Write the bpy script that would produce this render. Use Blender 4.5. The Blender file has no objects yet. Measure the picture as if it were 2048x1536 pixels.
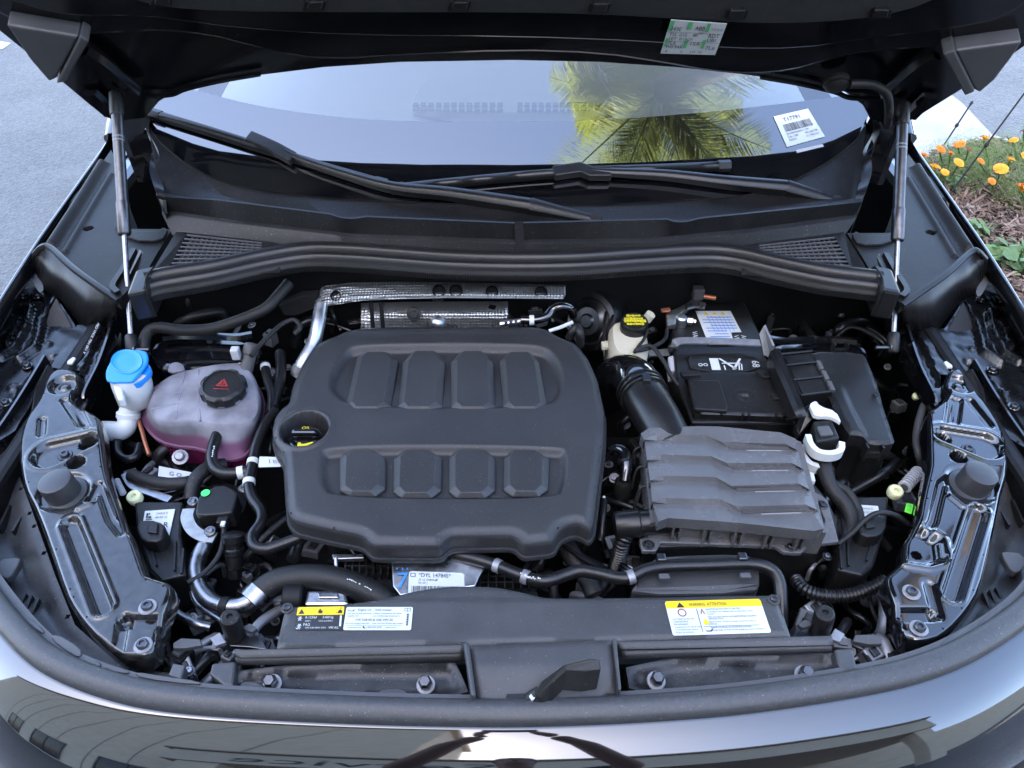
import bpy, bmesh, math, random
import numpy as np
from mathutils import Vector, Matrix, noise as mnoise
random.seed(7)
scene = bpy.context.scene
COL = scene.collection
R = math.radians

# ------------------------------------------------------------ camera, sky, sun, exposure
CAM = Vector((0.0, 0.0, 1.80)); PITCH = R(42.0); F = 1538.0
cam_d = bpy.data.cameras.new('camera'); cam_d.sensor_width = 36.0; cam_d.lens = 36.0*F/2048.0
cam_d.clip_start = 0.01; cam_d.clip_end = 2000
cam = bpy.data.objects.new('camera', cam_d); COL.objects.link(cam)
cam.location = CAM; cam.rotation_euler = (R(90)-PITCH, 0, 0); scene.camera = cam

SUN_EL, SUN_AZ = R(46), R(208)          # azimuth clockwise from +y: the sun stands behind the camera, left
world = bpy.data.worlds.new('World'); scene.world = world; world.use_nodes = True
wn = world.node_tree; wn.nodes.clear()
w_out = wn.nodes.new('ShaderNodeOutputWorld'); w_bg = wn.nodes.new('ShaderNodeBackground')
w_sky = wn.nodes.new('ShaderNodeTexSky'); w_sky.sky_type = 'NISHITA'; w_sky.sun_disc = False
w_sky.sun_elevation = SUN_EL; w_sky.sun_rotation = SUN_AZ; w_sky.altitude = 50
w_sky.air_density = 0.75; w_sky.dust_density = 2.0; w_sky.ozone_density = 0.1
w_bg.inputs['Strength'].default_value = 0.13
wn.links.new(w_sky.outputs[0], w_bg.inputs[0]); wn.links.new(w_bg.outputs[0], w_out.inputs[0])
sun_d = bpy.data.lights.new('sun', 'SUN'); sun_d.energy = 4.0; sun_d.angle = R(0.5); sun_d.color = (1.0, .95, .87)
sun = bpy.data.objects.new('sun', sun_d); COL.objects.link(sun); sun.location = (-6, -20, 20)
sd = Vector((math.sin(SUN_AZ)*math.cos(SUN_EL), math.cos(SUN_AZ)*math.cos(SUN_EL), math.sin(SUN_EL)))
sun.rotation_euler = (-sd).to_track_quat('-Z', 'Y').to_euler()
scene.view_settings.view_transform = 'Standard'; scene.view_settings.look = 'None'
scene.view_settings.gamma = 1.0; scene.view_settings.exposure = 3.8; scene.view_settings.use_curve_mapping = False
scene.cycles.max_bounces = 7; scene.cycles.transparent_max_bounces = 10; scene.cycles.glossy_bounces = 4
scene.cycles.caustics_reflective = False; scene.cycles.caustics_refractive = False
scene.cycles.use_denoising = True

# ------------------------------------------------------------ photograph survey: pixel + known height -> metres
FW = Vector((0, math.cos(PITCH), -math.sin(PITCH))); UP = Vector((0, math.sin(PITCH), math.cos(PITCH)))
def ray(px, py): return FW + Vector((1, 0, 0))*((px-1024)/F) + UP*((768-py)/F)
def W(px, py, z):
    d = ray(px, py); return CAM + d*((z-CAM.z)/d.z)
def WY(px, py, y):
    d = ray(px, py); return CAM + d*((y-CAM.y)/d.y)
def WP(px, py, p0, n):
    d = ray(px, py); return CAM + d*((p0-CAM).dot(n)/d.dot(n))
def WS(pts, z): return [W(p[0], p[1], z) for p in pts]
def PXM(px, py, z): return (W(px+1, py, z)-W(px, py, z)).length      # metres per pixel there
GS = math.tan(R(28)); GY0, GZ0, GC = 1.294, 1.08, 0.13                # windscreen: rake 28 degrees, bowed
def WG(px, py, off=0.0):
    d = ray(px, py); t = 1.3
    for _ in range(40):
        p = CAM + d*t; yg = GY0+(p.z-GZ0)/GS+GC*p.x*p.x+off
        t += (yg-p.y)/(d.y+0.9)
    return CAM + d*t

# ------------------------------------------------------------ materials
MATS = {}
def mat(name, col, rough=.5, dust=0., metal=0., bump=0., bscale=400., var=0., vscale=12., coat=0., spec=.5, trans=0., rvar=0., alpha=None, col2=None):
    m = bpy.data.materials.new(name); m.use_nodes = True; nt = m.node_tree; b = nt.nodes['Principled BSDF']
    L = nt.links.new
    b.inputs['Base Color'].default_value = (*col, 1); b.inputs['Roughness'].default_value = rough
    b.inputs['Metallic'].default_value = metal; b.inputs['Specular IOR Level'].default_value = spec
    b.inputs['Coat Weight'].default_value = coat; b.inputs['Coat Roughness'].default_value = .03
    b.inputs['Transmission Weight'].default_value = trans
    geo = nt.nodes.new('ShaderNodeNewGeometry')
    if var or rvar or col2:
        n = nt.nodes.new('ShaderNodeTexNoise'); n.inputs['Scale'].default_value = vscale; n.inputs['Detail'].default_value = 7; n.inputs['Roughness'].default_value = .65
        L(geo.outputs['Position'], n.inputs['Vector'])
        if var or col2:
            mx = nt.nodes.new('ShaderNodeMix'); mx.data_type = 'RGBA'
            c2 = col2 if col2 else tuple(min(1, c*(1+var)+.003*var) for c in col)
            mx.inputs['A'].default_value = (*(col if col2 else tuple(c*(1-var*.5) for c in col)), 1); mx.inputs['B'].default_value = (*c2, 1)
            rp = nt.nodes.new('ShaderNodeMapRange'); rp.inputs['From Min'].default_value = .35; rp.inputs['From Max'].default_value = .68
            L(n.outputs['Fac'], rp.inputs['Value']); L(rp.outputs['Result'], mx.inputs['Factor']); L(mx.outputs['Result'], b.inputs['Base Color'])
        if rvar:
            r2 = nt.nodes.new('ShaderNodeMapRange'); r2.inputs['From Min'].default_value = .3; r2.inputs['From Max'].default_value = .7
            r2.inputs['To Min'].default_value = max(.02, rough-rvar); r2.inputs['To Max'].default_value = rough+rvar
            L(n.outputs['Fac'], r2.inputs['Value']); L(r2.outputs['Result'], b.inputs['Roughness'])
    if dust:
        src = b.inputs['Base Color'].links[0].from_socket if b.inputs['Base Color'].links else None
        sp = nt.nodes.new('ShaderNodeTexNoise'); sp.inputs['Scale'].default_value = 420; sp.inputs['Detail'].default_value = 1; L(geo.outputs['Position'], sp.inputs['Vector'])
        s1 = nt.nodes.new('ShaderNodeMapRange'); s1.inputs['From Min'].default_value = .70; s1.inputs['From Max'].default_value = .76; s1.inputs['To Max'].default_value = dust; L(sp.outputs['Fac'], s1.inputs['Value'])
        md = nt.nodes.new('ShaderNodeMix'); md.data_type = 'RGBA'; md.inputs['A'].default_value = (*col, 1); md.inputs['B'].default_value = (.20, .19, .175, 1)
        if src: L(src, md.inputs['A'])
        L(s1.outputs[0], md.inputs['Factor']); L(md.outputs['Result'], b.inputs['Base Color'])
    if bump:
        n2 = nt.nodes.new('ShaderNodeTexNoise'); n2.inputs['Scale'].default_value = bscale; n2.inputs['Detail'].default_value = 2
        L(geo.outputs['Position'], n2.inputs['Vector'])
        bp = nt.nodes.new('ShaderNodeBump'); bp.inputs['Strength'].default_value = bump; bp.inputs['Distance'].default_value = .001
        L(n2.outputs['Fac'], bp.inputs['Height']); L(bp.outputs['Normal'], b.inputs['Normal'])
    MATS[name] = m; return m
mat('plastic', (0.0085, 0.0084, 0.0085), 0.36, dust=0.35, bump=.25, bscale=1500, var=.25, rvar=.08, spec=0.3)
mat('cover', (0.0205, 0.0203, 0.0212), 0.4, dust=0.4, bump=.35, bscale=1700, var=.15, vscale=9, rvar=.05, spec=0.4)
mat('cowl', (0.0095, 0.0094, 0.0098), 0.36, dust=0.5, bump=.25, bscale=1300, var=.3, rvar=.08, spec=0.24)
mat('airbox', (.078, .077, .079), 0.25, dust=0.35, bump=.25, bscale=1200, var=.2, rvar=.07, spec=0.5)
mat('slam', (0.034, 0.034, 0.0355), 0.4, dust=0.5, bump=.35, bscale=1500, var=.25, rvar=.06, spec=0.42)
mat('dusty', (0.018, 0.0178, 0.0184), 0.42, dust=0.7, bump=.2, bscale=600, var=.9, vscale=22, rvar=.12, spec=0.4)
mat('paint', (.0035, .0036, .0045), .04, coat=1., spec=.6)
MATS['paint'].node_tree.nodes['Principled BSDF'].inputs['Coat IOR'].default_value = 1.58
mat('hoodpaint', (.003, .003, .004), .16, spec=.35, bump=.03, bscale=120)
mat('gloss', (.0045, .0045, .0055), .10, coat=1., bump=.03, bscale=160, rvar=.05, vscale=30)
mat('innersteel', (0.004, 0.004, 0.0045), 0.26, spec=.6, coat=.0, bump=.05, bscale=90, rvar=.1, vscale=25)
mat('grime_gloss', (.010, .0095, .009), .17, coat=.55, bump=.12, bscale=220, var=1.2, vscale=70, rvar=.1)
mat('rubber', (0.0075, 0.0074, 0.0075), 0.5, dust=0.35, bump=.3, bscale=700, var=.3, spec=0.3)
mat('seal', (0.033, 0.033, 0.0345), 0.42, dust=0.6, bump=.12, bscale=700, var=.3, vscale=220, rvar=.08, spec=0.45)
mat('stop_rubber', (.022, .022, .024), .42, dust=.3, bump=.15, bscale=700)
mat('ribhighlight', (.16, .16, .165), .18)  # paler than the lid plastic: sky highlight put into the colour
mat('fendercover', (.0105, .0104, .0108), .48, dust=.5, bump=.2, bscale=900, var=.4, spec=.14)
mat('slatgrey', (.07, .071, .076), .45)
mat('ventgrey', (.10, .105, .115), .6)
mat('seal2', (0.0085, 0.0084, 0.0088), 0.32, bump=.15, bscale=900, var=.25, spec=0.34)
mat('hose', (0.0065, 0.0064, 0.0066), 0.28, dust=0.3, bump=.15, bscale=900, var=.25, spec=0.36)
mat('tape', (0.009, 0.0088, 0.0088), 0.55, bump=.6, bscale=420, var=.4, spec=0.3)
mat('dark', (0.0034, 0.0034, 0.0036), 0.55, bump=.3, bscale=200, var=.5, spec=0.25)
mat('void', (.004, .004, .0045), .75)
mat('pad', (.008, .0078, .0075), .9, bump=.7, bscale=900, var=.4, vscale=60)
mat('steel', (.24, .24, .25), .32, metal=1., var=.25, vscale=70, rvar=.1)
mat('alu', (.42, .43, .45), .38, metal=1., var=.15, vscale=60, rvar=.1, bump=.2, bscale=300)
mat('darksteel', (.085, .085, .09), .36, metal=1., var=.25, vscale=80)
mat('zinc', (.42, .40, .37), .35, metal=1., var=.3, vscale=60)
mat('greysteel', (.22, .22, .23), .5, metal=.6, var=.3, vscale=40)
mat('copper', (.45, .17, .09), .4, metal=.8)
mat('white', (.48, .50, .50), .4, var=.05)
mat('blue', (.012, .20, .62), .33, bump=.1, bscale=900)
mat('cream', (.46, .43, .33), .38, var=.12, vscale=25)
mat('label', (.46, .48, .48), .45)
mat('yellow', (.62, .42, .006), .45)
mat('capyellow', (.55, .47, .02), .45)
mat('black_ink', (.012, .012, .014), .5)
mat('grey_ink', (.16, .17, .19), .5)
mat('blue_ink', (.03, .18, .55), .5)
mat('red_ink', (.22, .016, .014), .5)
mat('green', (.05, .62, .12), .45)
mat('limegreen', (.16, .80, .04), .45)
mat('labelgreen', (.09, .36, .14), .5)
mat('nylon', (.60, .60, .34), .45)
mat('greyplastic', (0.058, 0.058, 0.06), 0.46, var=.15, bump=.1, spec=0.4)
mat('ltgrey', (.36, .36, .38), .4, var=.15)
mat('bedsoil', (.035, .025, .018), .95, bump=1, bscale=60, var=.8, vscale=30)
mat('dash', (.30, .305, .32), .6, bump=.3, bscale=700)
mat('skin', (.26, .13, .085), .5)
mat('hair', (.012, .009, .007), .55, bump=.5, bscale=200)
mat('shirt', (.012, .014, .03), .85, bump=.4, bscale=300)
mat('trousers', (.05, .045, .04), .9)
mat('phonecase', (.03, .03, .035), .4)
mat('stucco', (.72, .63, .50), .9, bump=.5, bscale=40, var=.12, vscale=2)
mat('stucco2', (.30, .26, .215), .9, bump=.5, bscale=40, var=.12, vscale=2)
mat('fascia', (.66, .60, .50), .8, var=.08, vscale=2)
mat('glassdark', (.02, .025, .03), .05)
mat('petal', (.60, .13, .004), .6, col2=(.68, .24, .006), vscale=120)
mat('petal2', (.66, .24, .006), .6, col2=(.66, .34, .012), vscale=120)
mat('brownpetal', (.16, .07, .03), .8)
mat('bark', (.09, .07, .055), .9, bump=1, bscale=14, var=.5, vscale=8)
mat('line', (.6, .6, .58), .7, var=.3)
def leafmat(name, c1, c2, tr=.35, vs=40):
    m = mat(name, c1, .5, col2=c2, vscale=vs); nt = m.node_tree; b = nt.nodes['Principled BSDF']; out = nt.nodes['Material Output']
    t = nt.nodes.new('ShaderNodeBsdfTranslucent'); t.inputs['Color'].default_value = (*[min(1, x*1.5) for x in c2], 1)
    mx = nt.nodes.new('ShaderNodeMixShader'); mx.inputs[0].default_value = tr
    nt.links.new(b.outputs[0], mx.inputs[1]); nt.links.new(t.outputs[0], mx.inputs[2]); nt.links.new(mx.outputs[0], out.inputs[0])
leafmat('leaf', (.07, .13, .022), (.16, .24, .045))
leafmat('leafpale', (.17, .25, .11), (.10, .19, .07))
leafmat('palmleaf', (.36, .35, .09), (.20, .24, .05), .4, 6)
# coolant tank: cloudy polypropylene, red-violet coolant showing through low down
def tankmat():
    m = bpy.data.materials.new('tank'); m.use_nodes = True; nt = m.node_tree; b = nt.nodes['Principled BSDF']; L = nt.links.new
    geo = nt.nodes.new('ShaderNodeNewGeometry')
    n = nt.nodes.new('ShaderNodeTexNoise'); n.inputs['Scale'].default_value = 28; n.inputs['Detail'].default_value = 6; L(geo.outputs['Position'], n.inputs['Vector'])
    cr = nt.nodes.new('ShaderNodeValToRGB'); cr.color_ramp.elements[0].position = .3; cr.color_ramp.elements[1].position = .75
    cr.color_ramp.elements[0].color = (.17, .168, .19, 1); cr.color_ramp.elements[1].color = (.38, .375, .42, 1)
    L(n.outputs['Fac'], cr.inputs[0])
    sx = nt.nodes.new('ShaderNodeSeparateXYZ'); L(geo.outputs['Position'], sx.inputs[0]); mr = nt.nodes.new('ShaderNodeMapRange'); mr.inputs['From Min'].default_value = .893; mr.inputs['From Max'].default_value = .884; L(sx.outputs['Z'], mr.inputs['Value'])
    mx = nt.nodes.new('ShaderNodeMix'); mx.data_type = 'RGBA'; mx.inputs['B'].default_value = (.24, .11, .19, 1); L(mr.outputs[0], mx.inputs['Factor']); L(cr.outputs[0], mx.inputs['A']); L(mx.outputs['Result'], b.inputs['Base Color'])
    b.inputs['Roughness'].default_value = .28; b.inputs['Transmission Weight'].default_value = .4; b.inputs['IOR'].default_value = 1.15
    MATS['tank'] = m
tankmat()
mat('coolant', (.10, .010, .045), .25)
mat('tankrib', (.15, .15, .18), .3)
# quilted heat-shield foil
def foilmat():
    m = bpy.data.materials.new('foil'); m.use_nodes = True; nt = m.node_tree; b = nt.nodes['Principled BSDF']; L = nt.links.new
    b.inputs['Base Color'].default_value = (.62, .61, .60, 1); b.inputs['Metallic'].default_value = 1; b.inputs['Roughness'].default_value = .46
    geo = nt.nodes.new('ShaderNodeNewGeometry'); mp = nt.nodes.new('ShaderNodeMapping'); mp.inputs['Rotation'].default_value = (R(45), R(45), R(45))
    mp.inputs['Scale'].default_value = (1, 1, 1); L(geo.outputs['Position'], mp.inputs[0])
    v = nt.nodes.new('ShaderNodeTexVoronoi'); v.inputs['Scale'].default_value = 165; v.inputs['Randomness'].default_value = .12; L(geo.outputs['Position'], v.inputs['Vector'])
    bp = nt.nodes.new('ShaderNodeBump'); bp.inputs['Strength'].default_value = 1; bp.inputs['Distance'].default_value = .004; L(v.outputs['Distance'], bp.inputs['Height'])
    L(bp.outputs[0], b.inputs['Normal']); MATS['foil'] = m
foilmat()
def clearglass():
    m = bpy.data.materials.new('windscreen_glass'); m.use_nodes = True; nt = m.node_tree; nt.nodes.clear(); L = nt.links.new
    out = nt.nodes.new('ShaderNodeOutputMaterial'); mx = nt.nodes.new('ShaderNodeMixShader'); fr = nt.nodes.new('ShaderNodeFresnel'); fr.inputs['IOR'].default_value = 2.5
    t = nt.nodes.new('ShaderNodeBsdfTransparent'); t.inputs['Color'].default_value = (.80, .86, .84, 1)
    g = nt.nodes.new('ShaderNodeBsdfGlossy'); g.inputs['Roughness'].default_value = .0
    L(fr.outputs[0], mx.inputs[0]); L(t.outputs[0], mx.inputs[1]); L(g.outputs[0], mx.inputs[2]); L(mx.outputs[0], out.inputs[0]); MATS['glass'] = m
clearglass()
mat('frit', (.004, .004, .005), .015, coat=1., spec=1.0)
MATS['frit'].node_tree.nodes['Principled BSDF'].inputs['Coat IOR'].default_value = 1.8; MATS['frit'].node_tree.nodes['Principled BSDF'].inputs['Coat Roughness'].default_value = .005
def asphaltmat():
    m = bpy.data.materials.new('asphalt'); m.use_nodes = True; nt = m.node_tree; b = nt.nodes['Principled BSDF']; L = nt.links.new
    geo = nt.nodes.new('ShaderNodeNewGeometry')
    v = nt.nodes.new('ShaderNodeTexVoronoi'); v.inputs['Scale'].default_value = 75; L(geo.outputs['Position'], v.inputs['Vector'])
    n = nt.nodes.new('ShaderNodeTexNoise'); n.inputs['Scale'].default_value = 2.2; n.inputs['Detail'].default_value = 9; n.inputs['Roughness'].default_value = .7; L(geo.outputs['Position'], n.inputs['Vector'])
    n3 = nt.nodes.new('ShaderNodeTexNoise'); n3.inputs['Scale'].default_value = 160; n3.inputs['Detail'].default_value = 3; L(geo.outputs['Position'], n3.inputs['Vector'])
    cr = nt.nodes.new('ShaderNodeValToRGB'); e = cr.color_ramp.elements; e[0].position = .2; e[0].color = (.034, .035, .037, 1); e[1].position = .95; e[1].color = (.130, .130, .130, 1)
    mth = nt.nodes.new('ShaderNodeMath'); mth.operation = 'MULTIPLY_ADD'; mth.inputs[1].default_value = .40; L(v.outputs['Color'], mth.inputs[0]); 
    m2 = nt.nodes.new('ShaderNodeMath'); m2.operation = 'MULTIPLY'; m2.inputs[1].default_value = .75; L(n.outputs['Fac'], m2.inputs[0]); L(m2.outputs[0], mth.inputs[2])
    L(mth.outputs[0], cr.inputs[0]); L(cr.outputs[0], b.inputs['Base Color'])
    b.inputs['Roughness'].default_value = .62
    ad = nt.nodes.new('ShaderNodeMath'); ad.operation = 'ADD'; L(v.outputs['Distance'], ad.inputs[0]); L(n3.outputs['Fac'], ad.inputs[1])
    bp = nt.nodes.new('ShaderNodeBump'); bp.inputs['Strength'].default_value = .8; bp.inputs['Distance'].default_value = .006; L(ad.outputs[0], bp.inputs['Height']); L(bp.outputs[0], b.inputs['Normal'])
    MATS['asphalt'] = m
asphaltmat()
def mulchmat():
    m = bpy.data.materials.new('mulch'); m.use_nodes = True; nt = m.node_tree; b = nt.nodes['Principled BSDF']; L = nt.links.new
    at = nt.nodes.new('ShaderNodeAttribute'); at.attribute_name = 'tone'
    cr = nt.nodes.new('ShaderNodeValToRGB'); e = cr.color_ramp.elements; e[0].color = (.055, .035, .025, 1); e[1].color = (.30, .23, .19, 1)
    x = cr.color_ramp.elements.new(.5); x.color = (.13, .085, .065, 1)
    L(at.outputs['Fac'], cr.inputs[0]); L(cr.outputs[0], b.inputs['Base Color']); b.inputs['Roughness'].default_value = .8; MATS['mulch'] = m
mulchmat()
mat('concrete', (.27, .27, .26), .85, bump=.6, bscale=120, var=.18, vscale=5)

# ------------------------------------------------------------ scene-graph helpers
def link(o): COL.objects.link(o); return o
def tag(o, label, cat, group=None):
    o['label'] = label; o['category'] = cat
    if group: o['group'] = group
    return o
def thing(name, label, cat, loc, group=None):
    o = bpy.data.objects.new(name, None); o.empty_display_size = .05; o.location = loc; link(o); tag(o, label, cat, group); return o
def structure(o): o['kind'] = 'structure'; return o
def finish(me, name, m, parent=None, smooth=None, bevel=0., seg=2, label=None):
    if smooth is not None:
        me.polygons.foreach_set('use_smooth', [True]*len(me.polygons))
        if smooth < 179: me.set_sharp_from_angle(angle=R(smooth))
    me.update()
    o = bpy.data.objects.new(name, me); link(o)
    if m: me.materials.append(MATS[m] if isinstance(m, str) else m)
    if parent is not None:
        o.parent = parent
        if parent.type == 'EMPTY': o.matrix_parent_inverse = Matrix.Translation(-Vector(parent.location))
    if bevel:
        b = o.modifiers.new('bevel', 'BEVEL'); b.width = bevel; b.segments = seg; b.limit_method = 'ANGLE'; b.angle_limit = R(35)
    if label: o['label'] = label
    return o
def mesh_pydata(v, f, name='mesh'):
    me = bpy.data.meshes.new(name); me.from_pydata([tuple(p) for p in v], [], f); return me
def bm_mesh(bm, name='mesh'):
    bmesh.ops.recalc_face_normals(bm, faces=bm.faces)
    me = bpy.data.meshes.new(name); bm.to_mesh(me); bm.free(); return me
# mesh builder that collects several shapes for ONE part
class MB:
    def __init__(s): s.v = []; s.f = []
    def add(s, v, f):
        o = len(s.v); s.v += [tuple(p) for p in v]; s.f += [tuple(i+o for i in q) for q in f]; return s
    def prism(s, top, depth):
        d = Vector(depth) if not isinstance(depth, (int, float)) else Vector((0, 0, -depth)); n = len(top)
        v = [Vector(p) for p in top] + [Vector(p)+d for p in top]
        nn = Vector((0, 0, 0))
        for i in range(n): nn += Vector(top[i]).cross(Vector(top[(i+1) % n]))
        flip = nn.dot(d) > 0
        a, b = tuple(range(n)), tuple(reversed(range(n, 2*n)))
        sd_ = [((i+1) % n, i, i+n, (i+1) % n+n) for i in range(n)]
        if flip: a, b, sd_ = tuple(reversed(a)), tuple(reversed(b)), [tuple(reversed(q)) for q in sd_]
        return s.add(v, [a, b]+sd_)
    def box(s, c, size, rot=None):
        c = Vector(c); x, y, z = [q/2 for q in size]; M = rot if rot is not None else Matrix.Identity(3)
        v = [c+M@Vector((a*x, b*y, e*z)) for e in (-1, 1) for b in (-1, 1) for a in (-1, 1)]
        return s.add(v, [(0, 2, 3, 1), (4, 5, 7, 6), (0, 1, 5, 4), (2, 6, 7, 3), (0, 4, 6, 2), (1, 3, 7, 5)])
    def tube(s, path, r, n=12, sub=6, cap=True, raw=False):
        P = [Vector(p) for p in path] if raw else spline(path, sub)
        m = len(P); rr = [r]*m if isinstance(r, (int, float)) else list(np.interp(np.linspace(0, 1, m), np.linspace(0, 1, len(r)), r))
        fr = frames(P); v = []
        for i, p in enumerate(P):
            a, b = fr[i]
            for k in range(n):
                t = 2*math.pi*k/n; v.append(p+(a*math.cos(t)+b*math.sin(t))*rr[i])
        f = [(i*n+k, i*n+(k+1) % n, (i+1)*n+(k+1) % n, (i+1)*n+k) for i in range(m-1) for k in range(n)]
        if cap: f += [tuple(reversed(range(n))), tuple((m-1)*n+k for k in range(n))]
        return s.add(v, f)
    def lathe(s, c, axis, prof, n=24, squash=None):
        c = Vector(c); ax = Vector(axis).normalized(); a = ax.orthogonal().normalized()
        if abs(ax.z) > .5: a = (Vector((1, 0, 0))-ax*ax.x).normalized()
        b = ax.cross(a); v = []; m = len(prof)
        for (r, h) in prof:
            for k in range(n):
                t = 2*math.pi*k/n; v.append(c+ax*h+(a*math.cos(t)+b*math.sin(t))*max(r, 1e-5))
        f = [(i*n+k, i*n+(k+1) % n, (i+1)*n+(k+1) % n, (i+1)*n+k) for i in range(m-1) for k in range(n)]
        f += [tuple(reversed(range(n))), tuple((m-1)*n+k for k in range(n))]
        return s.add(v, f)
    def obj(s, name, m, parent=None, smooth=None, bevel=0., seg=2, label=None):
        return finish(mesh_pydata(s.v, s.f, name), name, m, parent, smooth, bevel, seg, label)
def spline(path, sub=6, closed=False):
    P = [Vector(p) for p in path]; n = len(P)
    if n < 3 and not closed: return P if n < 2 else [P[0].lerp(P[1], t/sub) for t in range(sub+1)]
    out = []
    rng = range(n) if closed else range(n-1)
    for i in rng:
        p1, p2 = P[i], P[(i+1) % n]
        p0 = P[(i-1) % n] if (closed or i > 0) else p1*2-p2
        p3 = P[(i+2) % n] if (closed or i+2 < n) else p2*2-p1
        for k in range(sub):
            t = k/sub
            out.append(.5*((2*p1)+(p2-p0)*t+(2*p0-5*p1+4*p2-p3)*t*t+(3*p1-p0-3*p2+p3)*t**3))
    if not closed: out.append(P[-1])
    return out
def frames(P, up=None):
    m = len(P); fr = []
    T = [(P[min(i+1, m-1)]-P[max(i-1, 0)]).normalized() for i in range(m)]
    if up is not None:
        for t in T:
            a = t.cross(up).normalized(); fr.append((a, a.cross(t).normalized()))
        return fr
    a = T[0].orthogonal().normalized()
    for t in T:
        a = (a-t*a.dot(t)); a = a.normalized() if a.length > 1e-6 else t.orthogonal().normalized(); fr.append((a, t.cross(a)))
    return fr
def sweep(path, prof, sub=6, up=Vector((0, 0, 1)), closedprof=True, raw=False, scale=None):
    P = [Vector(p) for p in path] if raw else spline(path, sub); fr = frames(P, up); n = len(prof); v = []
    for i, p in enumerate(P):
        a, b = fr[i]; k = 1 if scale is None else scale(i/(len(P)-1))
        for (u, w) in prof: v.append(p+a*u*k+b*w*k)
    m = len(P); kk = n if closedprof else n-1
    f = [(i*n+k, i*n+(k+1) % n, (i+1)*n+(k+1) % n, (i+1)*n+k) for i in range(m-1) for k in range(kk)]
    if closedprof: f += [tuple(reversed(range(n))), tuple((m-1)*n+k for k in range(n))]
    return v, f
def resample(P, n):
    P = [Vector(p) for p in P]; L = [0]
    for i in range(1, len(P)): L.append(L[-1]+(P[i]-P[i-1]).length)
    out = []; j = 0
    for k in range(n):
        s = L[-1]*k/(n-1)
        while j < len(P)-2 and L[j+1] < s: j += 1
        q = (s-L[j])/max(1e-9, L[j+1]-L[j]); out.append(P[j].lerp(P[j+1], min(1, max(0, q))))
    return out
def loft_rows(rows, n=60):
    rr = [resample(r, n) for r in rows]; v = [p for r in rr for p in r]; m = len(rr)
    f = [(i*n+k, i*n+k+1, (i+1)*n+k+1, (i+1)*n+k) for i in range(m-1) for k in range(n-1)]
    return v, f
def loft_rings(rings, captop=True, capbot=True):
    n = len(rings[0]); v = [p for r in rings for p in r]; m = len(rings)
    f = [(i*n+k, i*n+(k+1) % n, (i+1)*n+(k+1) % n, (i+1)*n+k) for i in range(m-1) for k in range(n)]
    if capbot: f.append(tuple(reversed(range(n))))
    if captop: f.append(tuple((m-1)*n+k for k in range(n)))
    return v, f
def chaikin(P, it=2, closed=True):
    P = [Vector(p) for p in P]
    for _ in range(it):
        Q = []; n = len(P)
        for i in range(n if closed else n-1):
            a, b = P[i], P[(i+1) % n]; Q += [a.lerp(b, .25), a.lerp(b, .75)]
        P = Q if closed else [P[0]]+Q+[P[-1]]
    return P
def inset(P, d):
    n = len(P); A = sum(P[i].x*P[(i+1) % n].y-P[(i+1) % n].x*P[i].y for i in range(n)); sg = 1 if A > 0 else -1; out = []
    for i in range(n):
        t = (P[(i+1) % n]-P[i-1]); nrm = Vector((-t.y, t.x, 0))
        nrm = nrm.normalized()*sg if nrm.length > 1e-9 else nrm; out.append(P[i]+nrm*d)
    return out
def fillet(P, r, k=3):
    P = [Vector(p) for p in P]; n = len(P); out = []
    for i in range(n):
        a, b, c = P[i-1], P[i], P[(i+1) % n]; u, w = a-b, c-b; q = min(r, u.length*.45, w.length*.45); s_, e_ = b+u.normalized()*q, b+w.normalized()*q
        for j in range(k+1):
            t = j/k; out.append(s_.lerp(b, t).lerp(b.lerp(e_, t), t))
    return out
def flip_normals(me):
    bm = bmesh.new(); bm.from_mesh(me); bmesh.ops.recalc_face_normals(bm, faces=bm.faces); bm.to_mesh(me); bm.free()
# ---------------------------------------------------------- pressed sheets: exact outline, fine grid inside
def inpoly(X, Y, poly):
    ins = np.zeros(X.shape, bool); n = len(poly)
    for i in range(n):
        x1, y1 = poly[i]; x2, y2 = poly[(i+1) % n]
        if y1 == y2: continue
        c = ((y1 > Y) != (y2 > Y)) & (X < (x2-x1)*(Y-y1)/(y2-y1)+x1); ins ^= c
    return ins
def pdist(X, Y, poly, closed=True):
    d = np.full(X.shape, 1e9); n = len(poly)
    for i in range(n if closed else n-1):
        x1, y1 = poly[i]; x2, y2 = poly[(i+1) % n]; dx, dy = x2-x1, y2-y1; l = dx*dx+dy*dy+1e-18
        t = np.clip(((X-x1)*dx+(Y-y1)*dy)/l, 0, 1); d = np.minimum(d, np.hypot(X-x1-t*dx, Y-y1-t*dy))
    return d
def sst(a, b, x):
    t = np.clip((x-a)/(b-a), 0, 1); return t*t*(3-2*t)
def clip_cell(poly, x0, x1, y0, y1):
    def cl(P, ax, v, keep_gt):
        o = []; n = len(P)
        for i in range(n):
            a, b = P[i], P[(i+1) % n]; ia = (a[ax] >= v) if keep_gt else (a[ax] <= v); ib = (b[ax] >= v) if keep_gt else (b[ax] <= v)
            if ia: o.append(a)
            if ia != ib:
                t = (v-a[ax])/(b[ax]-a[ax]); q = [a[0]+(b[0]-a[0])*t, a[1]+(b[1]-a[1])*t]; q[ax] = v; o.append(tuple(q))
        return o
    P = poly
    for ax, v, g in ((0, x0, True), (0, x1, False), (1, y0, True), (1, y1, False)):
        P = cl(P, ax, v, g)
        if len(P) < 3: return []
    return P
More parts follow.
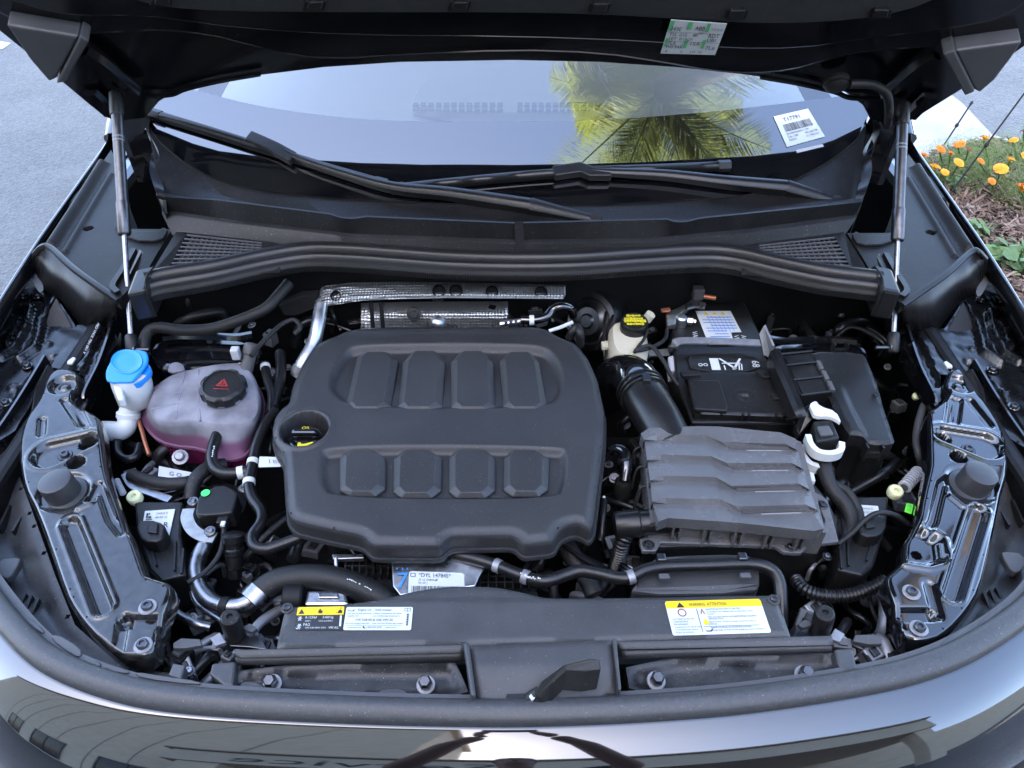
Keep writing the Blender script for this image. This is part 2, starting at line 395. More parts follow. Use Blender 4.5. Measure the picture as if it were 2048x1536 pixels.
def sheet(outline, step, hfun, skirt=.01, name='sheet', flare=0.):
    poly = [(p[0], p[1]) for p in outline]; A = np.array(poly)
    if sum(poly[i][0]*poly[(i+1) % len(poly)][1]-poly[(i+1) % len(poly)][0]*poly[i][1] for i in range(len(poly))) < 0: poly = poly[::-1]; A = np.array(poly)
    x0, y0 = A.min(0)-step*.37; x1, y1 = A.max(0)+step*.41
    nx, ny = int((x1-x0)/step)+2, int((y1-y0)/step)+2
    gx, gy = x0+np.arange(nx)*step, y0+np.arange(ny)*step
    X, Y = np.meshgrid(gx, gy, indexing='ij'); ins = inpoly(X, Y, poly)
    mark = np.zeros((nx-1, ny-1), bool)
    for i in range(len(poly)):
        a, b = np.array(poly[i]), np.array(poly[(i+1) % len(poly)]); m = max(2, int(np.linalg.norm(b-a)/(step*.15))+2)
        q = a+(b-a)*np.linspace(0, 1, m)[:, None]; ix = ((q[:, 0]-x0)/step).astype(int); iy = ((q[:, 1]-y0)/step).astype(int)
        mark[np.clip(ix, 0, nx-2), np.clip(iy, 0, ny-2)] = True
    V = {}; vl = []; faces = []
    def vid(x, y):
        k = (round(x*2e5), round(y*2e5))
        if k not in V: V[k] = len(vl); vl.append((x, y))
        return V[k]
    full = ins[:-1, :-1] & ins[1:, :-1] & ins[1:, 1:] & ins[:-1, 1:] & ~mark
    for i, j in np.argwhere(full | mark):
        if full[i, j]: faces.append((vid(gx[i], gy[j]), vid(gx[i+1], gy[j]), vid(gx[i+1], gy[j+1]), vid(gx[i], gy[j+1])))
        else:
            P = clip_cell(poly, gx[i], gx[i+1], gy[j], gy[j+1])
            if len(P) >= 3:
                ids = []
                for p in P:
                    k = vid(*p)
                    if not ids or ids[-1] != k: ids.append(k)
                if len(ids) > 1 and ids[0] == ids[-1]: ids.pop()
                if len(set(ids)) == len(ids) and len(ids) >= 3: faces.append(tuple(ids))
    XY = np.array(vl); Z = hfun(XY[:, 0], XY[:, 1])
    verts = [(XY[k, 0], XY[k, 1], Z[k]) for k in range(len(vl))]
    if skirt:
        cnt = {}
        for f in faces:
            for a, b in zip(f, f[1:]+f[:1]):
                cnt[(a, b)] = cnt.get((a, b), 0)+1
        low = {}
        def lo(a):
            if a not in low:
                low[a] = len(verts); x, y, z = verts[a]; verts.append((x, y, z-skirt))
            return low[a]
        for (a, b) in list(cnt):
            if (b, a) not in cnt: faces.append((b, a, lo(a), lo(b)))
    return mesh_pydata(verts, faces, name)
def ell(X, Y, c, rx, ry, rot=0.):
    dx, dy = X-c[0], Y-c[1]; ca, sa = math.cos(rot), math.sin(rot); u, w = dx*ca+dy*sa, -dx*sa+dy*ca
    return (np.sqrt((u/rx)**2+(w/ry)**2)-1)*min(rx, ry)
# ---------------------------------------------------------- lettering
def glyphs(s, size):
    cu = bpy.data.curves.new('glyph', 'FONT'); cu.body = s; cu.size = size; cu.resolution_u = 2
    ob = bpy.data.objects.new('glyph', cu); me = ob.to_mesh()
    v = [Vector(p.co) for p in me.vertices]; f = [tuple(p.vertices) for p in me.polygons]
    ob.to_mesh_clear(); bpy.data.objects.remove(ob); bpy.data.curves.remove(cu); return v, f
class Plate:
    "flat print frame: quad corners (tl, tr, br, bl) in metres; u right 0..1, v down 0..1"
    def __init__(s, tl, tr, br, bl):
        s.c = [Vector(q) for q in (tl, tr, br, bl)]; s.w = ((s.c[1]-s.c[0]).length+(s.c[2]-s.c[3]).length)/2; s.h = ((s.c[3]-s.c[0]).length+(s.c[2]-s.c[1]).length)/2
        s.n = (s.c[1]-s.c[0]).cross(s.c[0]-s.c[3]).normalized()
    def p(s, u, v, lift=0.): return (s.c[0].lerp(s.c[1], u)).lerp(s.c[3].lerp(s.c[2], u), v)+s.n*lift
    def quad(s, mb, u0, v0, u1, v1, lift): mb.add([s.p(u0, v0, lift), s.p(u1, v0, lift), s.p(u1, v1, lift), s.p(u0, v1, lift)], [(3, 2, 1, 0)])
    def poly(s, mb, pts, lift): mb.add([s.p(u, v, lift) for u, v in pts], [tuple(reversed(range(len(pts))))])
    def text(s, mb, t, u, v, hgt, lift, maxu=None):
        "baseline-left at (u, v), cap height hgt (fraction of plate height)"
        g, f = glyphs(t, 1.0)
        if not g: return
        w = max(p.x for p in g); k = hgt/.72; ku = k*s.h/s.w
        if maxu: ku = min(ku, maxu/w)
        mb.add([s.p(u+q.x*ku, v-q.y*k, lift) for q in g], f)
def ring2(mb, c, a, b, r0, r1, n=20):
    v = []; 
    for k in range(n):
        t = 2*math.pi*k/n; d = a*math.cos(t)+b*math.sin(t); v += [c+d*r0, c+d*r1]
    mb.add(v, [(2*k, 2*k+1, (2*k+3) % (2*n), (2*k+2) % (2*n)) for k in range(n)])
def bolt(parent, p, r, axis=(0, 0, 1), head='steel', washer='greysteel', name='bolt'):
    p = Vector(p); ax = Vector(axis).normalized(); mb = MB()
    mb.lathe(p, ax, [(r, 0), (r, r*.12), (r*.93, r*.2)], 20)
    o = mb.obj(name, washer, parent, smooth=30)
    m2 = MB(); m2.lathe(p+ax*r*.18, ax, [(r*.62, 0), (r*.62, r*.35), (r*.52, r*.48), (r*.30, r*.48), (r*.26, r*.3)], 12)
    m2.obj('head', head, o, smooth=30); return o

# ============================================================ THE PLACE
# ground
mb = MB(); mb.add([(-400, -400, 0), (400, -400, 0), (400, 400, 0), (-400, 400, 0)], [(0, 1, 2, 3)])
structure(mb.obj('asphalt_ground', 'asphalt'))
conc_px = [(1600, 300), (1700, 225), (1905, 190), (1925, 205), (1985, 268), (2010, 276), (2300, 300), (2300, 380), (2048, 296), (1960, 278), (1880, 302), (1842, 332), (1820, 420), (1600, 420)]
mb = MB(); mb.prism(WS(conc_px, .012), .05); structure(mb.obj('concrete_path', 'concrete', bevel=.006))
bed_px = [(1820, 440), (1838, 336), (1882, 303), (1960, 279), (2048, 297), (2330, 345), (2600, 900), (2000, 900)]
bed = chaikin(WS(bed_px, .03), 2)
def soil_h(X, Y): return .035+.02*np.sin(X*9+Y*4)*np.cos(Y*7-X*3)+.012*np.sin(X*31)*np.sin(Y*27)
structure(finish(sheet(bed, .035, soil_h, .1), 'flower_bed', 'bedsoil', smooth=180))
line_px = [(-70, 70), (20, 86), (4, 97), (-90, 82)]
mb = MB(); mb.prism(WS(line_px, .005), .004); structure(mb.obj('painted_bay_line', 'line'))
# mulch chips: nobody could count them
bp = [(p.x, p.y) for p in bed]; rng = np.random.RandomState(3)
xs = [p[0] for p in bp]; ys = [p[1] for p in bp]
V = []; Fc = []; tone = []
cnt = 0
while cnt < 11000:
    x = rng.uniform(min(xs), min(max(xs), 4.2)); y = rng.uniform(max(min(ys), .9), max(ys))
    if not inpoly(np.array([x]), np.array([y]), bp)[0]: continue
    z = float(soil_h(np.array([x]), np.array([y]))[0])+rng.uniform(.0, .022)
    L_, w_, t_ = rng.uniform(.018, .075)*(1.7 if rng.rand() < .12 else 1), rng.uniform(.005, .014), rng.uniform(.002, .005)
    M = Matrix.Rotation(rng.uniform(0, 6.28), 3, 'Z') @ Matrix.Rotation(rng.normal(0, .35), 3, 'Y') @ Matrix.Rotation(rng.normal(0, .5), 3, 'X')
    o = len(V); bnd = rng.uniform(-.2, .2)*L_
    for e in (-1, 1):
        for (a, b) in ((-1, -.6), (1, -1), (.9, .8), (-.9, 1)):
            V.append(tuple(Vector((x, y, z))+M@Vector((a*L_/2, b*w_/2+(bnd*.3 if a > 0 else 0), e*t_/2))))
    Fc += [(o, o+3, o+2, o+1), (o+4, o+5, o+6, o+7), (o, o+1, o+5, o+4), (o+1, o+2, o+6, o+5), (o+2, o+3, o+7, o+6), (o+3, o, o+4, o+7)]
    tone += [float(np.clip(rng.beta(1.6, 2.2), 0, 1))]*8; cnt += 1
me = mesh_pydata(V, Fc, 'mulch'); at = me.attributes.new('tone', 'FLOAT', 'POINT'); at.data.foreach_set('value', tone)
o = finish(me, 'bark_mulch', 'mulch'); o['kind'] = 'stuff'; o['label'] = 'shredded brown bark mulch covering the flower bed'; o['category'] = 'mulch'

# marigolds
def flower_mesh(r, seed):
    rg = random.Random(seed); v, f = [], []
    for layer in range(7):
        n = 15-layer*2; rr = r*(1-.135*layer); zz = r*(.06+.115*layer-.008*layer*layer)
        for k in range(n):
            a = 2*math.pi*(k+rg.uniform(-.25, .25))/n; ca, sa = math.cos(a), math.sin(a); w = rr*.36; i = len(v); up_ = r*(.12-.03*layer)*rg.uniform(.3, 1.5)
            def q(d, s, z): return (d*ca-s*sa, d*sa+s*ca, z)
            dn = r*rg.uniform(.02, .22); v += [q(rr*.15, -w*.3, zz*.9), q(rr*.72, -w, zz+up_*.6), q(rr*.98, -w*.45, zz-dn), q(rr*1.0, w*.45, zz-dn*.6), q(rr*.72, w, zz+up_*.8), q(rr*.15, w*.3, zz*.9)]
            f += [(i, i+1, i+2, i+3, i+4, i+5)]
    i = len(v); n = 10
    for h, rr in ((-r*.55, r*.16), (-r*.1, r*.42), (r*.12, r*.5)):
        for k in range(n): v.append((rr*math.cos(2*math.pi*k/n), rr*math.sin(2*math.pi*k/n), h))
    f += [(i+j*n+k, i+j*n+(k+1) % n, i+(j+1)*n+(k+1) % n, i+(j+1)*n+k) for j in range(2) for k in range(n)]
    return mesh_pydata(v, f, 'flower')
def foliage(c, rx, ry, h, n, leaf, seed, broad=False):
    rg = random.Random(seed); mb = MB()
    for _ in range(n):
        a = rg.uniform(0, 6.283); d = math.sqrt(rg.random()); z = rg.uniform(.15, 1)
        p = Vector(c)+Vector((math.cos(a)*d*rx, math.sin(a)*d*ry, h*z*(1-.45*d*d)))
        M = Matrix.Rotation(rg.uniform(0, 6.283), 3, 'Z') @ Matrix.Rotation(rg.uniform(-.2, 1.1), 3, 'Y') @ Matrix.Rotation(rg.uniform(-.6, .6), 3, 'X')
        s = leaf*rg.uniform(.6, 1.4)
        if broad:
            mb.add([p+M@Vector(q)*s for q in ((0, 0, 0), (.3, -.26, .05), (.7, -.24, .02), (1, 0, -.1), (.7, .24, .02), (.3, .26, .05))], [(0, 1, 2, 3), (0, 3, 4, 5)])
        else:
            for k in range(4):
                u = k*.26; w = .34*(1-.5*k/3); i = []
                mb.add([p+M@Vector(q)*s for q in ((u, 0, 0), (u+.24, w, .06), (u+.13, w*.55, .03))], [(0, 1, 2)])
                mb.add([p+M@Vector(q)*s for q in ((u, 0, 0), (u+.24, -w, .06), (u+.13, -w*.55, .03))], [(0, 2, 1)])
            mb.add([p+M@Vector(q)*s for q in ((0, -.02, 0), (1.25, 0, .02), (0, .02, 0))], [(0, 1, 2)])
    return mb
def stemmesh(a, b, r=.004):
    mb = MB(); mid = (Vector(a)+Vector(b))/2+Vector((.01, .01, 0)); mb.tube([a, mid, b], r, 6, 3); return mb
GH = .19
plants = [
 ('marigold plant with several orange blooms beside the concrete path', (1893, 335), .17, .15, 900, [((1882, 298), .032, 'petal'), ((1918, 325), .033, 'petal2'), ((1870, 333), .034, 'petal2'), ((1848, 310), .028, 'petal'), ((1902, 306), .022, 'petal'), ((1890, 344), .024, 'petal2')]),
 ('marigold plant with one faded and one orange bloom leaning over the path edge', (1925, 312), .11, .10, 420, [((1919, 288), .034, 'petal'), ((1938, 298), .022, 'brownpetal')]),
 ('bushiest marigold plant with a wide yellow-orange bloom in the mulch', (1995, 345), .23, .20, 1900, [((2002, 337), .040, 'petal2'), ((1970, 275), .030, 'petal2'), ((1962, 322), .024, 'petal'), ((2022, 318), .026, 'petal2'), ((1984, 362), .024, 'petal')]),
 ('marigold plant with a yellow bud standing at the rear of the bed', (2045, 300), .16, .12, 600, [((2027, 280), .026, 'petal2'), ((2050, 262), .026, 'brownpetal')]),
 ('marigold plant with a deep orange bloom growing through the dense mulch', (2062, 390), .15, .13, 700, [((2046, 374), .042, 'petal'), ((2052, 312), .03, 'petal2')]),
]
for i, (lab, c, rx, ry, n, fl) in enumerate(plants):
    base = W(c[0], c[1]+22, .04); t = thing('marigold_plant', lab, 'plant', base, 'marigolds in the flower bed')
    foliage(base, rx*1.08, ry*1.08, GH*1.15, int(n*1.6), .033, 20+i).obj('foliage', 'leaf', t)
    for j, (fp, r, m) in enumerate(fl):
        p = W(fp[0], fp[1], GH+.03+.02*(j % 2)); o = finish(flower_mesh(r*.8, i*7+j), 'flower', m, t)
        o.location = p-Vector(t.location); o.matrix_parent_inverse = Matrix.Identity(4); o.rotation_euler = (R(22), R(random.uniform(-14, 14)), random.uniform(0, 6))
        stemmesh(base+Vector(((p.x-base.x)*.3, (p.y-base.y)*.3, .02)), p-Vector((0, 0, r*.5))).obj('stem', 'leaf', t)
for lab, c, r, n, lf in (('low weed with pale rounded leaves in the mulch beside the black fender', (2032, 515), .10, 60, .075), ('small yellowing weed seedling alone in the mulch', (1946, 462), .05, 26, .045), ('pale young seedling at the foot of the marigolds', (1900, 372), .03, 14, .045)):
    base = W(c[0], c[1]+10, .04); t = thing('weed', lab, 'weed', base, 'weeds in the flower bed')
    foliage(base, r, r, .10, n, lf, int(c[0]), True).obj('leaves', 'leafpale', t); stemmesh(base, base+Vector((0, 0, .06)), .003).obj('stem', 'leaf', t)
for lab, a, b in (('thin dark wire stake rising from the mulch near the fender', (1885, 408), (2064, 166)), ('short dark wire stake behind the orange marigold', (1884, 296), (1943, 206))):
    p = W(a[0], a[1], .04); q = WY(b[0], b[1], p.y+.22); t = thing('garden_stake', lab, 'stake', p)
    mb = MB(); mb.tube([p, q], .0042, 8, 1, raw=True); mb.obj('rod', 'dark', t, smooth=60)
    mid = p.lerp(q, .5); mb = MB(); mb.lathe(mid, q-p, [(.006, -.012), (.009, -.006), (.009, .006), (.006, .012)], 10); mb.obj('clip', 'dark', t, smooth=40)
    mb = MB(); mb.lathe(q, q-p, [(.005, -.02), (.008, 0), (.004, .012)], 10); mb.obj('tip', 'dark', t, smooth=40)

# palm tree standing in the bed (seen mirrored in the windscreen)
PC = Vector((1.78, 3.0, 7.3)); PB = Vector((3.9, 3.3, 0))
palm = thing('palm_tree', 'tall feathery palm tree with arching fronds, mirrored in the windscreen', 'tree', PB)
mb = MB(); mb.tube([PB, PB+Vector((-.25, 0, 2.2)), PB+Vector((-.9, -.1, 4.8)), PC], [.19, .15, .13, .12], 14, 10); mb.obj('trunk', 'bark', palm, smooth=60)
rg = random.Random(5)
for k in range(30):
    az = 2*math.pi*k/30*7+rg.uniform(-.2, .2); el = rg.uniform(-.15, 1.25); Lf = rg.uniform(1.3, 2.1)
    d = Vector((math.cos(az)*math.cos(el), math.sin(az)*math.cos(el), math.sin(el))); mb = MB(); pts = []
    for s in np.linspace(0, 1, 9): pts.append(PC+d*Lf*s+Vector((0, 0, -1))*Lf*.55*s*s)
    mb.tube(pts, [.014, .003], 5, 2); P = spline(pts, 14); nP = len(P)
    for i in range(5, nP-1):
        s = i/nP; t_ = (P[i+1]-P[i]).normalized(); sd_ = t_.cross(Vector((0, 0, 1))).normalized(); ll = .46*math.sin(math.pi*min(1, s*.9+.12))**.6*rg.uniform(.75, 1.15)
        for sg in (-1, 1):
            dr = (sd_*sg*.8+t_*.75+Vector((0, 0, rg.uniform(-.35, .25)))).normalized(); a = P[i]; m = a+dr*ll*.55; e = a+dr*ll+Vector((0, 0, -.22*ll)); w = t_*.0042
            mb.add([a-w, a+w, m+w, e, m-w], [(0, 1, 2, 3, 4)])
    mb.obj('frond', 'palmleaf', palm)

# service building behind the photographer (mirrored in the nose paint, its wall height stretched to shade the car)
bld = thing('service_building', 'beige stucco service building with a canopy lettered Service, mirrored in the nose', 'building', (-6, -5.5, 0))
mb = MB(); mb.box((-14.0, -8.5, 6.8), (25.4, 6, 13.6)); mb.obj('wall', 'stucco', bld, bevel=.03)
for k in range(8):
    mb = MB(); mb.box((-15.6+k*1.75, -5.485, 6.6), (.03, .02, 13.0)); mb.obj('wall_joint', 'stucco2', bld)
mb = MB(); mb.box((-14.0, -8.48, 13.7), (25.8, 6.4, .3)); mb.obj('parapet', 'stucco2', bld, bevel=.02)
for k in range(3):
    w = MB(); w.box((-13.4+k*4.2, -5.48, 1.45), (2.6, .06, 2.5)); wo = w.obj('window', 'glassdark', bld)
    w = MB()
    for dx in (-1.3, 0, 1.3): w.box((-13.4+k*4.2+dx, -5.44, 1.45), (.07, .06, 2.5))
    for dz in (-1.25, 1.25): w.box((-13.4+k*4.2, -5.441, 1.45+dz), (2.7, .06, .07))
    w.obj('frame', 'greyplastic', wo)
mb = MB(); mb.box((1.2, -6.4, 3.95), (9.4, 4.6, 1.1)); mb.obj('canopy', 'fascia', bld, bevel=.02)
mb = MB(); mb.box((1.2, -6.4, 4.56), (9.7, 4.9, .12)); mb.obj('canopy_cap', 'stucco2', bld, bevel=.02)
for x in (-2.9, 5.4):
    mb = MB(); mb.box((x, -4.5, 1.7), (.6, .6, 3.4)); mb.obj('column', 'stucco', bld, bevel=.02)
mb = MB(); mb.box((14.5, -10.5, 2.3), (31, 4.2, 4.6)); mb.obj('rear_wall', 'stucco', bld)  # stretched sideways, out of view, to hide the bright horizon from reflections
g, f = glyphs('Service', .85); mb = MB(); wtx = max(p.x for p in g)
Mx = Matrix(((-1, 0, 0), (0, 0, 1), (0, 1, 0)))
mb.add([Vector((-.1, -4.085, 3.62))+Mx@p for p in g], f); mb.obj('lettering', 'black_ink', bld)

# ============================================================ THE CAR
car = thing('car_body', 'glossy black car body around the open engine bay', 'car', (0, .9, 0))
SEAL = [(-150, 1000), (-60, 1140), (0, 1224), (60, 1290), (120, 1330), (200, 1362), (300, 1387), (450, 1403), (700, 1416), (942, 1422), (1100, 1421), (1300, 1412), (1500, 1395), (1720, 1362), (1850, 1331), (1950, 1288), (2048, 1222), (2110, 1150), (2200, 1010)]
SZ = .945
seal_path = spline(WS(SEAL, SZ), 5)
# nose panel: convex lip falling away from the seal
rows = []; m = len(seal_path)
def outward(P):
    out = []
    for i in range(len(P)):
        t = (P[min(i+1, len(P)-1)]-P[max(i-1, 0)]); out.append(Vector((t.y, -t.x, 0)).normalized())
    return out
ON = outward(seal_path)
Rn = .15
for be in [-12, 8, 22, 24, 26, 28, 30, 35, 40, 46, 52, 60, 70, 80, 88]:
    b = R(be); b0 = R(22)
    if be < 22: rows.append([p+n*(.012-.012*(22-be)/22)+Vector((0, 0, -.008-(22-be)*.0006)) for p, n in zip(seal_path, ON)])
    else: rows.append([p+n*(.012+Rn*(math.sin(b)-math.sin(b0)))+Vector((0, 0, -.008-Rn*(math.cos(b0)-math.cos(b)))) for p, n in zip(seal_path, ON)])
last = rows[-1]; rows.append([p+n*.01+Vector((0, 0, -.25)) for p, n in zip(last, ON)]); rows.append([p-n*.06+Vector((0, 0, -.6)) for p, n in zip(last, ON)])
v = [p for r in rows for p in r]; f = [(i*m+k, (i+1)*m+k, (i+1)*m+k+1, i*m+k+1) for i in range(len(rows)-1) for k in range(m-1)]
finish(mesh_pydata(v, f, 'nose_panel'), 'nose_panel', 'paint', car, smooth=180)
# dark well of the bay
def wallstrip(px, z_top, z_bot, name, m, y=None):
    top = [W(a, b, z_top) for a, b in px]; v = top+[Vector((p.x, p.y, z_bot)) for p in top]; n = len(top)
    return finish(mesh_pydata(v, [(i, i+1, n+i+1, n+i) for i in range(n-1)], name), name, m, car)
fl_in = [p-n*.06 for p, n in zip(seal_path, ON)]; fl_in = [Vector((max(-.80, min(.80, p.x)), p.y, .46)) for p in fl_in if p.y < 1.0]
mb = MB(); mb.prism(fl_in+[Vector((.80, 1.32, .46)), Vector((-.80, 1.32, .46))], .03); mb.obj('bay_floor', 'void', car)
mb = MB(); mb.box((0, 1.315, .69), (1.5, .04, .54)); mb.obj('firewall', 'void', car, bevel=.01)
for s in (-1, 1):
    mb = MB(); mb.box((s*.79, 1.0, .68), (.03, .66, .46)); mb.obj('inner_fender', 'dark', car, bevel=.01)
mb = MB(); mb.box((0, .56, .62), (.9, .05, .34)); mb.obj('crossmember', 'void', car, bevel=.01)
# outer fenders, pillars, roof, doors
for s in (-1, 1):
    def mx(px): return px if s < 0 else 2041-px
    edge = [(236, 247), (222, 272), (130, 402), (66, 494), (-8, 612), (-90, 755), (-150, 900), (-175, 1010)]
    top = [W(mx(a), b+(6 if s > 0 else 0), .985-.05*max(0, (b-600)/500)) for a, b in edge]; top = spline(top, 4); n = len(top)
    prof = [(-.006, -.03), (-.003, -.003), (0, 0), (.003, -.001), (.006, -.006), (.008, -.02), (.014, -.08), (.03, -.25), (.03, -.62)]
    v = []
    for p in top:
        for (u, w) in prof: v.append(p+Vector((s*u, 0, w)))
    k = len(prof); f = [(i*k+j, i*k+j+1, (i+1)*k+j+1, (i+1)*k+j) for i in range(n-1) for j in range(k-1)]
    me = mesh_pydata(v, f, 'fender'); flip_normals(me); finish(me, 'fender', 'paint', car, smooth=180)
    a = W(mx(238), 246, 1.02); mb = MB(); mb.tube([a+Vector((0, -.02, -.04)), a+Vector((-s*.02, .3, .16)), a+Vector((-s*.10, .9, .46)), a+Vector((-s*.16, 1.4, .56))], .04, 12, 6); mb.obj('pillar', 'paint', car, smooth=60)
    mb = MB(); mb.box((s*.90, 2.3, .62), (.06, 1.5, .72)); mb.obj('door', 'paint', car, bevel=.02)
    mb = MB(); mb.lathe((s*.72, .70, .34), (1, 0, 0), [(.2, -.11), (.33, -.10), (.34, 0), (.33, .10), (.2, .11)], 40); w = mb.obj('wheel', 'rubber', car, smooth=40)
    mb = MB(); mb.lathe((s*.72, .70, .34), (s, 0, 0), [(.21, .085), (.215, .115), (.19, .10), (.05, .10), (.04, .12)], 30); mb.obj('rim', 'alu', w, smooth=40)
mb = MB(); v, f = loft_rows([[Vector((x, y, 1.62+.03*math.sin((y-2.2)*1.2)-.05*x*x)) for x in np.linspace(-.62, .62, 12)] for y in np.linspace(2.35, 3.9, 6)], 12); finish(mesh_pydata(v, f), 'roof', 'paint', car, smooth=180)

# ---------------------------------------------------------------- windscreen, dash, wipers, cowl
GE = [(296, 236), (301, 253), (318, 278), (342, 301), (393, 338), (461, 366), (547, 383), (700, 398), (913, 407), (1200, 408), (1360, 400), (1488, 390), (1580, 362), (1656, 321), (1690, 296), (1712, 276), (1727, 254), (1731, 238)]
ws = thing('windscreen', 'wide raked windscreen reflecting sky and palm fronds below the open hood', 'windscreen', (0, 1.5, 1.0))
def gy(x, z): return GY0+(z-GZ0)/GS+GC*x*x
ge = [WG(a, b) for a, b in GE]; ge = spline(ge, 5)
FR = [(250, 150), (330, 168), (390, 180), (520, 212), (700, 236), (860, 243), (1024, 243), (1200, 240), (1400, 225), (1600, 203), (1690, 190), (1790, 160)]
fr = spline([WG(a, b) for a, b in FR], 5)
n = 70; g0 = resample(ge, n); g1 = resample(fr, n)
top = [Vector((-.66+1.32*k/(n-1), 0, 1.66)) for k in range(n)]; top = [Vector((p.x, gy(p.x, p.z), p.z)) for p in top]
def grows(A, B, m):
    out = []
    for j in range(m+1):
        r = []
        for a, b in zip(A, B):
            q = a.lerp(b, j/m); q.y = gy(q.x, q.z); r.append(q)
        out.append(r)
    return out
down = [Vector((p.x*1.01, 0, p.z-.03)) for p in g0]; down = [Vector((p.x, gy(p.x, p.z), p.z)) for p in down]
v, f = loft_rows(grows(down, g0, 1)[:1]+grows(g0, g1, 8), n); me = mesh_pydata(v, f); finish(me, 'frit_band', 'frit', ws, smooth=180)
v, f = loft_rows(grows(g1, top, 14), n); finish(mesh_pydata(v, f), 'glass', 'glass', ws, smooth=180)
# dash inside
db = thing('dashboard', 'grey dashboard top with defroster vents behind the glass', 'dashboard', (0, 1.9, .9))
mb = MB(); rr = [[Vector((x, y+.18*x*x, z)) for x in np.linspace(-.68, .68, 24)] for y, z in ((1.42, 1.06), (1.60, 1.085), (1.75, 1.10), (2.0, 1.12), (2.12, 1.10), (2.16, .95))]
v, f = loft_rows(rr, 24); finish(mesh_pydata(v, f), 'dash_top', 'dash', db, smooth=50)
hb = WS([(815, 222), (840, 160), (880, 146), (1180, 148), (1215, 165), (1235, 222)], 1.125); mb = MB(); mb.prism(chaikin(hb, 1), .03); mb.obj('binnacle', 'dash', db, bevel=.006)
for u0, u1 in ((826, 1010), (1035, 1205)):
    for k in range(12):
        for j in range(2):
            a = u0+(u1-u0)*k/12; w = (u1-u0)/12*.7; y0_ = 205+j*9; mb = MB(); mb.prism(WS([(a, y0_), (a+w, y0_), (a+w, y0_+6), (a, y0_+6)], 1.1285), .002); mb.obj('vent_slot', 'ventgrey', db)
mb = MB(); mb.box((0, 2.75, .9), (1.3, 1.1, 1.0)); mb.obj('cabin_lining', 'void', db)
# sticker on the glass
q = [WG(1547, 233, -.003), WG(1616, 217, -.003), WG(1650, 273, -.003), WG(1574, 294, -.003)]
mb = MB(); mb.add(q, [(3, 2, 1, 0)]); stk = mb.obj('barcode_sticker', 'label', ws)
pl = Plate(*q); mb = MB()
pl.text(mb, 'T17791', .2, .24, .13, .0008, .62)
bx = .13
rb = random.Random(4)
while bx < .88:
    w = rb.choice([.008, .012, .02]); pl.quad(mb, bx, .32, bx+w, .56, .0008); bx += w+rb.choice([.008, .012, .018])
pl.text(mb, '3VVXB7B24RM111791', .12, .66, .06, .0008, .6); pl.text(mb, '2.0L 128F', .12, .76, .06, .0008, .28); pl.text(mb, '300 GAS 708', .58, .76, .06, .0008, .33); pl.text(mb, 'M2DU', .12, .86, .06, .0008, .2); pl.text(mb, 'C1 NB LOT', .58, .86, .06, .0008, .33)
mb.obj('lettering', 'black_ink', stk)
mb = MB(); mb.add([WG(1592, 300, -.003), WG(1645, 288, -.003), WG(1648, 293, -.003), WG(1594, 306, -.003)], [(3, 2, 1, 0)]); mb.obj('clear_tab', 'ltgrey', ws)

# cowl
cw = thing('cowl_panel', 'grey plastic cowl panel with raised lip under the windscreen wipers', 'cowl panel', (0, 1.22, .95))
LA = [(312, 388), (318, 390), (437, 398), (661, 426), (683, 434), (708, 435), (732, 431), (1029, 444), (1337, 436), (1350, 442), (1375, 441), (1401, 434), (1560, 418), (1717, 402), (1724, 401)]
LB = [(324, 424), (326, 425), (462, 444), (700, 472), (1036, 484), (1300, 481), (1500, 462), (1708, 434), (1712, 433)]
LC = [(345, 470), (520, 488), (700, 506), (1036, 516), (1300, 512), (1500, 494), (1690, 470)]
geo_ = [p+Vector((0, -.006, .004)) for p in ge]
lipA = WS(LA, 1.10); lipA2 = WS([(a, b+3) for a, b in LA], 1.101)
N = 110
rows = [resample(geo_, N)]
ra = resample(lipA, N)
mid = [a.lerp(b, .45)+Vector((0, 0, -.02)) for a, b in zip(rows[0], ra)]; mid2 = [a.lerp(b, .85)+Vector((0, 0, -.018)) for a, b in zip(rows[0], ra)]
rows += [[p+Vector((0, 0, -.004)) for p in rows[0]], mid, mid2, ra, resample(lipA2, N), resample(WS([(a, b-5) for a, b in LB], 1.068), N), resample(WS(LB, 1.066), N), resample(WS([(a, b+4) for a, b in LB], 1.064), N), resample(WS(LC, 1.04), N)]
rows.append([p+Vector((0, .01, -.03)) for p in rows[-1]])
v, f = loft_rows(rows, N); me = mesh_pydata(v, f); flip_normals(me); finish(me, 'trough', 'cowl', cw, smooth=32)
mb = MB(); a, b_, c_, d_ = W(1029, 443, 1.103), W(1046, 443, 1.103), W(1050, 506, 1.047), W(1032, 506, 1.047); mb.add([a, b_, c_, d_, *[p+Vector((0, -.005, .003)) for p in (a, b_, c_, d_)]], [(4, 7, 6, 5), (0, 4, 5, 1), (1, 5, 6, 2), (3, 7, 4, 0), (2, 6, 7, 3)]); mb.obj('centre_clip', 'cowl', cw)
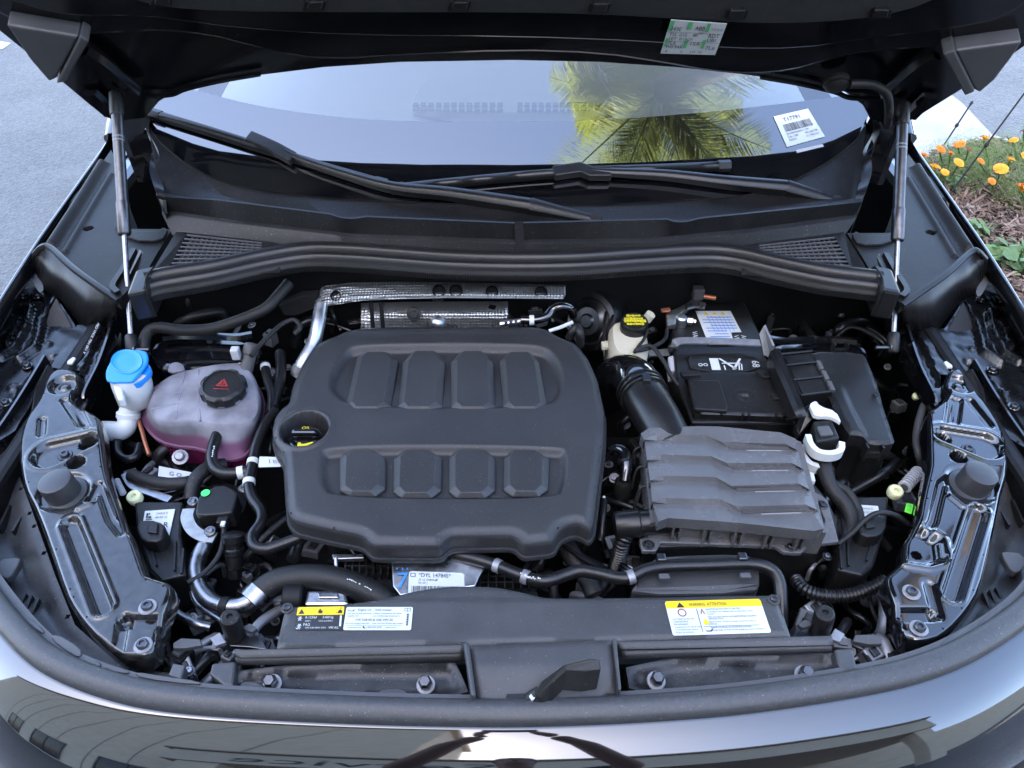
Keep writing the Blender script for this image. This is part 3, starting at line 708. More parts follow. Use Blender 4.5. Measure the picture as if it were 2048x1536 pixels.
for s in (-1, 1):
    def mx(px): return px if s < 0 else 2043-px
    e1 = spline([W(mx(a), b, z) for a, b, z in ((289, 228, 1.16), (283, 262, 1.14), (302, 303, 1.12), (300, 345, 1.11), (313, 386, 1.10), (330, 428, 1.07))], 5)
    e2 = spline([W(mx(a), b, z) for a, b, z in ((300, 240, 1.165), (298, 266, 1.145), (318, 305, 1.125), (322, 350, 1.10), (330, 390, 1.10), (335, 428, 1.07))], 5)
    v, f = loft_rows([[p+Vector((0, 0, -.05)) for p in e1], e1, [p+Vector((0, 0, .003)) for p in e1], e2], 24); me = mesh_pydata(v, f); flip_normals(me); finish(me, 'side_lip', 'seal2', cw, smooth=50)
    # vent grille beside the seal
    dy = 0 if s < 0 else 5
    P4 = [W(mx(a), b+dy, z) for a, b, z in ((374, 467, 1.045), (524, 484, 1.045), (520, 530, 1.03), (336, 540, 1.03))]
    O4 = [W(mx(a), b+dy, z) for a, b, z in ((355, 459, 1.045), (560, 482, 1.045), (560, 545, 1.03), (296, 555, 1.03))]
    if s > 0: P4 = [P4[1], P4[0], P4[3], P4[2]]; O4 = [O4[1], O4[0], O4[3], O4[2]]
    g_ = thing('air_intake_grille', 'slotted black air intake grille beside the '+('washer filler side' if s < 0 else 'battery side')+' strut', 'grille', (O4[0]+O4[2])/2)
    fr_ = MB(); lf = Vector((0, 0, .0))
    fr_.add(O4+P4, [(0, 4, 5, 1), (1, 5, 6, 2), (2, 6, 7, 3), (3, 7, 4, 0)]); fr_.add(P4+[p+Vector((0, 0, -.012)) for p in P4], [(0, 4, 5, 1), (1, 5, 6, 2), (2, 6, 7, 3), (3, 7, 4, 0)])
    fr_.obj('frame', 'cowl', g_)
    back = MB(); back.add([p+Vector((0, 0, -.014)) for p in P4], [(3, 2, 1, 0)]); back.obj('dark_opening', 'void', g_)
    for k in range(9):
        t0 = (k+.15)/9; t1 = t0+.026; A, B = P4[0].lerp(P4[3], t0), P4[1].lerp(P4[2], t0); C, D = P4[1].lerp(P4[2], t1), P4[0].lerp(P4[3], t1)
        mb = MB(); mb.prism([A, B, C, D], .0025); mb.obj('slat', 'slatgrey', g_)
    cr = MB()
    for k in range(1, 15):
        A, B = P4[0].lerp(P4[1], k/15), P4[3].lerp(P4[2], k/15); w = (P4[1]-P4[0]).normalized()*.0009
        cr.prism([q_+Vector((0, 0, -.005)) for q_ in (A-w, A+w, B+w, B-w)], .002)
    cr.obj('cross_ribs', 'slatgrey', g_)
# bulkhead seal with ribs, over the firewall
SP = [(292, 562), (330, 553), (420, 538), (520, 516), (610, 502), (700, 503), (800, 510), (900, 517), (1024, 520), (1150, 518), (1270, 510), (1400, 503), (1470, 508), (1560, 528), (1650, 546), (1730, 556), (1764, 560)]
sl = thing('bulkhead_seal', 'thick ribbed rubber bulkhead seal curving across the back of the bay', 'rubber seal', W(1024, 540, .96))
sp = WS(SP, 1.045)
prof = [(-.022, -.018), (-.026, -.004), (-.022, .006), (-.012, .012), (-.002, .012), (.004, .007), (.006, .001), (.011, .003), (.017, .001), (.021, -.006), (.022, -.013), (.026, -.016), (.026, -.028), (.02, -.032), (-.015, -.03)]
v, f = sweep(sp, prof, 8); me = mesh_pydata(v, f); flip_normals(me); finish(me, 'bulb', 'seal2', sl, smooth=60)
P = spline(sp, 24); fr2 = frames(P, Vector((0, 0, 1))); mb = MB()
for i in range(2, len(P)-2):
    a, b = fr2[i]; t = (P[i+1]-P[i-1]).normalized(); c = P[i]+a*.0262-b*.0215; R3 = Matrix((a, t, b)).transposed(); mb.box(c, (.0022, .0018, .011), R3)
o = mb.obj('grip_ribs', 'seal2', sl); o['kind'] = 'stuff'
for s in (0, 1):
    p = sp[0] if s == 0 else sp[-1]; a = -1 if s == 0 else 1
    mb = MB(); mb.prism([p+Vector((a*x, y, z)) for x, y, z in ((-.012, -.034, .004), (.022, -.036, -.002), (.026, .028, .006), (-.012, .03, .014))], Vector((0, 0, -.06))); mb.obj('end_clip', 'seal2', sl, bevel=.006)
    mb = MB(); mb.tube([p+Vector((-a*.014, -.034, -.05)), p+Vector((-a*.012, -.032, .0)), p+Vector((-a*.01, -.015, .015)), p+Vector((-a*.01, .02, .015))], .0018, 6, 4); mb.obj('clip_wire', 'dark', sl, smooth=60)
# wipers
def wiper(lab, blade, arm, knuckle, pivot):
    t = thing('windscreen_wiper', lab, 'wiper', WG(*pivot), 'windscreen wipers')
    B = [WG(a, b, -.022) for a, b in blade]; nrm = Vector((0, -math.sin(R(28)), math.cos(R(28))))
    v, f = sweep(B, [(-.010, -.004), (-.009, .002), (-.003, .008), (.003, .008), (.009, .002), (.010, -.004)], 6, nrm); finish(mesh_pydata(v, f), 'blade_spoiler', 'hose', t, smooth=45)
    v, f = sweep([p-nrm*.006 for p in B], [(-.004, -.012), (-.004, .003), (.004, .003), (.004, -.012)], 6, nrm); finish(mesh_pydata(v, f), 'rubber_blade', 'rubber', t)
    for e in (0, -1):
        d = (B[1]-B[0]).normalized() if e == 0 else (B[-1]-B[-2]).normalized(); v, f = sweep([B[e]-d*.012, B[e]+d*.012], [(-.011, -.005), (-.010, .004), (0, .0105), (.010, .004), (.011, -.005)], 2, nrm); finish(mesh_pydata(v, f), 'end_cap', 'plastic', t, smooth=45)
    K = [WG(a, b, -.03) for a, b in knuckle]; v, f = sweep(K, [(-.013, -.008), (-.012, .008), (.012, .008), (.013, -.008)], 1, nrm); finish(mesh_pydata(v, f), 'adapter', 'plastic', t, bevel=.003)
    A = [WG(a, b, -.034) for a, b in arm]; v, f = sweep(A, [(-.007, -.006), (-.007, .005), (-.003, .008), (.003, .008), (.007, .005), (.007, -.006)], 5, nrm, scale=lambda s: .65+1.1*s); finish(mesh_pydata(v, f), 'arm', 'hose', t, smooth=40)
    Q = [A[-1], A[-1].lerp(WG(pivot[0], pivot[1], -.03), .5), WG(pivot[0], pivot[1], -.03)]; v, f = sweep(Q, [(-.012, -.012), (-.012, .007), (-.006, .012), (.006, .012), (.012, .007), (.012, -.012)], 4, nrm, scale=lambda s: 1.15-.5*s); finish(mesh_pydata(v, f), 'pivot_cap', 'plastic', t, smooth=40)
    mb = MB(); mb.lathe(Q[-1], nrm, [(.013, -.03), (.013, .004), (.010, .009)], 18); mb.obj('spindle', 'darksteel', t, smooth=40)
wiper('long windscreen wiper with its blade rising toward the washer filler side strut', [(312, 229), (420, 262), (540, 300), (650, 334), (762, 366)], [(552, 290), (600, 318), (700, 352), (790, 376), (900, 388), (1060, 412)], [(498, 274), (530, 288), (552, 298), (588, 318)], (1190, 440))
wiper('shorter windscreen wiper lying flat below the palm reflection', [(795, 376), (930, 362), (1060, 350), (1200, 341), (1340, 336), (1448, 331)], [(1165, 338), (1215, 344), (1330, 350), (1450, 364), (1572, 376)], [(1107, 346), (1160, 338), (1180, 346), (1222, 346)], (1672, 404))

# ---------------------------------------------------------------- hood
HPHI = R(58); H0 = Vector((0, 1.41, 1.292)); HN = Vector((0, math.sin(HPHI), math.cos(HPHI)))     # plane normal points up/back; underside faces -HN
def WH(px, py, off=0.): return WP(px, py, H0-HN*off, HN)
hood = thing('hood', 'raised black hood with felt liner seen from below', 'hood', H0)
def hood_prism(px, off, th, name, m, parent=hood, bevel=.004, smooth_it=0):
    P = [WH(a, b, off) for a, b in px]
    if smooth_it: P = chaikin(P, smooth_it)
    mb = MB(); mb.prism(P, HN*th); return mb.obj(name, m, parent, bevel=bevel, seg=3)
rim = [(-130, -60), (-40, 30), (0, 64), (60, 112), (120, 162), (180, 212), (205, 232), (235, 246), (262, 240), (290, 238), (318, 205), (350, 186), (420, 168), (520, 152), (650, 136), (800, 126), (1024, 122), (1200, 126), (1350, 136), (1480, 150), (1600, 166), (1690, 186), (1725, 212), (1740, 240), (1785, 252), (1830, 238), (1920, 182), (2000, 128), (2060, 86), (2110, 40), (2190, -60), (2190, -800), (1600, -1300), (1024, -1400), (440, -1300), (-130, -800)]
hood_prism(rim, 0, .012, 'outer_skin', 'hoodpaint')
inner = [(-100, -40), (0, 38), (90, 58), (165, 74), (250, 70), (330, 66), (420, 76), (500, 96), (590, 118), (680, 124), (800, 116), (1024, 106), (1200, 112), (1320, 130), (1420, 148), (1500, 153), (1580, 146), (1660, 124), (1740, 106), (1860, 100), (2000, 84), (2080, 60), (2150, -40), (2150, -700), (1024, -1250), (-100, -700)]
hood_prism(inner, .028, .02, 'inner_frame', 'hoodpaint', bevel=.012, smooth_it=1)
inner2 = [(-60, -40), (60, 20), (160, 36), (260, 34), (330, 40), (480, 60), (700, 74), (1024, 76), (1300, 86), (1450, 100), (1600, 100), (1720, 82), (1900, 60), (2010, 40), (2110, -40), (2110, -600), (1024, -1200), (-60, -600)]
hood_prism(inner2, .040, .011, 'inner_rib', 'hoodpaint', bevel=.01, smooth_it=1)
linerp = [(200, -30), (260, 2), (330, 20), (450, 28), (700, 30), (1024, 30), (1200, 34), (1370, 44), (1520, 52), (1640, 50), (1760, 38), (1850, 14), (1930, -30), (1930, -560), (1024, -1100), (200, -560)]
liner = hood_prism(linerp, .058, .017, 'felt_liner', 'pad', bevel=.012, smooth_it=1)
for a, b in ((325, 2), (630, 12), (920, 13), (1200, 16), (1474, 29), (1762, 28)):
    o = hood_prism([(a-26, b+10), (a-20, b-9), (a+24, b-9), (a+18, b+10)], .060, .003, 'clip_seat', 'dark', liner, .004)
    hood_prism([(a-17, b+8), (a-13, b-7), (a+17, b-7), (a+13, b+8)], .066, .008, 'clip', 'plastic', liner, .002)
# corner covers of bare grey plastic
def cover_piece(px, th, fl, lab):
    P = [WH(a, b, .055) for a, b in px]; mb = MB(); mb.prism(P, HN*.05); o = mb.obj('corner_cover', 'greyplastic', hood, bevel=.004, label=lab)
    Q = [WH(a, b, .058) for a, b in fl]; mb = MB(); mb.prism(Q, HN*.05); mb.obj('corner_flange', 'greyplastic', o, bevel=.003)
cover_piece([(12, 50), (60, 58), (158, 74), (112, 158), (98, 164), (60, 120)], .05, [(160, 73), (178, 84), (132, 164), (112, 168)], 'grey plastic corner cover above the asphalt')
cover_piece([(1910, 102), (2045, 84), (2022, 118), (1990, 160), (1960, 186), (1948, 180)], .05, [(1886, 110), (1910, 102), (1950, 184), (1930, 192)], 'grey plastic corner cover above the flower bed')
# stiffeners and hinges near the corners
for s in (-1, 1):
    def mx(px): return px if s < 0 else 2041-px
    dy = 0 if s < 0 else 6
    v, f = sweep([WH(mx(a), b+dy, .02) for a, b in ((168, 104), (205, 128), (240, 158), (272, 186))], [(-.012, -.006), (-.008, .008), (.008, .008), (.012, -.006)], 4, -HN); finish(mesh_pydata(v, f), 'stiffener', 'hoodpaint', hood, smooth=40)
    v, f = sweep([WH(mx(a), b+dy, .012) for a, b in ((178, 186), (196, 202), (222, 228))], [(-.016, -.006), (-.012, .006), (.012, .006), (.016, -.006)], 4, -HN); finish(mesh_pydata(v, f), 'hinge_leaf', 'hoodpaint', hood, smooth=40)
    a = WH(mx(262), 236+dy, .0); mb = MB(); mb.prism([a+Vector((s*.03, .01, .01)), a+Vector((-s*.03, .02, .01)), a+Vector((-s*.05, .03, -.12)), a+Vector((s*.02, .0, -.14))], Vector((s*.012, .0, 0))); mb.obj('hinge_arm', 'gloss', hood, bevel=.004)
    v, f = sweep([WH(mx(a), b+dy, .01) for a, b in ((282, 192), (340, 190), (372, 178), (440, 162), (520, 148))], [(-.003, -.004), (-.003, .003), (.003, .003), (.003, -.004)], 5, -HN); finish(mesh_pydata(v, f), 'hem_edge', 'hoodpaint', hood)
mb = MB(); mb.tube([WH(a, b, .035) for a, b in ((1700, 168), (1730, 168), (1752, 172), (1772, 186), (1778, 210), (1777, 240))]+[W(1770, 262, 1.10), W(1742, 300, 1.08)], .008, 10, 6); mb.obj('washer_hose', 'tape', hood, smooth=60)
mb = MB(); mb.lathe(WH(1672, 160, .02), -HN, [(.022, 0), (.023, .006), (.018, .009), (.020, .014), (.014, .018)], 24); mb.obj('grommet', 'tape', hood, smooth=40)
# code sticker
q = [WH(1342, 40, .062), WH(1454, 48, .062), WH(1430, 110, .062), WH(1321, 107, .062)]
mb = MB(); mb.prism(q, HN*.0012); cs = mb.obj('code_sticker', 'label', hood); pl = Plate(*q); lf = .0015
# make sure print sits on the camera side
if pl.n.dot(CAM-q[0]) < 0: lf = -lf
mb = MB()
for u0, v0, u1, v1 in ((0, 0, .07, .28), (.32, 0, .40, .22), (.66, 0, .72, .26), (.01, .5, .06, .75), (.36, .55, .42, .78), (.68, .5, .74, .78)): pl.quad(mb, u0, v0, u1, v1, lf)
mb.obj('green_bars', 'labelgreen', cs)['kind'] = 'stuff'; mb = MB()
for t, u, v_, h, mxu in (('349E', .03, .27, .12, .2), ('ABB', .46, .22, .13, .18), ('15:05:(9a+0)', .74, .2, .08, .22), ('0.6', .55, .33, .08, .08), ('TI2', .04, .42, .1, .13), ('G1G', .22, .42, .1, .14), ('40', .46, .42, .1, .09), ('RDT', .74, .42, .12, .2), ('1E7', .05, .55, .1, .14), ('0F UN2M', .24, .54, .08, .24), ('UBI', .74, .55, .1, .17), ('7L6', .05, .68, .11, .16), ('1SA', .45, .68, .11, .2), ('9V0 9AK', .04, .8, .11, .32), ('7L6', .76, .8, .12, .18), ('8', .06, .93, .08, .04), ('D', .34, .93, .08, .04), ('J34', .52, .92, .07, .09), ('NB', .66, .92, .07, .07)):
    pl.text(mb, t, u, v_, h, lf*1.3, mxu)
for v_ in (.3, .58): pl.quad(mb, .0, v_, 1, v_+.008, lf*1.2)
mb.obj('lettering', 'black_ink', cs)
# gas struts
for s, lab in ((-1, 'slim gas strut holding up the hood behind the blue washer cap'), (1, 'slim gas strut holding up the hood beside the fuse box')):
    tp, mp, bt = ((232, 196), (246, 470), (262, 682)) if s < 0 else ((1806, 216), (1794, 482), (1787, 678))
    A = WH(tp[0], tp[1], .02); B = W(bt[0], bt[1], .93); d = (B-A).normalized()
    dm = ray(*mp); # point of the strut nearest the sighted ray
    k = min(np.linspace(.3, .75, 200), key=lambda q: abs((lambda p: ((p-CAM).dot(UP)/(p-CAM).dot(FW)))(A.lerp(B, q))-(768-mp[1])/F)); Mp = A.lerp(B, k)
    t = thing('gas_strut', lab, 'gas strut', B, 'gas struts under the hood'); L_ = (B-A).length
    mb = MB(); mb.lathe(A, d, [(.009, -.012), (.0125, -.008), (.0125, .03), (.0115, .034)], 18); mb.obj('upper_socket', 'plastic', t, smooth=40)
    mb = MB(); mb.lathe(A, d, [(.0102, .033), (.0102, (Mp-A).length-.06)], 24); tb = mb.obj('cylinder', 'darksteel', t, smooth=60)
    mb = MB(); mb.lathe(A, d, [(.0112, (Mp-A).length-.062), (.0118, (Mp-A).length-.058), (.0118, (Mp-A).length-.003), (.010, (Mp-A).length)], 24); mb.obj('guide_collar', 'darksteel', t, smooth=40)
    mb = MB(); mb.lathe(Mp, d, [(.0046, -.004), (.0046, (B-Mp).length)], 16); mb.obj('piston_rod', 'steel', t, smooth=60)
    mb = MB(); mb.lathe(B, d, [(.008, -.012), (.0105, -.008), (.0105, .022), (.008, .026)], 16); mb.obj('lower_socket', 'plastic', t, smooth=40)
    mb = MB(); mb.lathe(B+d*.016+Vector((-s*.02, 0, 0)), (s, 0, 0), [(.004, -.012), (.004, .01), (.009, .012), (.009, .02)], 14); mb.obj('ball_stud', 'darksteel', t, smooth=40)
    mb = MB()
    for h in (.075, .082): mb.lathe(A, d, [(.0104, h), (.01045, h+.0005), (.01045, h+.0025), (.0104, h+.003)], 24)
    mb.obj('printed_rings', 'grey_ink', tb, smooth=60)

# ================================================================ ENGINE BAY
# ---------------------------------------------------------------- engine cover
ZC = .945
cov = [(721, 651), (1072, 648), (1095, 653), (1113, 664), (1154, 690), (1181, 722), (1201, 767), (1215, 828), (1214, 886), (1206, 950), (1197, 1025), (1190, 1073), (1178, 1088), (1154, 1072), (1123, 1081), (1109, 1110), (1044, 1117), (1027, 1098), (901, 1100), (884, 1120), (744, 1119), (726, 1098), (650, 1083), (590, 1068), (574, 1050), (567, 1006), (562, 920), (545, 895), (539, 872), (545, 840), (560, 822), (574, 812), (580, 780), (600, 735), (627, 696), (654, 675), (689, 657)]
covp = [W(a, b, ZC-.028 if b > 1040 else ZC-.012) for a, b in cov]; covp = fillet(covp, .010, 4)
rec1 = chaikin(WS([(656, 762), (660, 748), (682, 705), (713, 690), (908, 686), (1078, 690), (1113, 708), (1133, 753), (1130, 794), (1096, 824), (696, 824), (655, 784)], ZC-.004), 2)
rec2 = chaikin(WS([(636, 912), (651, 896), (839, 891), (1119, 895), (1138, 905), (1137, 976), (1113, 1005), (668, 1002), (638, 976)], ZC-.004), 2)
xy = lambda P: [(p.x, p.y) for p in P]
well = W(609, 858, ZC); WR = 47*PXM(609, 858, ZC)
ridge = W(1000, 1086, ZC).y
def cov_h(X, Y):
    d = pdist(X, Y, xy(covp)); z = ZC-.004*sst(.020, .0075, d)
    ins1 = inpoly(X, Y, xy(rec1)); d1 = pdist(X, Y, xy(rec1)); ins2 = inpoly(X, Y, xy(rec2)); d2 = pdist(X, Y, xy(rec2))
    yr = W(900, 690, ZC).y
    z = z - .010*sst(yr, yr+.05, Y)                       # rear band falls away
    lowr = sst(W(900, 720, ZC).y, W(900, 830, ZC).y, Y)
    z = z - np.where(ins1, .014*sst(0, .016, d1)*(.35+.65*(1-lowr)), 0)
    z = z - np.where(ins2, .011*sst(0, .013, d2), 0)
    e = ell(X, Y, (well.x, well.y), WR, WR)
    z = z + .003*sst(.012, .004, e)*sst(0, .003, e)
    z = np.where(e < 0, z-.075*sst(0, -.004, e), z)
    return z
ec = thing('engine_cover', 'large matt grey plastic engine cover with eight raised pads', 'engine cover', W(890, 880, .86))
covin = inset(covp, .0075)
finish(sheet(inset(covp, .0066), .0026, lambda X, Y: cov_h(X, Y)-.0003*sst(.009, .0075, pdist(X, Y, xy(covp))), .0), 'shell', 'cover', ec, smooth=50)
ztop = cov_h(np.array([p.x for p in covin]), np.array([p.y for p in covin]))
rg_ = [[p+Vector((0, 0, ZC-.036-p.z)) for p in covp], [Vector((p.x, p.y, ZC-.030)) for p in covp], [Vector((p.x, p.y, ZC-.0285)) for p in inset(covp, .0008)], [Vector((p.x, p.y, ZC-.0285)) for p in inset(covp, .0032)], [Vector((p.x, p.y, zz-.008)) for p, zz in zip(inset(covp, .0045), ztop)], [Vector((p.x, p.y, zz-.0025)) for p, zz in zip(inset(covp, .0055), ztop)], [Vector((p.x, p.y, zz)) for p, zz in zip(covin, ztop)]]
v, f = loft_rings(rg_, False, False); me = mesh_pydata(v, f); flip_normals(me); finish(me, 'skirt', 'cover', ec, smooth=38)
upads = [[(713, 709), (727, 700), (778, 700), (796, 716), (781, 808), (760, 819), (703, 819), (690, 808)], [(805, 719), (824, 698), (873, 698), (890, 717), (885, 808), (865, 819), (807, 819), (795, 808)], [(901, 719), (920, 698), (967, 698), (986, 719), (991, 808), (976, 819), (918, 819), (901, 809)], [(998, 717), (1014, 700), (1061, 700), (1078, 717), (1095, 809), (1080, 819), (1022, 819), (1006, 808)]]
lpads = [[(678, 907), (691, 898), (750, 898), (771, 910), (770, 972), (750, 987), (699, 987), (678, 975)], [(786, 912), (802, 898), (863, 898), (884, 910), (882, 975), (863, 990), (802, 990), (785, 977)], [(897, 910), (909, 897), (974, 897), (991, 910), (990, 975), (971, 990), (913, 990), (897, 977)], [(1007, 912), (1020, 898), (1078, 898), (1099, 912), (1097, 973), (1078, 987), (1025, 987), (1006, 973)]]
def pad(px, chx, zt):
    P = WS(px, zt); c = sum(P, Vector())/8
    def sc(k, kx, dz):
        out = []
        for p in P:
            d = p-c; out.append(Vector((c.x+d.x*kx, c.y+d.y*k, zt+dz)))
        return out
    rings = [sc(1.0, 1.0, -.018), sc(1.0, 1.0, -.0075), sc(.985, .975, -.0062), sc(.92, 1-chx, 0)]
    rings[3] = [q+Vector((0, .0015, 0)) for q in rings[3]]
    v, f = loft_rings(rings); me = mesh_pydata(v, f); flip_normals(me); return finish(me, 'pad', 'cover', ec, bevel=.0010)
for p in upads: pad(p, .30, ZC+.0025)
for p in lpads: pad(p, .30, ZC+.0015)
# oil filler cap in its well
oc = thing('oil_filler_cap', 'black oil filler cap with yellow symbols inside the cover well', 'filler cap', (well.x, well.y, ZC-.06))
ccp = Vector((well.x-.001, well.y-.003, ZC-.030)); mb = MB(); mb.lathe(ccp, (0, 0, 1), [(.027, -.04), (.028, .008), (.026, .013), (.022, .0145), (.0, .0145)], 32); mb.obj('cap_body', 'gloss', oc, smooth=40)
mb = MB(); mb.box(ccp+Vector((0, .002, .022)), (.040, .011, .012)); mb.obj('grip_bar', 'gloss', oc, bevel=.004)
mb = MB(); pl = Plate(ccp+Vector((-.02, -.008, .0165)), ccp+Vector((.02, -.008, .0165)), ccp+Vector((.02, -.028, .0165)), ccp+Vector((-.02, -.028, .0165)))
pl.poly(mb, [(.3, .3), (.4, .3), (.45, .45), (.6, .4), (.85, .2), (.9, .3), (.7, .6), (.65, .8), (.35, .8), (.3, .6)], .0008)
pl2 = Plate(ccp+Vector((-.02, .028, .0165)), ccp+Vector((.02, .028, .0165)), ccp+Vector((.02, .012, .0165)), ccp+Vector((-.02, .012, .0165)))
pl2.text(mb, 'OIL', .28, .8, .4, .0008); mb.obj('oil_symbols', 'capyellow', oc)

# ---------------------------------------------------------------- coolant tank
tk = thing('coolant_tank', 'translucent coolant expansion tank with violet coolant and black screw cap', 'coolant tank', W(410, 850, .82))
tseam = chaikin(WS([(290, 806), (318, 765), (400, 745), (487, 740), (520, 780), (530, 815), (520, 850), (503, 897), (478, 919), (433, 916), (409, 896), (340, 890), (306, 872), (284, 838)], .862), 1)
ttop = chaikin(WS([(298, 790), (322, 754), (380, 735), (440, 724), (488, 722), (505, 742), (518, 775), (521, 815), (508, 842), (480, 850), (440, 850), (405, 846), (396, 842), (324, 848), (294, 826)], .918), 1)
def morph(A, B, t): return [a.lerp(b, t) for a, b in zip(A, B)]
nR = 72; A_ = resample(tseam+[tseam[0]], nR+1)[:-1]; B_ = resample(ttop+[ttop[0]], nR+1)[:-1]
def align(A, B):
    k = min(range(len(B)), key=lambda j: sum((A[i]-B[(i+j) % len(B)]).length_squared for i in range(0, len(A), 6))); return [B[(i+k) % len(B)] for i in range(len(B))]
B_ = align(A_, B_); cT = sum(B_, Vector())/nR
def zset(P, z): return [Vector((p.x, p.y, z)) for p in P]
up_ = [zset(inset(A_, -.003), .858), zset(inset(A_, -.003), .863), zset(A_, .864)]+[zset(morph(A_, B_, t), .864+.047*t) for t in (.3, .6, .9)]
up_ += [zset([p.lerp(cT, .03) for p in B_], .916), zset([p.lerp(cT, .09) for p in B_], .919), zset([p.lerp(cT, .5) for p in B_], .922)]
v, f = loft_rings(up_, True, False); me = mesh_pydata(v, f); flip_normals(me); finish(me, 'upper_shell', 'tank', tk, smooth=50)
lo_ = [zset(inset(A_, .02), .805), zset(inset(A_, .004), .815), zset(A_, .857)]
v, f = loft_rings(lo_, False, True); me = mesh_pydata(v, f); flip_normals(me); finish(me, 'lower_shell', 'coolant', tk, smooth=50)
cl = [zset(inset(A_, .003), .858), zset(inset(morph(A_, B_, .45), .005), .884)]
v, f = loft_rings(cl, True, True); me = mesh_pydata(v, f); flip_normals(me); finish(me, 'coolant', 'coolant', tk, smooth=40)
for a, b in (((372, 742), (352, 838)), ((330, 790), (400, 780)), ((305, 818), (395, 806)), ((398, 740), (400, 842))):
    p, q = W(a[0], a[1], .919), W(b[0], b[1], .919); mb = MB(); mb.tube([p, p.lerp(q, .5)+Vector((0, 0, .002)), q], .0016, 6, 4); mb.obj('mould_rib', 'tankrib', tk, smooth=60)
mb = MB(); mb.prism(chaikin(WS([(334, 745), (338, 728), (352, 722), (366, 728), (370, 740)], .90), 1), .006); mb.obj('mounting_ear', 'tank', tk, bevel=.002)
cc = W(450, 786, .925); cax = Vector((.05, -.10, 1)).normalized(); mb = MB(); mb.lathe(cc, cax, [(.036, -.014), (.036, .004), (.034, .006)], 36); mb.obj('neck', 'tank', tk, smooth=40)
def capmesh(c, ax, r, h, notches, dep):
    a = (Vector((1, 0, 0))-ax*ax.x).normalized(); b = ax.cross(a); n = notches*8; rings = []
    for (rr, hh, nt) in ((r*.96, 0, 1), (r, h*.15, 1), (r, h*.62, 1), (r*.965, h*.78, 1), (r*.86, h*.88, .3), (r*.80, h*.92, 0), (r*.78, h*.78, 0), (r*.5, h*.80, 0)):
        ring = []
        for k in range(n):
            t = 2*math.pi*k/n; q = rr*(1-dep*nt*(1 if (k % 8) < 3 else 0)); ring.append(c+ax*hh+(a*math.cos(t)+b*math.sin(t))*q)
        rings.append(ring)
    v, f = loft_rings(rings); me = mesh_pydata(v, f); flip_normals(me); return me
cap = finish(capmesh(cc+cax*.003, cax, .0385, .022, 8, .07), 'screw_cap', 'plastic', tk, smooth=35)
cp = cc+cax*.0205; ea = Vector((1, 0, -.05)).normalized(); eb = cax.cross(ea).normalized()
mb = MB(); pl = Plate(cp-ea*.02+eb*.018, cp+ea*.02+eb*.018, cp+ea*.02-eb*.018, cp-ea*.02-eb*.018)
for tri in ([(.24, .62), (.5, .12), (.54, .2), (.32, .62)], [(.5, .12), (.78, .62), (.70, .62), (.46, .2)], [(.24, .62), (.78, .62), (.74, .56), (.28, .56)], [(.40, .54), (.44, .34), (.48, .36), (.45, .54)], [(.5, .54), (.54, .36), (.58, .38), (.55, .54)], [(.2, .76), (.82, .76), (.82, .80), (.2, .80)]): pl.poly(mb, tri, .0012)
mb.obj('heat_warning_symbol', 'red_ink', cap)
# sensor plug on the tank
sp_ = W(497, 722, .925); sx = Vector((.25, .55, .8)).normalized(); mb = MB(); mb.lathe(sp_, sx, [(.011, -.02), (.011, .012), (.013, .014), (.013, .03), (.009, .032)], 16); so = mb.obj('level_sensor', 'greyplastic', tk, smooth=40)
mb = MB(); mb.box(sp_+Vector((-.018, .0, .018)), (.014, .014, .022)); mb.obj('plug_latch', 'ltgrey', so, bevel=.002)

# ---------------------------------------------------------------- washer filler
wf = thing('washer_filler', 'white washer fluid filler neck with bright blue flip cap', 'washer filler', W(250, 840, .84))
zc = .955; bc = W(254, 727, zc); hx = .036
lid = chaikin(WS([(210, 750), (213, 735), (232, 704), (247, 698), (290, 699), (297, 712), (294, 728), (268, 760), (262, 763), (214, 764)], zc), 1); mb = MB(); mb.prism(lid, .006); lo = mb.obj('flip_cap', 'blue', wf, bevel=.003, seg=3)
dome = Plate(W(222, 700, zc), W(286, 700, zc), W(286, 748, zc), W(222, 748, zc)); mb = MB(); n = 36
ringv = [[dome.p(.5+.5*k*math.cos(2*math.pi*i/n), .5+.5*k*math.sin(2*math.pi*i/n), h) for i in range(n)] for k, h in ((1.0, -.001), (1.0, .0012), (.96, .0022), (.9, .0012), (.5, .0014))]
v, f = loft_rings(ringv); me = mesh_pydata(v, f); flip_normals(me); finish(me, 'cap_disc', 'blue', lo, smooth=40)
mb = MB(); mb.prism(chaikin(WS([(256, 757), (292, 724), (302, 732), (300, 745), (270, 772)], zc-.009), 1), .012); mb.obj('hinge_skirt', 'blue', lo, bevel=.002)
bt = W(258, 748, zc-.01); mb = MB(); mb.lathe(bt, (.05, .1, 1), [(.024, -.062), (.030, -.055), (.032, -.02), (.031, .002)], 28); mb.obj('funnel', 'white', wf, smooth=40)
mb = MB(); mb.prism(WS([(222, 764), (242, 768), (248, 796), (236, 800)], zc-.012), .02); mb.obj('side_rib', 'white', wf, bevel=.004)
mb = MB(); mb.tube([bt+Vector((.004, -.012, -.045)), W(260, 818, .885), W(256, 838, .872), W(252, 853, .864), W(238, 862, .858), W(206, 862, .85), W(180, 866, .83)], [.0175, .0165, .0165, .0165, .017, .0175, .0175], 18, 6); mb.obj('neck_tube', 'white', wf, smooth=60)
pp = W(257, 830, .876); mb = MB(); mb.lathe(pp, (.15, .5, .85), [(.0165, -.006), (.0195, -.004), (.0195, .004), (.0165, .006)], 22); mb.obj('neck_collar', 'white', wf, smooth=30)

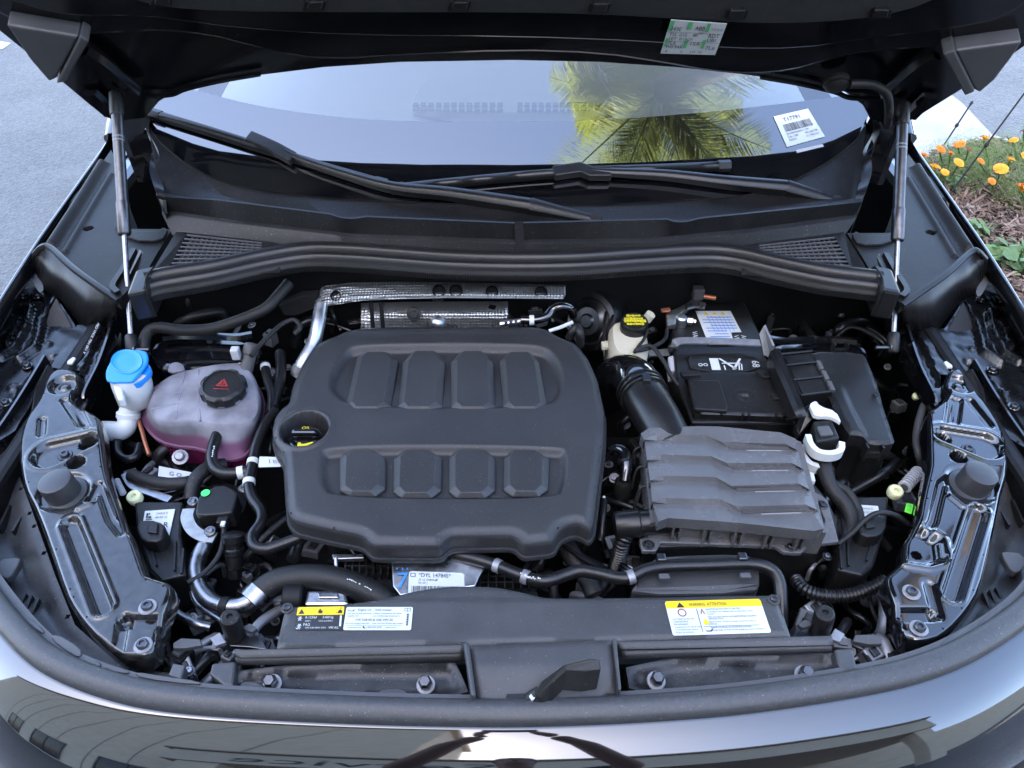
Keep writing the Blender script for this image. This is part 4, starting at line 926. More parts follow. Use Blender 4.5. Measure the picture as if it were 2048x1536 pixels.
# ---------------------------------------------------------------- headlamp support brackets
ZB = .930
def bracket(out, lab, side):
    S = lambda a, b: W(a, b, ZB)
    O = chaikin(WS(out, ZB), 1); s_ = side
    if side < 0:
        slot = ((141, 1048), (206, 1214)); cap = (126, 982); t1, t2 = (103, 907), (174, 881); hol = [((170, 880), 17), ((152, 925), 18)]; loop = (126, 768); scr = (126, 903)
        ribs = [((128, 800), (160, 848)), ((84, 838), (82, 868)), ((148, 800), (172, 850))]; chan = [(180, 1000), (196, 968), (206, 990), (222, 1036), (243, 1064)]; bolts = [(296, 1215), (287, 1292)]; step = ((250, 1243), (325, 1243)); small = ((158, 1017), (180, 1007)); up = ((248, 1235), (236, 1300))
    else:
        slot = ((1958, 1022), (1905, 1188)); cap = (1946, 966); t1, t2 = (1968, 890), (1892, 868); hol = [((1890, 870), 17), ((1917, 914), 17)]; loop = (1920, 766); scr = (1941, 892)
        ribs = [((1904, 795), (1898, 842)), ((1940, 800), (1980, 850)), ((1918, 800), (1912, 842))]; chan = [(1898, 955), (1884, 966), (1866, 1040), (1852, 1064)]; bolts = [(1822, 1186), (1837, 1258)]; step = ((1798, 1228), (1860, 1228)); small = ((1902, 992), (1926, 1012)); up = ((1858, 1170), (1875, 1230))
    pm = PXM(cap[0], cap[1], ZB); P2 = lambda a: (S(*a).x, S(*a).y)
    c_ = P2(cap); T1, T2 = P2(t1), P2(t2); holes = [(P2(h), r*pm) for h, r in hol]
    def hf(X, Y):
        z = np.full(X.shape, ZB);         z = z-.0022*np.sin(X*40+Y*9)*0
        d = pdist(X, Y, [P2(slot[0]), P2(slot[1])], False); z = z-.008*sst(.013, .0075, d)
        z = z+.0025*sst(.020, .015, d)*sst(.012, .015, d)
        # tear-drop dish
        ax = np.array(T2)-np.array(T1); l2 = (ax**2).sum(); t = np.clip(((X-T1[0])*ax[0]+(Y-T1[1])*ax[1])/l2, 0, 1)
        dd = np.hypot(X-T1[0]-t*ax[0], Y-T1[1]-t*ax[1])-(.030*(1-t)+.019*t); z = z-.009*sst(.002, -.008, dd)+.002*sst(.008, .002, np.abs(dd-.003))
        e = np.hypot(X-c_[0], Y-c_[1]); z = z-.006*sst(.040, .030, e)
        L_ = P2(loop); e = np.hypot(X-L_[0], Y-L_[1]); z = z-.010*sst(.026, .016, e)+.004*sst(.010, .005, e)
        for a, b in ribs: d = pdist(X, Y, [P2(a), P2(b)], False); z = z-.005*sst(.008, .003, d)
        d = pdist(X, Y, [P2(q) for q in chan], False); z = z-.005*sst(.008, .0035, d)
        d = pdist(X, Y, [P2(small[0]), P2(small[1])], False); z = z+.004*sst(.007, .003, d)
        d = pdist(X, Y, [P2(step[0]), P2(step[1])], False); z = z-.010*sst(.011, .0075, d)
        d = pdist(X, Y, [P2(up[0]), P2(up[1])], False); z = z-.004*sst(.010, .004, d)
        if side > 0:
            tp = [P2(q) for q in ((1812, 1112), (1850, 1118), (1872, 1112), (1868, 1082), (1840, 1066), (1822, 1064))]
            dt = pdist(X, Y, tp); it = inpoly(X, Y, tp); z = z-.010*np.where(it, 1, sst(.012, .0, dt)); z = z+.004*sst(.024, .016, dt)*sst(.010, .016, dt)*(~it)
            hh = P2((1838, 1102)); z = np.where(np.hypot(X-hh[0], Y-hh[1]) < .006, z-.015, z)
        for h, r in holes:
            e = np.hypot(X-h[0], Y-h[1]); z = z-.035*sst(r, r-.003, e)
        z = z+.0003*np.sin(X*41+1.3)*np.cos(Y*37+.4)
        return z
    t = thing('headlamp_bracket', lab, 'bracket', S(*cap)-Vector((0, 0, .05)), 'headlamp brackets at the bay corners')
    mt_ = 'grime_gloss' if side < 0 else 'gloss'; Oi = inset(O, .007)
    finish(sheet(inset(O, .0064), .0024, lambda X, Y: hf(X, Y)-.0002*sst(.0085, .007, pdist(X, Y, xy(O))), 0.), 'pressed_plate', mt_, t, smooth=60)
    zt_ = hf(np.array([p.x for p in Oi]), np.array([p.y for p in Oi])); rr_ = []
    for ins_, dz in ((0, -.034), (0, -.0095), (.0008, -.0068), (.0022, -.0035), (.0045, -.0009), (.007, 0)): rr_.append([Vector((p.x, p.y, z_+dz)) for p, z_ in zip(inset(O, ins_), zt_)])
    v, f = loft_rings(rr_, False, False); me = mesh_pydata(v, f); flip_normals(me); finish(me, 'folded_edge', mt_, t, smooth=60)
    cb = S(*cap)+Vector((0, 0, -.012)); ax = Vector((-.06*side*-1, -.05, 1)).normalized(); mb = MB()
    mb.lathe(cb, ax, [(.032, 0), (.032, .006), (.0245, .008), (.0235, .034), (.0225, .037), (.020, .038), (.004, .0385)], 36); mb.obj('rubber_stop', 'stop_rubber', t, smooth=35)
    for b in bolts: bolt(t, S(*b)+Vector((0, 0, .0005)), .0115, head='darksteel')
    bolt(t, S(*scr)+Vector((0, 0, -.0095)), .011, head='darksteel', washer='darksteel')
    return t
outL = [(106, 737), (135, 733), (161, 744), (156, 766), (144, 791), (148, 802), (169, 812), (192, 827), (202, 838), (205, 872), (212, 940), (234, 998), (250, 1053), (260, 1059), (273, 1092), (291, 1145), (297, 1149), (346, 1164), (342, 1192), (322, 1236), (318, 1262), (305, 1313), (246, 1315), (215, 1297), (176, 1262), (146, 1223), (127, 1188), (94, 1086), (68, 1018), (45, 973), (37, 930), (36, 903), (37, 872), (48, 834), (67, 809), (78, 791), (89, 755)]
outR = [(1898, 738), (1920, 732), (1941, 760), (1953, 779), (1980, 809), (2009, 857), (2017, 890), (2020, 938), (2003, 1005), (1981, 1110), (1965, 1180), (1938, 1224), (1904, 1263), (1872, 1284), (1819, 1284), (1792, 1236), (1795, 1219), (1775, 1171), (1771, 1151), (1785, 1139), (1809, 1117), (1812, 1103), (1815, 1070), (1826, 1058), (1835, 1038), (1844, 990), (1857, 935), (1859, 926), (1858, 867), (1855, 832), (1859, 818), (1900, 789), (1890, 762)]
bracket(outL, 'dusty black pressed-steel headlamp bracket beside the coolant tank', -1)
bracket(outR, 'shiny black pressed-steel headlamp bracket beside the fuse box', 1)

# ---------------------------------------------------------------- headlamp housings and lamp wells between bracket and seal
for s in (-1, 1):
    def mx(px): return px if s < 0 else 2044-px
    dy = 0 if s < 0 else -12
    t = thing('headlamp_housing', 'dark plastic headlamp housing behind the front seal, '+('coolant tank' if s < 0 else 'fuse box')+' side', 'headlamp', W(mx(80), 1180+dy, .78), 'headlamp housings')
    O = WS([(mx(a), b+dy) for a, b in ((-170, 900), (20, 900), (60, 1010), (110, 1150), (150, 1250), (240, 1330), (330, 1345), (420, 1370), (300, 1372), (180, 1340), (90, 1290), (0, 1205), (-90, 1080))], .882)
    cc_ = W(mx(40), 1160+dy, .86)
    def hh(X, Y, cc_=cc_): return .882-.02*sst(.0, .05, pdist(X, Y, xy(O)))
    finish(sheet(O, .006, hh, .05), 'housing_top', 'dusty', t, smooth=60)
    for k, (a, b, c, d) in enumerate([((18, 1010), (0, 1050)), ((40, 1030), (22, 1062)), ((52, 1180), (38, 1214)), ((64, 1184), (50, 1222)), ((76, 1190), (62, 1232))] and [(18, 1010, -4, 1056), (40, 1034, 24, 1062), (50, 1186, 38, 1214), (62, 1190, 50, 1222), (76, 1196, 62, 1230), (170, 1285, 160, 1315)]):
        p, q = W(mx(a), b+dy, .878), W(mx(c), d+dy, .878); mb = MB(); w = Vector((.0018, 0, 0)); mb.prism([p-w, p+w, q+w, q-w], .014); mb.obj('rib', 'plastic', t)
    mb = MB(); mb.prism(chaikin(WS([(mx(a), b+dy) for a, b in ((-4, 1118), (36, 1114), (42, 1120), (18, 1160), (-6, 1150))], .892), 1), .012); lg = mb.obj('lug', 'greyplastic', t, bevel=.002)
    for px in ([(98, 1276), (112, 1266), (160, 1294), (164, 1310), (150, 1314)], [(30, 1228), (44, 1224), (90, 1260), (82, 1268)], [(165, 1314), (200, 1322), (202, 1334), (172, 1328)], [(208, 1328), (256, 1338), (258, 1348), (214, 1340)], [(266, 1342), (330, 1352), (400, 1362), (400, 1370), (280, 1356)]):
        mb = MB(); mb.prism(chaikin(WS([(mx(a), b+dy) for a, b in px], .938), 1), .008); mb.obj('seal_tab', 'greyplastic', t, bevel=.002)
# front seal
fs = thing('front_seal', 'long curved dusty rubber weatherstrip along the nose edge', 'rubber seal', W(1024, 1420, .90))
prof = [(-.015, -.012), (-.0155, -.002), (-.0125, .0045), (-.006, .0075), (.001, .0068), (.0065, .0036), (.0095, .0018), (.0125, -.0015), (.0140, -.007), (.0140, -.016), (-.012, -.018)]
v, f = sweep(seal_path, prof, raw=True); me = mesh_pydata(v, f); flip_normals(me); finish(me, 'lip', 'seal', fs, smooth=50)
v, f = sweep([p+Vector((0, 0, -.011)) for p in seal_path], [(-.024, -.002), (-.024, .001), (-.012, .001), (-.012, -.002)], raw=True); me = mesh_pydata(v, f); flip_normals(me); finish(me, 'carrier', 'greyplastic', fs)

# ---------------------------------------------------------------- slam panel: radiator cover, front tray, latch plate
ZR = .950
rc = thing('radiator_cover', 'wide grey plastic radiator cover carrying three warning stickers', 'radiator cover', W(1050, 1250, .88))
rcp = [(550, 1298), (566, 1224), (570, 1214), (580, 1209), (640, 1206), (700, 1203), (760, 1192), (820, 1175), (870, 1165), (920, 1161), (990, 1163), (1040, 1175), (1080, 1186), (1110, 1189), (1300, 1187), (1535, 1182), (1550, 1186), (1560, 1200), (1586, 1276), (1664, 1273), (1234, 1283), (930, 1290), (470, 1302)]
main = [p for p in rcp[:19]]+[(1586, 1274), (1234, 1284), (930, 1291), (550, 1300)]
O = chaikin(WS(main, ZR), 1)
yb = W(1024, 1200, ZR).y
def rch(X, Y):
    d = pdist(X, Y, xy(O)); z = ZR-.006*sst(.006, 0, d); z = z-.004*sst(yb-.002, yb+.006, Y)-.006*sst(yb+.01, yb+.045, Y); return z
finish(sheet(O, .004, rch, .03), 'top_panel', 'slam', rc, smooth=45)
def strip(rows_px, name, m, parent, n=40):
    v, f = loft_rows([[W(a, b, z) for a, b, z in r] for r in rows_px], n); me = mesh_pydata(v, f); flip_normals(me)
    o = finish(me, name, m, parent, smooth=30); so = o.modifiers.new('thick', 'SOLIDIFY'); so.thickness = .002; so.offset = -1; return o
strip([[(468, 1301, ZR), (930, 1290, ZR)], [(472, 1316, ZR-.007), (928, 1305, ZR-.007)], [(474, 1317, ZR-.02), (928, 1306, ZR-.02)]], 'front_lip', 'slam', rc)
strip([[(1236, 1284, ZR), (1664, 1272, ZR)], [(1238, 1299, ZR-.007), (1668, 1290, ZR-.007)], [(1238, 1300, ZR-.02), (1668, 1291, ZR-.02)]], 'front_lip', 'slam', rc)
for a, b in ((574, 1217), (1548, 1200)): bolt(rc, W(a, b, ZR+.001), .0075, head='darksteel', washer='slam', name='clip')
# stickers
def corners(tl, tr, br, bl, z): return [W(*tl, z), W(*tr, z), W(*br, z), W(*bl, z)]
def rounded(mb, pl, r=.04, lift=.0, asp=None):
    pts = []; asp = asp or pl.w/pl.h; ru, rv = r/asp, r
    for cu, cv, a0 in ((1-ru, rv, -90), (1-ru, 1-rv, 0), (ru, 1-rv, 90), (ru, rv, 180)):
        for k in range(5): a = R(a0+k*22.5); pts.append((cu+ru*math.cos(a), cv+rv*math.sin(a)))
    pl.poly(mb, pts, lift); mb.add([pl.p(u, v, lift-.0006) for u, v in pts], [tuple(range(len(pts)))])
ZS = ZR+.0012
pl = Plate(*corners((594, 1215), (690, 1213), (686, 1260), (589, 1260), ZS)); mb = MB(); rounded(mb, pl, .07); s1 = mb.obj('air_con_sticker', 'black_ink', rc, label='black and yellow air conditioning sticker')
mb = MB(); pl.poly(mb, [(.02, .04), (.04, .0), (.97, .0), (.99, .04), (.985, .36), (.01, .36)], .0005); mb.obj('yellow_band', 'yellow', s1)
mb = MB(); L9 = .001
pl.poly(mb, [(.05, .31), (.11, .08), (.17, .31)], L9); pl.poly(mb, [(.47, .3), (.45, .22), (.49, .08), (.53, .2), (.55, .16), (.54, .3)], L9); pl.poly(mb, [(.87, .3), (.87, .2), (.91, .14), (.95, .2), (.95, .3)], L9); pl.poly(mb, [(.9, .1), (.92, .04), (.94, .1)], L9); pl.quad(mb, .82, .27, .88, .29, L9)
mb.obj('black_symbols', 'black_ink', s1); mb = MB()
for t, u, v_, h, mxu in (('R-1234yf', .2, .52, .11, .24), ('GWP 1', .2, .66, .07, .12), ('0.460 kg', .56, .52, .11, .22), ('CO2 eq 0.0005 t', .48, .66, .07, .3), ('PAG', .17, .84, .12, .14), ('G55 A2B A2M1 G5S4', .22, .95, .07, .42), ('VW AG', .7, .96, .1, .2)): pl.text(mb, t, u, v_, h, L9, mxu)
for cu, cv in ((.09, .52), (.09, .84)):
    for k in range(3):
        a = R(60*k); du, dv = math.cos(a)*.045, math.sin(a)*.11; w = .012
        pl.poly(mb, [(cu-du-w, cv-dv), (cu-du+w, cv-dv+.02), (cu+du+w, cv+dv), (cu+du-w, cv+dv-.02)], L9)
pl.poly(mb, [(.02, .9), (.05, .95), (.1, .95), (.13, .88), (.11, .97), (.04, .98)], L9); pl.quad(mb, .915, .4, .955, .86, L9)
mb.obj('white_lettering', 'label', s1)
pl = Plate(*corners((693, 1214), (826, 1214), (822, 1260), (686, 1260), ZS)); mb = MB(); rounded(mb, pl, .07); s2 = mb.obj('engine_oil_sticker', 'label', rc, label='pale engine oil specification sticker'); mb = MB()
for t, u, v_, h, mxu in (('Engine Oil', .18, .19, .11, .2), ('Huile moteur', .43, .19, .11, .26), ('Use only oil that expressly', .03, .33, .07, .36), ('complies with:', .03, .44, .07, .18), ("Utiliser uniquement de l'huile", .42, .33, .07, .42), ('qui satisfait expressément à:', .42, .44, .07, .4), ('VW 508 00 & SAE 0W-20', .16, .63, .11, .56), ('For a list of approved oils:', .02, .76, .07, .36), ("Pour une liste d'huiles approuvées:", .42, .76, .07, .46), ('www.vw.com', .06, .93, .07, .2), ('1-800-822-8987', .33, .93, .07, .24), ('www.vw.ca', .62, .93, .07, .16)): pl.text(mb, t, u, v_, h, L9, mxu)
pl.quad(mb, .03, .815, .86, .825, L9); pl.poly(mb, [(.03, .1), (.05, .18), (.1, .18), (.14, .1), (.12, .2), (.04, .2)], L9); pl.poly(mb, [(.28, .86), (.30, .85), (.31, .9), (.33, .95), (.31, .96), (.29, .91)], L9)
for k in range(7): pl.quad(mb, .92, .32+k*.075, .95, .37+k*.075, L9)
pl.quad(mb, .88, .07, .97, .085, L9); pl.quad(mb, .88, .19, .97, .205, L9); pl.quad(mb, .88, .07, .887, .2, L9); pl.quad(mb, .963, .07, .97, .2, L9); pl.quad(mb, .92, .07, .927, .2, L9)
mb.obj('lettering', 'black_ink', s2)
pl = Plate(*corners((1329, 1203), (1520, 1198), (1543, 1265), (1346, 1271), ZS)); mb = MB(); rounded(mb, pl, .06); s3 = mb.obj('warning_sticker', 'label', rc, label='yellow headed warning sticker on the radiator cover')
mb = MB(); pl.poly(mb, [(.003, .05), (.015, .0), (.985, .0), (.997, .05), (1.0, .22), (.0, .22)], .0005); mb.obj('yellow_band', 'yellow', s3); mb = MB()
pl.poly(mb, [(.11, .2), (.15, .05), (.19, .2)], L9); pl.text(mb, 'WARNING', .24, .17, .095, L9, .17); pl.text(mb, 'ATTENTION', .43, .17, .095, L9, .2)
for k, (t, mxu) in enumerate((('HOT PARTS IN MOTOR', .22), ('COMPARTMENT.', .16), ('INFLAMMABLES.', .15), ('Composants très chauds dans', .27), ('le compartiment moteur.', .24), ('Risque de brûlures.', .2))): pl.text(mb, t, .035, .57+k*.076, .045, L9, mxu)
for t, u, v_, mxu in (('RADIATOR FAN MAY START AT ANY TIME.', .40, .30, .36), ('Le ventilateur du radiateur peut se déclencher à tout', .40, .375, .48), ('moment.', .40, .44, .08), ('HIGH VOLTAGE. SWITCH OFF ENGINE BEFORE TOUCHING', .40, .53, .5), ('IGNITION SYSTEM.', .40, .59, .16), ('Haute tension, arrêter le moteur avant de toucher à', .40, .67, .48), ("l'allumage.", .40, .73, .08), ('ENGINE OIL DRAIN ON AN ENGINE LOCATED.', .40, .84, .42), ("Remplissage excessif d'huile dangereux pour le moteur.", .40, .91, .54)): pl.text(mb, t, u, v_, .045, L9, mxu)
pl.quad(mb, .305, .25, .311, .94, L9); pl.quad(mb, .33, .775, .9, .785, L9); pl.poly(mb, [(.33, .84), (.35, .9), (.39, .9), (.43, .82), (.4, .93), (.35, .93)], L9)
mb.obj('lettering', 'black_ink', s3)
mb = MB(); c = pl.p(.15, .36, L9); ring2(mb, c, (pl.c[1]-pl.c[0]).normalized(), (pl.c[0]-pl.c[3]).normalized(), .0042, .0054); pl.poly(mb, [(.335, .42), (.36, .25), (.385, .42), (.375, .42), (.36, .31), (.345, .42)], L9); mb.obj('red_symbols', 'red_ink', s3)
mb = MB(); pl.poly(mb, [(.335, .72), (.37, .52), (.405, .72)], L9); mb.obj('yellow_triangle', 'yellow', s3)
# front tray under the lip
ft = thing('lock_carrier', 'scuffed dark lock carrier tray in front of the radiator cover', 'lock carrier', W(1040, 1350, .86))
for px in ([(478, 1330, ), (906, 1322), (916, 1334), (944, 1400), (700, 1400), (448, 1386)], [(1248, 1316), (1660, 1302), (1668, 1310), (1690, 1352), (1500, 1386), (1262, 1398)]):
    O = chaikin(WS(px, .920), 1)
    def th(X, Y, O=O): return .920-.010*sst(.004, .012, pdist(X, Y, xy(O)))+.0012*np.sin(X*55)
    finish(sheet(O, .005, th, .02), 'tray', 'dusty', ft, smooth=50)
strip([[(470, 1316, .935), (928, 1306, .935)], [(474, 1331, .926), (922, 1322, .926)]], 'tray_rim', 'slam', ft)
strip([[(1242, 1300, .935), (1664, 1290, .935)], [(1246, 1317, .926), (1662, 1303, .926)]], 'tray_rim', 'slam', ft)
for px in ([(424, 1326), (472, 1322), (466, 1372), (446, 1370), (418, 1348)], [(1668, 1298), (1706, 1296), (1716, 1340), (1690, 1344), (1676, 1330)]):
    mb = MB(); mb.prism(WS(px, .936), .02); mb.obj('end_block', 'slam', ft, bevel=.003)
for px in ([(478, 1368), (490, 1360), (524, 1364), (536, 1388), (478, 1384)], [(756, 1384), (764, 1376), (810, 1374), (824, 1400), (756, 1400)], [(1376, 1388), (1384, 1374), (1430, 1370), (1444, 1384)], [(1640, 1352), (1650, 1342), (1696, 1338), (1712, 1350), (1690, 1362), (1640, 1364)]):
    mb = MB(); mb.prism(chaikin(WS(px, .926), 1), .01); mb.obj('locating_tab', 'slam', ft, bevel=.002)
for a, b in ((545, 1364), (852, 1366), (1312, 1358), (1607, 1346)):
    p = W(a, b+4, .918); o = bolt(ft, p, .0115, (0, -.25, 1), head='darksteel', washer='greysteel'); mb = MB(); mb.lathe(p+Vector((0, -.001, .006)), (0, -.25, 1), [(.0085, 0), (.0085, .007), (.006, .009), (.006, .013), (.004, .013)], 6); mb.obj('nut', 'darksteel', o)
lp = thing('latch_plate', 'smooth grey plastic latch plate between the two trays', 'latch plate', W(1085, 1340, .88))
O = WS([(938, 1287), (1224, 1276), (1238, 1380), (1216, 1382), (1214, 1396), (1152, 1398), (1006, 1400), (962, 1396), (950, 1392)], ZR+.006); 
def lph(X, Y): return ZR+.006-.005*sst(.006, 0, pdist(X, Y, xy(O)))-.012*sst(W(1000, 1330, ZR).y, W(1000, 1400, ZR).y, Y)
finish(sheet(O, .004, lph, .02), 'plate', 'slam', lp, smooth=45)
for px in ([(926, 1284), (938, 1283), (952, 1391), (942, 1392)], [(1225, 1276), (1233, 1276), (1243, 1378), (1237, 1380)]):
    mb = MB(); mb.prism(WS(px, ZR+.012), .03); mb.obj('side_rail', 'slam', lp, bevel=.003)
mb = MB(); mb.prism(WS([(1014, 1388), (1062, 1386), (1072, 1402), (1010, 1402)], ZR-.003), .01); mb.obj('latch_slot', 'void', lp)
rl = thing('hood_release_lever', 'chunky dark plastic hood release lever pointing toward the bay', 'lever', W(1090, 1388, .93))
T = [(1068, 1392, .958), (1080, 1362, .972), (1128, 1328, .992), (1180, 1315, 1.0), (1200, 1316, 1.0), (1204, 1330, 1.0)]
top = [W(a, b, z) for a, b, z in T]; lowr = [Vector(p)+Vector((.004, -.006, -.028)) for p in top]
topf = [W(a, b, z) for a, b, z in ((1068, 1392, .958), (1080, 1362, .972), (1128, 1328, .992), (1180, 1315, 1.0), (1201, 1317, 1.0), (1203, 1338, .998), (1170, 1343, .992), (1134, 1340, .988), (1100, 1372, .970), (1086, 1396, .958))]
mb = MB(); mb.prism(topf, Vector((-.004, -.012, -.026))); mb.obj('grip', 'plastic', rl, bevel=.0025, seg=3)
mb = MB(); mb.tube([W(1060, 1398, .945), W(1078, 1386, .955)], .008, 10, 2); mb.obj('stem', 'plastic', rl, smooth=40)
mb = MB(); mb.prism(WS([(1058, 1392), (1066, 1384), (1072, 1394), (1064, 1400)], .957), .004); mb.obj('white_clip', 'white', rl)

# ---------------------------------------------------------------- air filter box
ab = thing('air_filter_box', 'grey plastic air filter box with stepped ribs on its lid', 'air filter box', W(1450, 960, .80))
ZA = .945
R0 = [(1282, 867), (1297, 856), (1400, 852), (1440, 853), (1562, 865), (1592, 878)]
RT = [[(1288, 879), (1313, 869), (1412, 871), (1444, 884), (1570, 888), (1593, 899)], [(1294, 920), (1321, 909), (1422, 912), (1453, 926), (1584, 926), (1605, 937)], [(1300, 960), (1326, 951), (1431, 954), (1463, 972), (1597, 967), (1618, 978)], [(1304, 1003), (1331, 996), (1439, 998), (1473, 1013), (1611, 1009), (1633, 1019)]]
RB = [[(1289, 882), (1315, 881), (1415, 882), (1455, 895), (1580, 896), (1596, 902)], [(1295, 923), (1323, 920), (1426, 922), (1462, 936), (1594, 935), (1608, 941)], [(1301, 964), (1328, 962), (1434, 964), (1468, 979), (1606, 976), (1621, 982)], [(1305, 1007), (1334, 1008), (1443, 1010), (1479, 1024), (1620, 1019), (1636, 1024)]]
RF = [(1317, 1043), (1336, 1036), (1446, 1043), (1482, 1046), (1628, 1062), (1648, 1057)]
rws = [WS(R0, ZA)]
for k in range(4):
    rws.append(WS(RT[k], ZA)); rws.append(WS(RB[k], ZA-.008))
rws.append(WS(RF, ZA-.001)); rws.append([p+Vector((0, .001, -.022)) for p in rws[-1]])
rws.insert(0, [p+Vector((0, 0, -.022)) for p in rws[0]])
nC = 6; v = [p for r in rws for p in r]; f = [(i*nC+k, i*nC+k+1, (i+1)*nC+k+1, (i+1)*nC+k) for i in range(len(rws)-1) for k in range(nC-1)]
for side in (0, nC-1):
    ids = [i*nC+side for i in range(len(rws))]; o_ = len(v); v += [Vector((v[q].x, v[q].y, ZA-.024)) for q in ids]; f += [(ids[i], ids[i+1], o_+i+1, o_+i) for i in range(len(ids)-1)]
me = mesh_pydata(v, f); flip_normals(me); finish(me, 'lid', 'airbox', ab, bevel=.0014, seg=2)
for k in range(4):        # chamfered shelves on the fuse-box half of each rib; pale strips paint its highlight
    a, b_, c, d = RB[k][3], RB[k][4], RT[k][3], RT[k][4]
    L2 = lambda p, q, t: (p[0]+(q[0]-p[0])*t, p[1]+(q[1]-p[1])*t)
    for (t0, t1, o0, o1, z0, z1, m) in ((.03, .97, -3, 3, -.0005, -.006, 'airbox'), (.30, .88, 4, 10, -.0052, -.0085, 'ribhighlight')):
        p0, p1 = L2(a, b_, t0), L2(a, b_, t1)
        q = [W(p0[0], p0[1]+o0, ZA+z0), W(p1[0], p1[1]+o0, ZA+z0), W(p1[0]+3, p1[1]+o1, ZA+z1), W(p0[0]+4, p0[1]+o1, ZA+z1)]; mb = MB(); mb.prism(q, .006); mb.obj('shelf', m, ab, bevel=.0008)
low = [W(a, b, .918) for a, b in ((1300, 1052), (1336, 1046), (1480, 1054), (1650, 1072), (1600, 890), (1555, 872), (1300, 866), (1284, 880))]
mb = MB(); mb.prism([Vector((p.x, p.y, .925)) for p in low], .05); mb.obj('upper_body', 'airbox', ab)
fl = chaikin(WS([(1280, 1082), (1300, 1074), (1640, 1082), (1676, 1083), (1668, 1050), (1655, 1005), (1640, 990), (1630, 1000), (1660, 1092), (1614, 1094), (1600, 1106), (1566, 1104), (1552, 1093), (1320, 1085), (1310, 1102), (1284, 1102)], .885), 0)
fl = WS([(1278, 1078), (1300, 1068), (1500, 1070), (1640, 1076), (1650, 1040), (1626, 985), (1638, 984), (1656, 1002), (1678, 1083), (1618, 1090), (1602, 1106), (1568, 1104), (1550, 1092), (1322, 1085), (1312, 1102), (1284, 1102)], .888)
mb = MB(); mb.prism(fl, .008); mb.obj('flange', 'airbox', ab, bevel=.0015)
mb = MB(); mb.prism([Vector((p.x, p.y, .881)) for p in [W(a, b, .888) for a, b in ((1290, 1090), (1660, 1078), (1610, 890), (1296, 880))]], .14); mb.obj('lower_body', 'plastic', ab, bevel=.004)
for k in range(5):
    for d in (0, 14):
        a = 1346+k*62+d; b = 1050+k*4.6; p = W(a, b, .916); mb = MB(); mb.prism([p+Vector((x, y, 0)) for x, y in ((-.0015, .006), (.0015, .006), (.0015, -.008), (-.0015, -.008))], .03); mb.obj('stiffener_fin', 'airbox', ab)
for a, b in ((1297, 1090), (1582, 1094), (1644, 1010)): bolt(ab, W(a, b, .8885), .0085, head='darksteel', washer='darksteel', name='screw')
for k, (a, b) in enumerate(((1276, 902), (1281, 940), (1286, 980))):
    p = W(a, b, .905); mb = MB(); mb.tube([p+Vector((-.012, -.012, -.03)), p+Vector((-.006, 0, 0)), p+Vector((.006, .004, .006))], .0022, 8, 4); mb.obj('side_rib', 'plastic', ab, smooth=60)
vp = W(1284, 1046, .905); mb = MB(); mb.lathe(vp, (1, .08, .05), [(.018, -.04), (.021, -.034), (.021, -.006), (.019, -.004), (.019, .03), (.02, .032), (.02, .05)], 24); mb.obj('side_port', 'hose', ab, smooth=35)
bt_ = thing('corrugated_drain_hose', 'black corrugated hose dropping between engine cover and filter box', 'hose', W(1225, 1160, .78))
def corrugated(path, r, parent, name='convoluted_tube', m='hose', pitch=.0052):
    P = spline(path, 12); L = sum((P[i+1]-P[i]).length for i in range(len(P)-1)); n = int(L/pitch)*4; P = resample(P, n)
    mb = MB(); mb.tube(P, [r*(1 if (i % 4) < 2 else .84) for i in range(n)], 14, raw=True); return mb.obj(name, m, parent, smooth=50)
corrugated([W(1256, 1062, .90), W(1246, 1082, .885), W(1240, 1105, .86), W(1228, 1150, .80)], .0125, bt_)

# ---------------------------------------------------------------- intake hose
ih = thing('intake_hose', 'fat black intake hose curving from filter box down behind the engine cover', 'intake hose', W(1270, 800, .82))
ip = [W(1345, 895, .91), W(1318, 845, .918), W(1292, 800, .922), W(1272, 764, .915), W(1246, 752, .888), W(1218, 770, .85), W(1205, 800, .80)]
mb = MB(); mb.tube(ip[:4], [.036, .038, .038, .038], 28, 8); mb.obj('straight_duct', 'hose', ih, smooth=60)
mb = MB(); mb.tube([ip[2].lerp(ip[3], .3), ip[3], ip[4], ip[5], ip[6]], [.039, .040, .040, .038, .036], 28, 10); mb.obj('elbow', 'gloss', ih, smooth=60)
dd = (ip[3]-ip[2]).normalized()
for k, q in enumerate((-.012, -.002, .010)):
    mb = MB(); mb.lathe(ip[2].lerp(ip[3], .35)+dd*q, dd, [(.038, -.003), (.0425, -.002), (.0425, .002), (.038, .003)], 30); mb.obj('clamp_band', 'hose', ih, smooth=30)
mb = MB(); mb.box(ip[2].lerp(ip[3], .35)+Vector((.0, -.01, .044)), (.012, .02, .008)); mb.obj('clamp_screw', 'darksteel', ih, bevel=.001)

# ---------------------------------------------------------------- battery
bat = thing('battery', 'black car battery with white print and notice label under a steel strap', 'battery', W(1470, 740, .70))
ZT = .885
bp_ = WS([(1342, 655), (1388, 608), (1490, 604), (1600, 830), (1592, 846), (1384, 846), (1352, 760)], ZT)
mb = MB(); mb.prism(bp_, .19); mb.obj('case', 'plastic', bat, bevel=.004)
mb = MB(); mb.prism(chaikin(WS([(1372, 712), (1392, 706), (1512, 706), (1530, 742), (1384, 744)], ZT+.004), 1), .004); mb.obj('lid_panel', 'plastic', bat, bevel=.002)
q = corners((1391, 622), (1461, 622), (1483, 664), (1412, 664), ZT+.002); mb = MB(); pts = WS([(1391, 622), (1461, 622), (1483, 664), (1462, 665), (1470, 690), (1418, 690)], ZT+.002); mb.add(pts, [tuple(reversed(range(6)))]); lb = mb.obj('notice_label', 'label', bat)
pl = Plate(*q); mb = MB()
